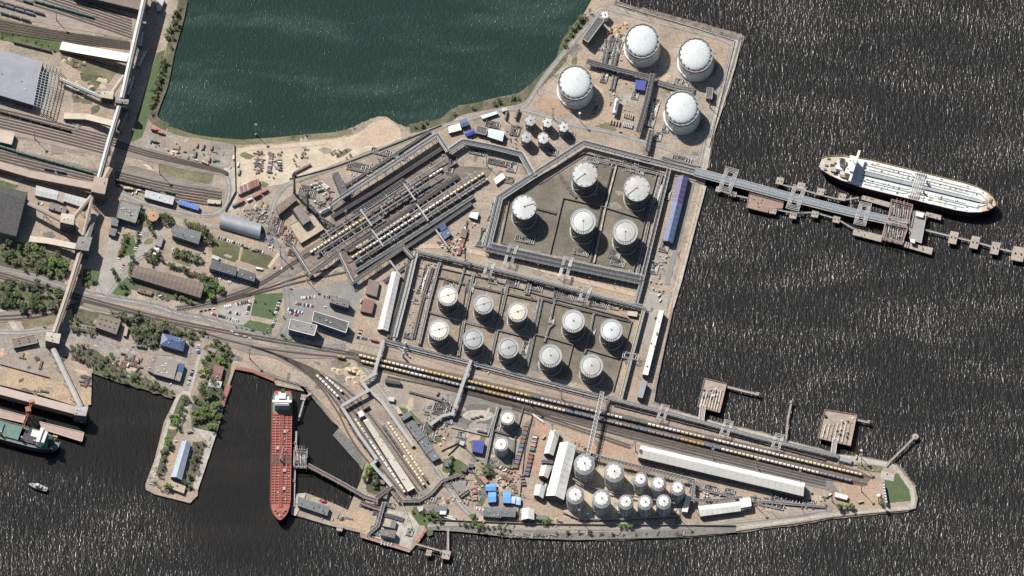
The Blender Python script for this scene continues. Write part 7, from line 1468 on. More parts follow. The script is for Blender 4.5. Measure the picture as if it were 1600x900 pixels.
# ---------------------------------------------------------------- road vehicles
CW = [('white', 5), ('silver', 3), ('black', 3), ('dark grey', 3), ('red', .8), ('blue', .8), ('beige', .7)]
MARKS += [(360, 488, 'the triangular car park'), (205, 385, 'the grassy car park island'), (280, 418, 'the tree lined yard'), (470, 480, 'the office car park'), (310, 546, 'the parking row by the blue house'), (299, 590, 'the parking row by the taupe office'), (830, 690, 'the container lane'), (405, 255, 'the sandy storage yard'), (385, 297, 'the standing container row'), (425, 385, 'the turf field'), (300, 250, 'the vehicle yard by the basin'), (390, 335, 'the scrap yard by the hangar'), (500, 300, 'the boiler plant'), (1345, 735, 'the headland road'), (830, 655, 'the white van row'), (725, 745, 'the cabin yard'), (690, 665, 'the grey pipe yard'), (1150, 810, 'the south quay road'), (30, 450, 'the woods at the photo edge'), (215, 510, 'the bare woods'), (310, 640, 'the tree pier'), (270, 700, 'the tree pier'), (585, 745, 'the dock bank'), (60, 580, 'the sandy quay yard'), (900, 830, 'the bottom quay'), (655, 815, 'the bottom jetty lawn'), (255, 120, 'the basin verge'), (880, 70, 'the basin road bend'), (775, 160, 'the basin bank'), (1000, 190, 'the lying vessels'), (850, 800, 'the white quay shed')]
def car(px, py, rz, c=None):
    c = c or rnd.choices([x[0] for x in CW], [x[1] for x in CW])[0]
    place('car ' + c, 'parked_car', 'car', P(px, py), rz, f'{c} car', 'cars parked around the terminal')
def carrow(p, q, n, off=1.57, gap=.1, jit=.06):
    rz = rot_of(p, q) + off
    for i in range(n):
        if rnd.random() < gap: continue
        u = (i + .5) / n; car(p[0] + (q[0] - p[0]) * u, p[1] + (q[1] - p[1]) * u, rz + rnd.choice([0, math.pi]) + rnd.uniform(-jit, jit))
for a in (((197, 367), (185, 406), 12), ((220, 366), (211, 392), 9), ((194, 413), (188, 422), 3), ((340, 371), (412, 395), 21), ((253, 408), (268, 414), 6), ((270, 415), (286, 423), 7), ((333, 434), (345, 437), 5), ((356, 440), (364, 443), 3), ((319, 394), (316, 412), 5), ((268, 389), (302, 401), 8), ((350, 480), (391, 471), 14), ((329, 490), (376, 503), 16), ((353, 487), (378, 492), 9), ((386, 492), (391, 473), 7), ((438, 468), (429, 493), 11), ((470, 466), (493, 464), 9), ((461, 474), (490, 479), 9), ((449, 484), (473, 489), 9), ((449, 488), (466, 493), 6), ((557, 527), (580, 532), 8), ((564, 515), (561, 526), 4), ((310, 539), (310, 553), 6), ((302, 578), (294, 602), 9), ((505, 463), (535, 467), 8), ((302, 425), (319, 432), 5)): carrow(*a)
carrow((311, 487), (337, 482), 4, 0); carrow((430, 498), (425, 512), 5)
for x, y, a in ((362, 518, -.25), (370, 523, -.25), (382, 526, -.2), (390, 529, -.2), (325, 527, 1.3), (297, 536, 1.2), (331, 556, .3), (298, 535, 1.2), (245, 599, -.3), (266, 601, .8), (60, 318, 1.3), (66, 319, 1.2), (28, 279, -.2), (34, 280, -.2), (70, 512, -.5), (150, 541, -.7), (196, 355, 1.2), (455, 452, -.3), (440, 420, 1.5), (508, 480, .3), (566, 478, 1.2), (1024, 497, 1.2), (292, 705, .2), (287, 741, .7), (295, 755, .4), (420, 365, .8), (410, 362, .6), (640, 215, .4), (700, 196, .4), (1015, 210, -.25), (970, 207, -.25), (933, 196, -.25), (360, 262, 1.4), (272, 238, -.3), (278, 240, -.3), (289, 238, -.2), (820, 690, 1.3), (745, 795, 1.5), (750, 796, 1.5), (755, 797, 1.5), (1290, 790, .3)): car(x, y, a)
for i in range(7): place('truck white', 'parked_van', 'van', P(833.5 + i * 2.4, 649.5 + i * 1.7), -1.15, 'small white van', 'vans in the white van row', scale=.62)
for x, y, a, k, s_, d in ((243, 204, -.25, 'lorry red', 1.5, 'long red lorry'), (252, 209, -.3, 'lorry red', 1.1, 'red lorry'), (243, 222, -.15, 'truck orange', 1, 'orange backed truck'), (236, 221, 1.3, 'lorry dark', .6, 'small dark truck'), (305, 242, 1.4, 'lorry dark', .9, 'slate grey truck'), (327, 250, 1.3, 'lorry red', .9, 'red lorry'), (335, 252, .2, 'lorry green', .6, 'green truck'), (320, 255, -.45, 'truck yellow', 1, 'white and yellow truck'), (307, 251, -.4, 'truck white', .6, 'small white truck'), (365, 247, 1.5, 'truck white', .8, 'white truck'), (372, 258, 1.45, 'truck white', .8, 'white truck'), (374, 270, 1.3, 'lorry dark', .8, 'dark truck'), (308, 228, 1.3, 'lorry red', .8, 'red truck'), (318, 230, 1.3, 'lorry dark', .8, 'dark truck'), (331, 232, 1.25, 'lorry red', .8, 'red truck'), (200, 296, -.1, 'truck yellow', 1.3, 'cream tanker truck'), (213, 301, 1.3, 'truck white', .6, 'white pickup truck'), (207, 303, 1.2, 'truck white', .5, 'white pickup truck'), (217, 298, -.1, 'truck white', .7, 'white truck'), (221, 543, -.2, 'lorry dark', 1.2, 'long dark flatbed lorry'), (208, 542, -.1, 'lorry red', .5, 'small red tractor'), (216, 564, 1.4, 'lorry red', .9, 'red digger like truck'), (200, 571, 1.2, 'truck white', .8, 'white truck'), (192, 553, 0, 'truck orange', .8, 'orange truck'), (215, 577, 1.1, 'lorry dark', .8, 'dark truck'), (130, 518, -.2, 'lorry dark', .8, 'dark truck'), (121, 512, 1.3, 'truck orange', .7, 'tan truck'), (428, 418, 1.0, 'lorry red', .6, 'small red truck'), (405, 421, -.2, 'bus', .9, 'pale green bus'), (384, 387, -.2, 'lorry dark', .7, 'dark truck'), (398, 392, -.2, 'lorry dark', .7, 'dark truck'), (369, 321, .5, 'lorry dark', 1, 'dark tractor truck'), (376, 317, .5, 'lorry red', 1.3, 'red trailer truck'), (390, 313, .5, 'truck white', 1, 'white trailer truck'), (402, 307, .5, 'lorry red', 1.4, 'red trailer truck'), (414, 300, .5, 'lorry red', 1.2, 'red trailer truck'), (585, 533, -.3, 'lorry red', 1.2, 'red brown lorry'), (564, 471, 1.4, 'truck yellow', .7, 'cream van'), (748, 574, .3, 'truck orange', 1.1, 'orange truck'), (763, 583, 1, 'truck white', .5, 'white van'), (684, 616, 1.0, 'lorry red', .8, 'red truck'), (1337, 727, 0, 'lorry dark', .5, 'small dark truck'), (1338, 715, 1.4, 'truck yellow', .7, 'cream truck'), (1345, 785, .3, 'truck yellow', .8, 'yellow digger like truck'), (1358, 728, .2, 'lorry dark', .5, 'dark pickup truck'), (1030, 462, .8, 'truck white', .7, 'white truck'), (1032, 470, 1, 'truck white', .6, 'white van'), (850, 684, 1, 'truck yellow', .7, 'yellow truck'), (330, 578, -.3, 'lorry red', .7, 'red truck'), (297, 676, .2, 'lorry dark', .7, 'dark truck'), (275, 690, .1, 'truck white', .5, 'white van'), (668, 803, 0, 'lorry green', .5, 'green truck'), (250, 463, .3, 'truck white', .6, 'white truck')):
    place(k, 'parked_truck', 'truck', P(x, y), a, d, 'trucks standing around the yards', scale=s_)
# ---------------------------------------------------------------- containers and cabins
def boxes(p, q, n, cs, off=0., per=1, s_=1., gap=.06, spread=3.0):
    rz = rot_of(p, q) + off
    for i in range(n):
        u = (i + .5) / n
        for j in range(per):
            if rnd.random() < gap: continue
            c = rnd.choice(cs); k = (j - (per - 1) / 2) * spread; b = P(p[0] + (q[0] - p[0]) * u, p[1] + (q[1] - p[1]) * u)
            place('container ' + c, 'site_container', 'container', (b.x - math.sin(rz) * k, b.y + math.cos(rz) * k, 0), rz + rnd.uniform(-.04, .04), f'{c} site container', 'site containers around the yards', scale=s_)
RC = ['red', 'rust', 'red', 'blue', 'grey', 'white', 'pink', 'green', 'brown']
boxes((824, 662), (805, 733), 11, RC, 1.57, 2, 1.15, spread=2.9); boxes((837, 680), (822, 745), 10, RC, 1.57, 2, 1.1, spread=2.8)
boxes((373, 301), (404, 287), 10, ['red', 'rust', 'pink', 'lilac', 'red', 'pink'], 1.2, 1, 1.9, 0); boxes((424, 240), (420, 270), 8, RC, 1.5, 2, .9); boxes((436, 240), (438, 268), 7, ['slate', 'brown', 'grey', 'white'], 1.5, 1, .9)
boxes((462, 270), (485, 258), 4, ['rust', 'brown', 'red'], 0, 1, 1.2); boxes((512, 295), (500, 285), 3, ['red', 'white', 'pink'], 0, 2, 1); boxes((508, 312), (515, 308), 1, ['red'], 0, 1, 1.2)
boxes((720, 778), (732, 770), 2, ['pink', 'rust'], 0, 1, 1.2); boxes((741, 763), (743, 782), 4, ['pink', 'red', 'rust'], 1.57, 2, .9); boxes((710, 742), (724, 748), 3, ['rust', 'brown'], .8, 1, 1.1); boxes((785, 745), (797, 752), 3, ['brown', 'red'], 1.2, 2, 1); boxes((800, 755), (806, 770), 4, ['brown', 'red', 'rust'], 1.5, 2, .9); boxes((776, 728), (800, 740), 6, ['red', 'rust', 'white'], 1.4, 1, .9); boxes((815, 742), (820, 765), 5, ['slate', 'grey', 'red', 'brown'], 1.5, 1, 1); boxes((748, 760), (782, 762), 3, ['white', 'grey'], .5, 1, .6)
boxes((697, 377), (706, 383), 3, ['red', 'rust'], .5, 2, 1.1); boxes((724, 375), (716, 398), 6, ['red', 'brown', 'rust', 'pink'], .2, 2, 1); boxes((730, 345), (726, 360), 3, ['white', 'brown', 'grey'], .2, 1, .9); boxes((705, 384), (712, 390), 2, ['white'], .8, 1, .9); boxes((684, 376), (692, 386), 3, ['brown', 'pink', 'white'], .8, 2, .7)
boxes((217, 455), (236, 460), 4, ['rust', 'brown'], -.2, 2, 1.3); boxes((280, 378), (310, 374), 2, ['grey'], .1, 1, 1); boxes((285, 361), (310, 364), 4, ['rust', 'grey', 'pink'], -.2, 1, 1.1); boxes((665, 800), (690, 812), 3, ['rust', 'white', 'brown'], 0, 1, 1); boxes((690, 806), (712, 812), 4, ['white', 'pink', 'rust'], 0, 2, .9); boxes((50, 617), (60, 620), 1, ['brown'], -.3, 1, 1.2)
boxes((735, 655), (755, 650), 3, ['rust', 'white', 'red'], -.3, 1, .9); boxes((700, 655), (676, 664), 4, ['red', 'brown', 'slate'], .6, 1, 1); boxes((1290, 778), (1300, 772), 2, ['white', 'grey'], .2, 1, .9); boxes((865, 723), (846, 722), 3, ['brown', 'slate'], .2, 2, .9); boxes((570, 775), (580, 778), 2, ['slate'], .2, 1, .8)
# ---------------------------------------------------------------- stored goods
def two(key, mbs): proto(key, [(n, m, mm, False) for n, m, mm in mbs])
a_ = MB(); a_.box((0, 0, .2), 2.4, 1.8, 1.6); b_ = MB(); b_.box((0, 0, 0), 2.6, 2, .2); c_ = MB(); c_.box((0, 0, 1.8), 2.5, 1.9, .12)
for k_, mm in (('timber', mat('timber', (.38, .29, .19), (.3, .225, .15), .5)), ('grey', grey), ('white', whitew), ('rusty', rust), ('dark', steeld), ('blue', dullblue)): two('crate ' + k_, [('box', a_, mm), ('pallet', b_, brownsh), ('lid', c_, mm)])
bn = []
for i in range(7):
    a_ = MB(); y, z = (-1 + i * .66, .55) if i < 4 else (-.66 + (i - 4) * .66, 1.1); a_.tube([(-4, y, z), (4, y, z)], .31, 6); bn.append(a_)
b_ = MB(); b_.box((0, 0, 0), 6, 2.6, .24)
for k_, mm in (('rusty', rust), ('grey', steel), ('dark', steeld)): two('pipe bundle ' + k_, [('pipe', x, mm) for x in bn] + [('bearer', b_, brownsh)])
a_ = MB(); a_.lathe((0, 0, .3), [(1.1, 0), (1.1, 1.8), (.9, 2.0)], 12); b_ = MB(); b_.lathe((0, 0, 0), [(1.4, 0), (1.4, .3)], 12); c_ = MB(); c_.lathe((0, 0, 2.3), [(.3, 0), (.3, .4)], 6)
for k_, mm in (('silver', silver), ('white', white), ('rusty', rust)): two('drum ' + k_, [('barrel', a_, mm), ('base', b_, concrete), ('cap', c_, steeld)])
a_ = MB(); a_.tube([(-1, 0, .9), (.4, 0, .9)], .5, 8); b_ = MB(); b_.box((0, 0, 0), 3, 1.4, .35); c_ = MB(); c_.lathe((.9, 0, .3), [(.7, 0), (.7, .9), (.4, 1.3)], 10)
for k_, mm in (('green', green), ('grey', steel), ('red', redrf)): two('pump ' + k_, [('motor', a_, mm), ('baseplate', b_, concrete), ('casing', c_, steeld)])
HP = mat('heap_sand', (.46, .37, .25), (.4, .315, .21), .4); HD = mat('heap_dark', (.1, .09, .08), (.07, .065, .06), .5); HR = mat('heap_scrap', (.2, .14, .11), (.1, .085, .075), .9, c3=(.3, .26, .22))
def heapmb(seed, flat=.45):
    r = random.Random(seed); m = MB(); n = 14; vs = [(0, 0, 3 * flat)]; 
    for j, f in enumerate((.35, .7, 1.0)):
        for i in range(n): a = i * 6.283 / n; q = 3 * f * r.uniform(.75, 1.2); vs.append((q * math.cos(a), q * math.sin(a), 3 * flat * (1 - f) * r.uniform(.7, 1.25)))
    fs = [(0, 1 + i, 1 + (i + 1) % n) for i in range(n)]
    for j in range(2): fs += [(1 + j * n + i, 1 + (j + 1) * n + i, 1 + (j + 1) * n + (i + 1) % n, 1 + j * n + (i + 1) % n) for i in range(n)]
    m.add(vs, fs); return m
for k_, mm in (('sandy', HP), ('dark', HD), ('rusty scrap', HR)): two('heap ' + k_, [('pile', heapmb(len(k_)), mm), ('loose_edge', heapmb(len(k_) + 5, .12), mm)])
KIND = {'crate': (['timber', 'grey', 'white', 'rusty', 'dark', 'blue'], 'storage_crate', 'crate'), 'pipe bundle': (['rusty', 'grey', 'dark'], 'pipe_bundle', 'pipe bundle'), 'drum': (['silver', 'white', 'rusty'], 'storage_drum', 'drum'), 'pump': (['green', 'grey', 'red'], 'pump_set', 'pump'), 'heap': (['sandy', 'dark', 'rusty scrap'], 'rubble_heap', 'heap')}
USED = {'heap': 0, 'pump': 0, 'pipe bundle': 0}
def clutter(poly, n, kinds, cs=None, smin=.7, smax=1.4, ang=None, dmin=1.6):
    n = int(n * 1.3); xs, ys = [p[0] for p in poly], [p[1] for p in poly]; got = []
    for _ in range(n * 20):
        if len(got) >= n: break
        p = (rnd.uniform(min(xs), max(xs)), rnd.uniform(min(ys), max(ys)))
        if not inside(p, poly) or not inside(p, land) or any((p[0] - q[0]) ** 2 + (p[1] - q[1]) ** 2 < dmin ** 2 for q in got): continue
        got.append(p); k = rnd.choice(kinds)
        if USED.get(k, 0) >= 290: k = min(USED, key=USED.get)
        USED[k] = USED.get(k, 0) + 1; c = rnd.choice([x for x in KIND[k][0] if not cs or x in cs] or KIND[k][0])
        place(f'{k} {c}', KIND[k][1], KIND[k][2], P(*p), (ang if ang is not None else rnd.choice([-.25, 1.32])) + rnd.uniform(-.1, .1), f'{c} {k}', f'{k}s around the yards', scale=rnd.uniform(smin, smax))
R4 = lambda x0, y0, x1, y1: [(x0, y0), (x1, y0), (x1, y1), (x0, y1)]
clutter(R4(398, 237, 411, 271), 34, ['crate', 'pipe bundle', 'heap'], smin=.6, smax=1.1); clutter(R4(420, 237, 440, 280), 16, ['crate', 'heap', 'drum']); clutter(R4(470, 234, 484, 248), 8, ['heap', 'crate'], ['dark', 'rusty scrap', 'rusty'])
clutter([(366, 332), (410, 318), (428, 330), (420, 350), (395, 345)], 48, ['crate', 'heap', 'drum', 'pipe bundle'], smin=.6, smax=1.1); clutter([(412, 372), (424, 366), (432, 385), (424, 392)], 16, ['crate'], ['blue', 'white', 'grey'], .6, 1); clutter([(425, 342), (450, 350), (460, 378), (446, 382), (428, 362)], 34, ['crate', 'pump', 'drum', 'pipe bundle'], ['dark', 'rusty', 'grey', 'red'])
clutter([(470, 290), (500, 278), (520, 300), (515, 325), (480, 335)], 30, ['drum', 'crate', 'pump', 'pipe bundle'], ['white', 'silver', 'grey', 'red', 'rusty']); clutter([(540, 272), (630, 225), (640, 238), (550, 292)], 40, ['drum', 'pump', 'crate'], ['grey', 'silver', 'white', 'rusty'], .5, .9); clutter([(560, 320), (690, 235), (700, 250), (575, 335)], 22, ['pump', 'crate', 'drum'], ['dark', 'grey', 'rusty'], .6, 1.1)
clutter([(600, 395), (650, 400), (640, 440), (605, 425)], 18, ['crate', 'drum', 'pump'], None, .6, 1.1); clutter([(655, 405), (685, 412), (672, 470), (645, 530), (632, 528)], 40, ['pump', 'crate', 'drum', 'pipe bundle'], ['rusty', 'grey', 'silver', 'white', 'red'], .6, 1.1); clutter([(680, 375), (735, 345), (745, 350), (722, 405), (690, 390)], 30, ['crate', 'drum', 'pump'], None, .7, 1.2)
clutter([(915, 240), (1035, 265), (1025, 278), (915, 258)], 26, ['pump', 'drum', 'crate'], ['grey', 'silver', 'white', 'dark'], .6, 1); clutter([(938, 60), (985, 75), (980, 110), (930, 100)], 26, ['pump', 'drum', 'crate'], ['grey', 'silver', 'white', 'dark'], .6, 1.1); clutter([(960, 105), (1000, 110), (985, 180), (950, 180)], 18, ['pump', 'drum', 'crate'], ['grey', 'silver', 'white', 'rusty'], .6, 1); clutter([(940, 44), (985, 36), (972, 62), (945, 60)], 16, ['heap', 'crate'], ['rusty scrap', 'rusty', 'sandy'], .8, 1.4)
clutter([(790, 190), (815, 195), (810, 235), (790, 225)], 18, ['pump', 'drum', 'crate'], ['rusty', 'dark', 'red', 'grey'], .6, 1.1); clutter([(690, 430), (980, 480), (985, 490), (690, 442)], 36, ['pump', 'drum', 'crate'], ['grey', 'silver', 'white', 'rusty'], .6, 1.1); clutter([(780, 385), (990, 425), (985, 436), (775, 395)], 30, ['pump', 'drum', 'crate'], ['grey', 'silver', 'white', 'dark'], .6, 1)
clutter([(1015, 395), (1045, 400), (1035, 460), (1010, 450)], 22, ['crate', 'drum', 'pump'], ['grey', 'white', 'dark', 'timber'], .7, 1.2); clutter([(660, 635), (700, 625), (705, 670), (690, 700), (668, 690)], 50, ['pump', 'drum', 'crate', 'pipe bundle'], ['grey', 'silver', 'white', 'rusty', 'dark'], .6, 1.2); clutter([(690, 620), (710, 632), (700, 645)], 8, ['crate'], None)
clutter([(775, 730), (812, 740), (806, 770), (778, 760)], 30, ['crate', 'heap', 'drum'], None, .6, 1.1); clutter([(700, 740), (750, 745), (752, 790), (715, 785)], 30, ['crate', 'drum', 'pipe bundle'], None, .6, 1.1); clutter([(860, 700), (895, 690), (925, 700), (900, 714)], 20, ['crate', 'heap', 'pipe bundle'], None, .6, 1.1); clutter([(1085, 760), (1130, 768), (1120, 784), (1090, 780)], 18, ['drum', 'crate', 'pump'], None, .6, 1.1)
clutter([(1180, 775), (1290, 775), (1290, 795), (1180, 795)], 34, ['drum', 'crate', 'pipe bundle', 'pump'], None, .6, 1.1); clutter([(185, 553), (222, 560), (218, 585), (182, 575)], 26, ['crate', 'heap', 'pipe bundle'], ['dark', 'rusty scrap', 'white', 'rusty', 'timber'], .8, 1.4); clutter([(245, 455), (268, 462), (262, 472), (240, 466)], 8, ['crate', 'heap'], None); clutter(R4(660, 775, 712, 790), 20, ['crate', 'drum'], None, .6, 1)
clutter([(510, 568), (565, 580), (575, 600), (545, 600)], 10, ['heap'], ['sandy'], 1.1, 2, dmin=4); clutter([(110, 530), (140, 545), (135, 570), (112, 560)], 14, ['heap', 'crate'], ['dark', 'rusty scrap', 'rusty'], .8, 1.6); clutter([(30, 555), (75, 560), (70, 578), (35, 575)], 6, ['heap', 'crate'], ['dark', 'rusty scrap', 'rusty'], 1, 1.8); clutter(R4(128, 588, 139, 603), 9, ['crate'], ['rusty', 'dark'], 1.1, 1.4, dmin=3); clutter([(40, 606), (70, 612), (66, 618), (40, 613)], 6, ['heap', 'crate'], None, 1, 1.6)
clutter([(115, 120), (160, 135), (155, 160), (110, 150)], 10, ['heap'], None, .8, 1.5); clutter([(105, 185), (135, 190), (120, 200), (100, 192)], 8, ['pipe bundle', 'crate'], ['white', 'grey'], .7, 1.1); clutter([(240, 215), (350, 240), (345, 258), (240, 240)], 18, ['crate', 'drum'], None, .6, 1.1); clutter([(100, 90), (140, 98), (128, 108), (100, 102)], 7, ['heap', 'crate'], None, .8, 1.3)
clutter([(755, 795), (900, 815), (890, 826), (750, 822)], 22, ['crate', 'heap', 'drum'], None, .6, 1.2); clutter([(905, 798), (1060, 798), (1050, 812), (905, 814)], 20, ['crate', 'drum', 'pump'], ['white', 'grey', 'timber', 'silver'], .6, 1); clutter([(248, 705), (262, 690), (262, 745), (232, 762)], 24, ['heap', 'crate', 'pipe bundle'], None, .5, 1); clutter([(315, 690), (335, 680), (310, 755)], 10, ['crate', 'heap'], None, .5, .9); clutter([(500, 800), (560, 812), (556, 824), (498, 808)], 8, ['pipe bundle', 'crate', 'heap'], None, .8, 1.5); clutter([(675, 832), (860, 836), (860, 839), (675, 835)], 26, ['crate', 'heap'], ['dark', 'grey', 'white', 'rusty scrap'], .7, 1.3); clutter([(860, 834), (1080, 832), (1080, 836), (860, 839)], 18, ['crate', 'heap'], ['dark', 'grey', 'white'], .7, 1.3)
clutter([(1310, 720), (1390, 735), (1385, 742), (1310, 728)], 8, ['crate', 'drum'], None, .6, 1.1)
# ---------------------------------------------------------------- masts and lamps
for x, y in ((88, 32), (54, 217), (249, 271), (877, 622), (829, 633), (1114, 717), (1184, 733), (1250, 752), (1346, 726), (1346, 768), (540, 345), (727, 700), (700, 632), (863, 678), (993, 705), (905, 812), (1063, 812), (1180, 790), (864, 185), (1109, 168), (438, 400), (1300, 783), (760, 258), (400, 210), (480, 440), (390, 560)): place('mast', 'lamp_mast', 'lamp mast', P(x, y), 0, 'tall floodlight mast', 'tall floodlight masts', scale=(1, 1, .95 if x < 1400 else .7))
for pts, n in (([(120, 449), (325, 493)], 8), ([(325, 493), (430, 524)], 4), ([(445, 385), (455, 470)], 3), ([(700, 384), (980, 455)], 7), ([(600, 533), (930, 622)], 8), ([(1090, 300), (1050, 450)], 5), ([(830, 160), (930, 25)], 5), ([(960, 12), (1130, 58)], 5), ([(1140, 90), (1098, 240)], 5), ([(620, 645), (720, 800)], 6), ([(700, 815), (1280, 800)], 12), ([(1050, 655), (1300, 722)], 7)):
    for i in range(n): u = (i + .5) / n; place('street lamp', 'street_lamp', 'street lamp', P(pts[0][0] + (pts[1][0] - pts[0][0]) * u, pts[0][1] + (pts[1][1] - pts[0][1]) * u), -.3, 'slim street lamp', 'street lamps along the roads')
for x, y, z, lab in ((1346, 716, 20, 'thin white lamp post with a round white head on the shore path'), (906, 189, 20, 'thin white post with a round head beside the loop road')):
    p = P(x, y); t = thing('lamp_post', lab, 'lamp post', p); m = MB(); m.lathe((p.x, p.y, 0), [(.5, 0), (.3, z)], 8); part(m, 'pole', steelw, t); m = MB(); m.lathe((p.x, p.y, z), [(.8, 0), (1.7, .5), (1.7, 1.5), (.4, 2)], 12); part(m, 'head', white, t)
# ---------------------------------------------------------------- trees
grove([(0, 380), (35, 378), (85, 395), (108, 408), (98, 442), (60, 428), (0, 410)], 49, ['olive', 'olive', 'green', 'dark', 'bright'], .8, 1.35)
grove([(0, 432), (60, 446), (103, 460), (92, 482), (40, 490), (0, 478)], 49, ['dark', 'dark', 'green', 'olive'], .8, 1.35)
grove([(165, 484), (262, 506), (258, 518), (240, 545), (215, 540), (200, 505)], 43, ['bare', 'bare', 'olive', 'olive', 'dark'], .8, 1.4); grove([(260, 506), (325, 520), (300, 540), (292, 528), (258, 518)], 21, ['olive', 'bare', 'green', 'bare'], .6, 1.1)
grove([(108, 498), (145, 500), (150, 520), (118, 525)], 13, ['bare', 'olive'], .7, 1.2); grove([(108, 535), (142, 545), (150, 560), (140, 575), (115, 560)], 20, ['bare', 'bare', 'olive'], .6, 1.1); grove([(145, 565), (172, 550), (185, 575), (230, 590), (270, 612), (264, 620), (200, 600), (150, 582)], 49, ['bare', 'olive', 'bare', 'green'], .5, 1.0, 4)
grove([(318, 560), (330, 560), (326, 580), (345, 612), (348, 640), (338, 672), (302, 668), (298, 645), (308, 615)], 49, ['green', 'dark', 'bright', 'olive', 'bare'], .8, 1.4); grove([(282, 625), (294, 622), (286, 655), (272, 665)], 10, ['olive', 'green', 'bare'], .6, 1); grove([(322, 535), (345, 530), (364, 555), (352, 575), (335, 560)], 17, ['green', 'bright', 'olive'], .7, 1.1)
for x, y, s_ in ((274, 664, 1.5), (270, 655, 1.2), (265, 696, 1.4), (262, 690, 1.1), (263, 762, 1.2), (259, 760, 1.0)): tree(x, y, 'bright', s_)
row_trees((258, 700), (248, 745), 10, ['bare', 'olive', 'bare'], .6, 1.1, 3); row_trees((310, 692), (296, 750), 10, ['olive', 'green', 'bare'], .7, 1.1, 3); row_trees((318, 690), (304, 752), 9, ['bare', 'olive'], .5, .9, 2); row_trees((240, 755), (262, 770), 5, ['bare', 'olive'], .6, .9, 2); row_trees((285, 752), (302, 765), 4, ['bare', 'green'], .6, .9, 2)
row_trees((222, 322), (214, 352), 7, ['green', 'olive', 'dark'], .7, 1.1); row_trees((222, 335), (240, 365), 6, ['green', 'olive', 'bare'], .7, 1.1, 4); grove([(246, 335), (268, 338), (272, 352), (258, 352), (248, 345)], 13, ['dark', 'green', 'bare'], .7, 1.1); grove([(285, 346), (318, 354), (334, 378), (322, 384), (312, 366), (290, 356)], 18, ['olive', 'green', 'dark'], .7, 1.1); row_trees((196, 366), (188, 402), 7, ['green', 'dark', 'olive'], .6, 1, 2); row_trees((214, 360), (216, 378), 3, ['green'], .5, .8)
grove([(232, 390), (246, 395), (262, 408), (240, 412), (225, 405)], 13, ['green', 'olive', 'dark'], .7, 1.1); row_trees((206, 405), (205, 440), 7, ['green', 'olive', 'dark'], .7, 1.2, 3); row_trees((270, 396), (316, 412), 11, ['olive', 'green'], .6, 1, 2); row_trees((272, 390), (312, 402), 9, ['green', 'olive'], .5, .8, 2); row_trees((262, 415), (330, 440), 14, ['green', 'dark', 'olive'], .6, 1.1, 3); grove([(310, 434), (345, 440), (352, 458), (334, 470), (318, 462)], 18, ['green', 'bright', 'dark', 'olive'], .8, 1.3); row_trees((272, 465), (305, 475), 7, ['green', 'olive'], .5, .8, 2); row_trees((172, 425), (200, 460), 10, ['dark', 'green', 'olive'], .5, .9, 5); grove([(112, 428), (132, 425), (152, 440), (148, 450), (125, 445)], 8, ['green', 'olive'], .5, .9)
row_trees((256, 88), (236, 170), 16, ['dark', 'green', 'olive'], .7, 1.2, 2.5); row_trees((262, 60), (284, 5), 9, ['dark', 'green', 'bare'], .7, 1.1, 2.5); row_trees((232, 175), (262, 195), 5, ['dark', 'bare'], .6, 1, 3); row_trees((278, 35), (266, 78), 6, ['dark', 'green'], .6, 1, 2)
row_trees((640, 200), (716, 175), 12, ['bare', 'olive', 'bare'], .5, .9, 3); row_trees((716, 170), (812, 152), 15, ['olive', 'green', 'bare'], .6, 1.0, 3); row_trees((818, 146), (882, 70), 13, ['olive', 'bare', 'green'], .5, .9, 2.5); row_trees((884, 62), (922, 15), 9, ['olive', 'bare', 'green'], .6, 1, 2.5); row_trees((885, 55), (895, 45), 3, ['olive'], 1, 1.3, 2); row_trees((450, 214), (560, 200), 10, ['bare', 'olive'], .3, .6, 2)
for x, y, s_ in ((574, 742, 1.5), (578, 735, 1.3), (570, 750, 1.1)): tree(x, y, 'bright', s_)
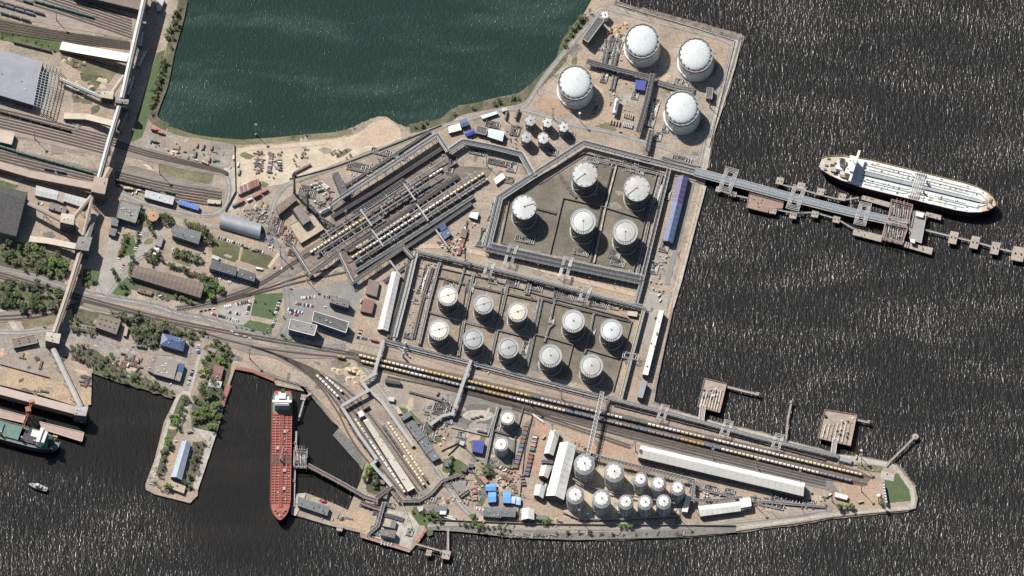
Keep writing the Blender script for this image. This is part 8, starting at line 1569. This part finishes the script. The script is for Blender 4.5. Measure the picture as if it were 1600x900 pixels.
row_trees((584, 738), (588, 762), 5, ['dark', 'green'], .6, 1, 3); grove([(760, 730), (770, 732), (768, 744), (758, 742)], 5, ['green', 'olive'], 1.0, 1.4); row_trees((705, 716), (700, 740), 4, ['dark', 'green'], .5, .9, 2); row_trees((668, 800), (690, 815), 4, ['dark', 'green', 'bright'], .6, 1, 3); row_trees((734, 804), (748, 822), 6, ['olive', 'green', 'bright'], .7, 1.2, 5); row_trees((715, 818), (800, 828), 10, ['olive', 'green', 'bright'], .5, .9, 2); row_trees((838, 816), (862, 818), 4, ['green', 'bright'], .7, 1.2, 2); row_trees((965, 824), (990, 824), 4, ['bright', 'olive'], .6, 1, 2); row_trees((1308, 795), (1335, 792), 5, ['bright', 'green'], .7, 1.1, 2); row_trees((1374, 776), (1380, 790), 3, ['dark', 'olive'], .6, .9, 2); row_trees((645, 800), (690, 824), 6, ['olive', 'green'], .4, .7, 4); row_trees((860, 832), (1000, 836), 8, ['dark', 'bare'], .4, .7, 2); row_trees((670, 830), (790, 834), 9, ['dark', 'bare', 'olive'], .4, .7, 1.5)
row_trees((515, 508), (535, 522), 4, ['green', 'dark'], .4, .7, 3); row_trees((395, 465), (440, 495), 8, ['dark', 'olive'], .3, .45, 8); row_trees((362, 512), (420, 520), 7, ['dark', 'olive'], .25, .4, 4); row_trees((438, 523), (445, 527), 3, ['dark'], .4, .5, 1); row_trees((515, 232), (545, 245), 8, ['olive'], .3, .5, 8); row_trees((455, 235), (480, 270), 5, ['olive'], .3, .5, 6); row_trees((0, 52), (95, 78), 8, ['olive'], .25, .45, 5)
# ---------------------------------------------------------------- labels of the many: what it is, which landmark it stands by, and its turn from there
def describe():
    seen = {}
    for o, desc, loc in AUTO:
        px, py = loc[0] / K + 800, 450 - (loc[1] * CT + loc[2] * ST) / K
        m = min(MARKS, key=lambda a: (a[0] - px) ** 2 + (a[1] - py) ** 2)
        dx, dy = px - m[0], py - m[1]
        side = 'beside' if abs(dx) > abs(dy) else ('above' if dy < 0 else 'below')
        seen.setdefault((desc, m[2], side), []).append((dx * dx + dy * dy, o))
    for (desc, mark, side), l in seen.items():
        l.sort(key=lambda a: a[0])
        for i, (_, o) in enumerate(l):
            tail = '' if len(l) == 1 else f', {ordinal(i + 1)} out from it'
            s_ = f'{desc} {side} {mark}{tail}'
            if len(s_.split()) > 16: s_ = s_.replace(' out from it', '')
            while len(s_.split()) > 16: s_ = s_.split(' ', 1)[1]
            o['label'] = s_
describe()
for o in COL.objects:
    if o.parent is None and o.get('kind') == 'structure' and 'label' not in o: o['label'] = o.name.split('.')[0].replace('_', ' ')
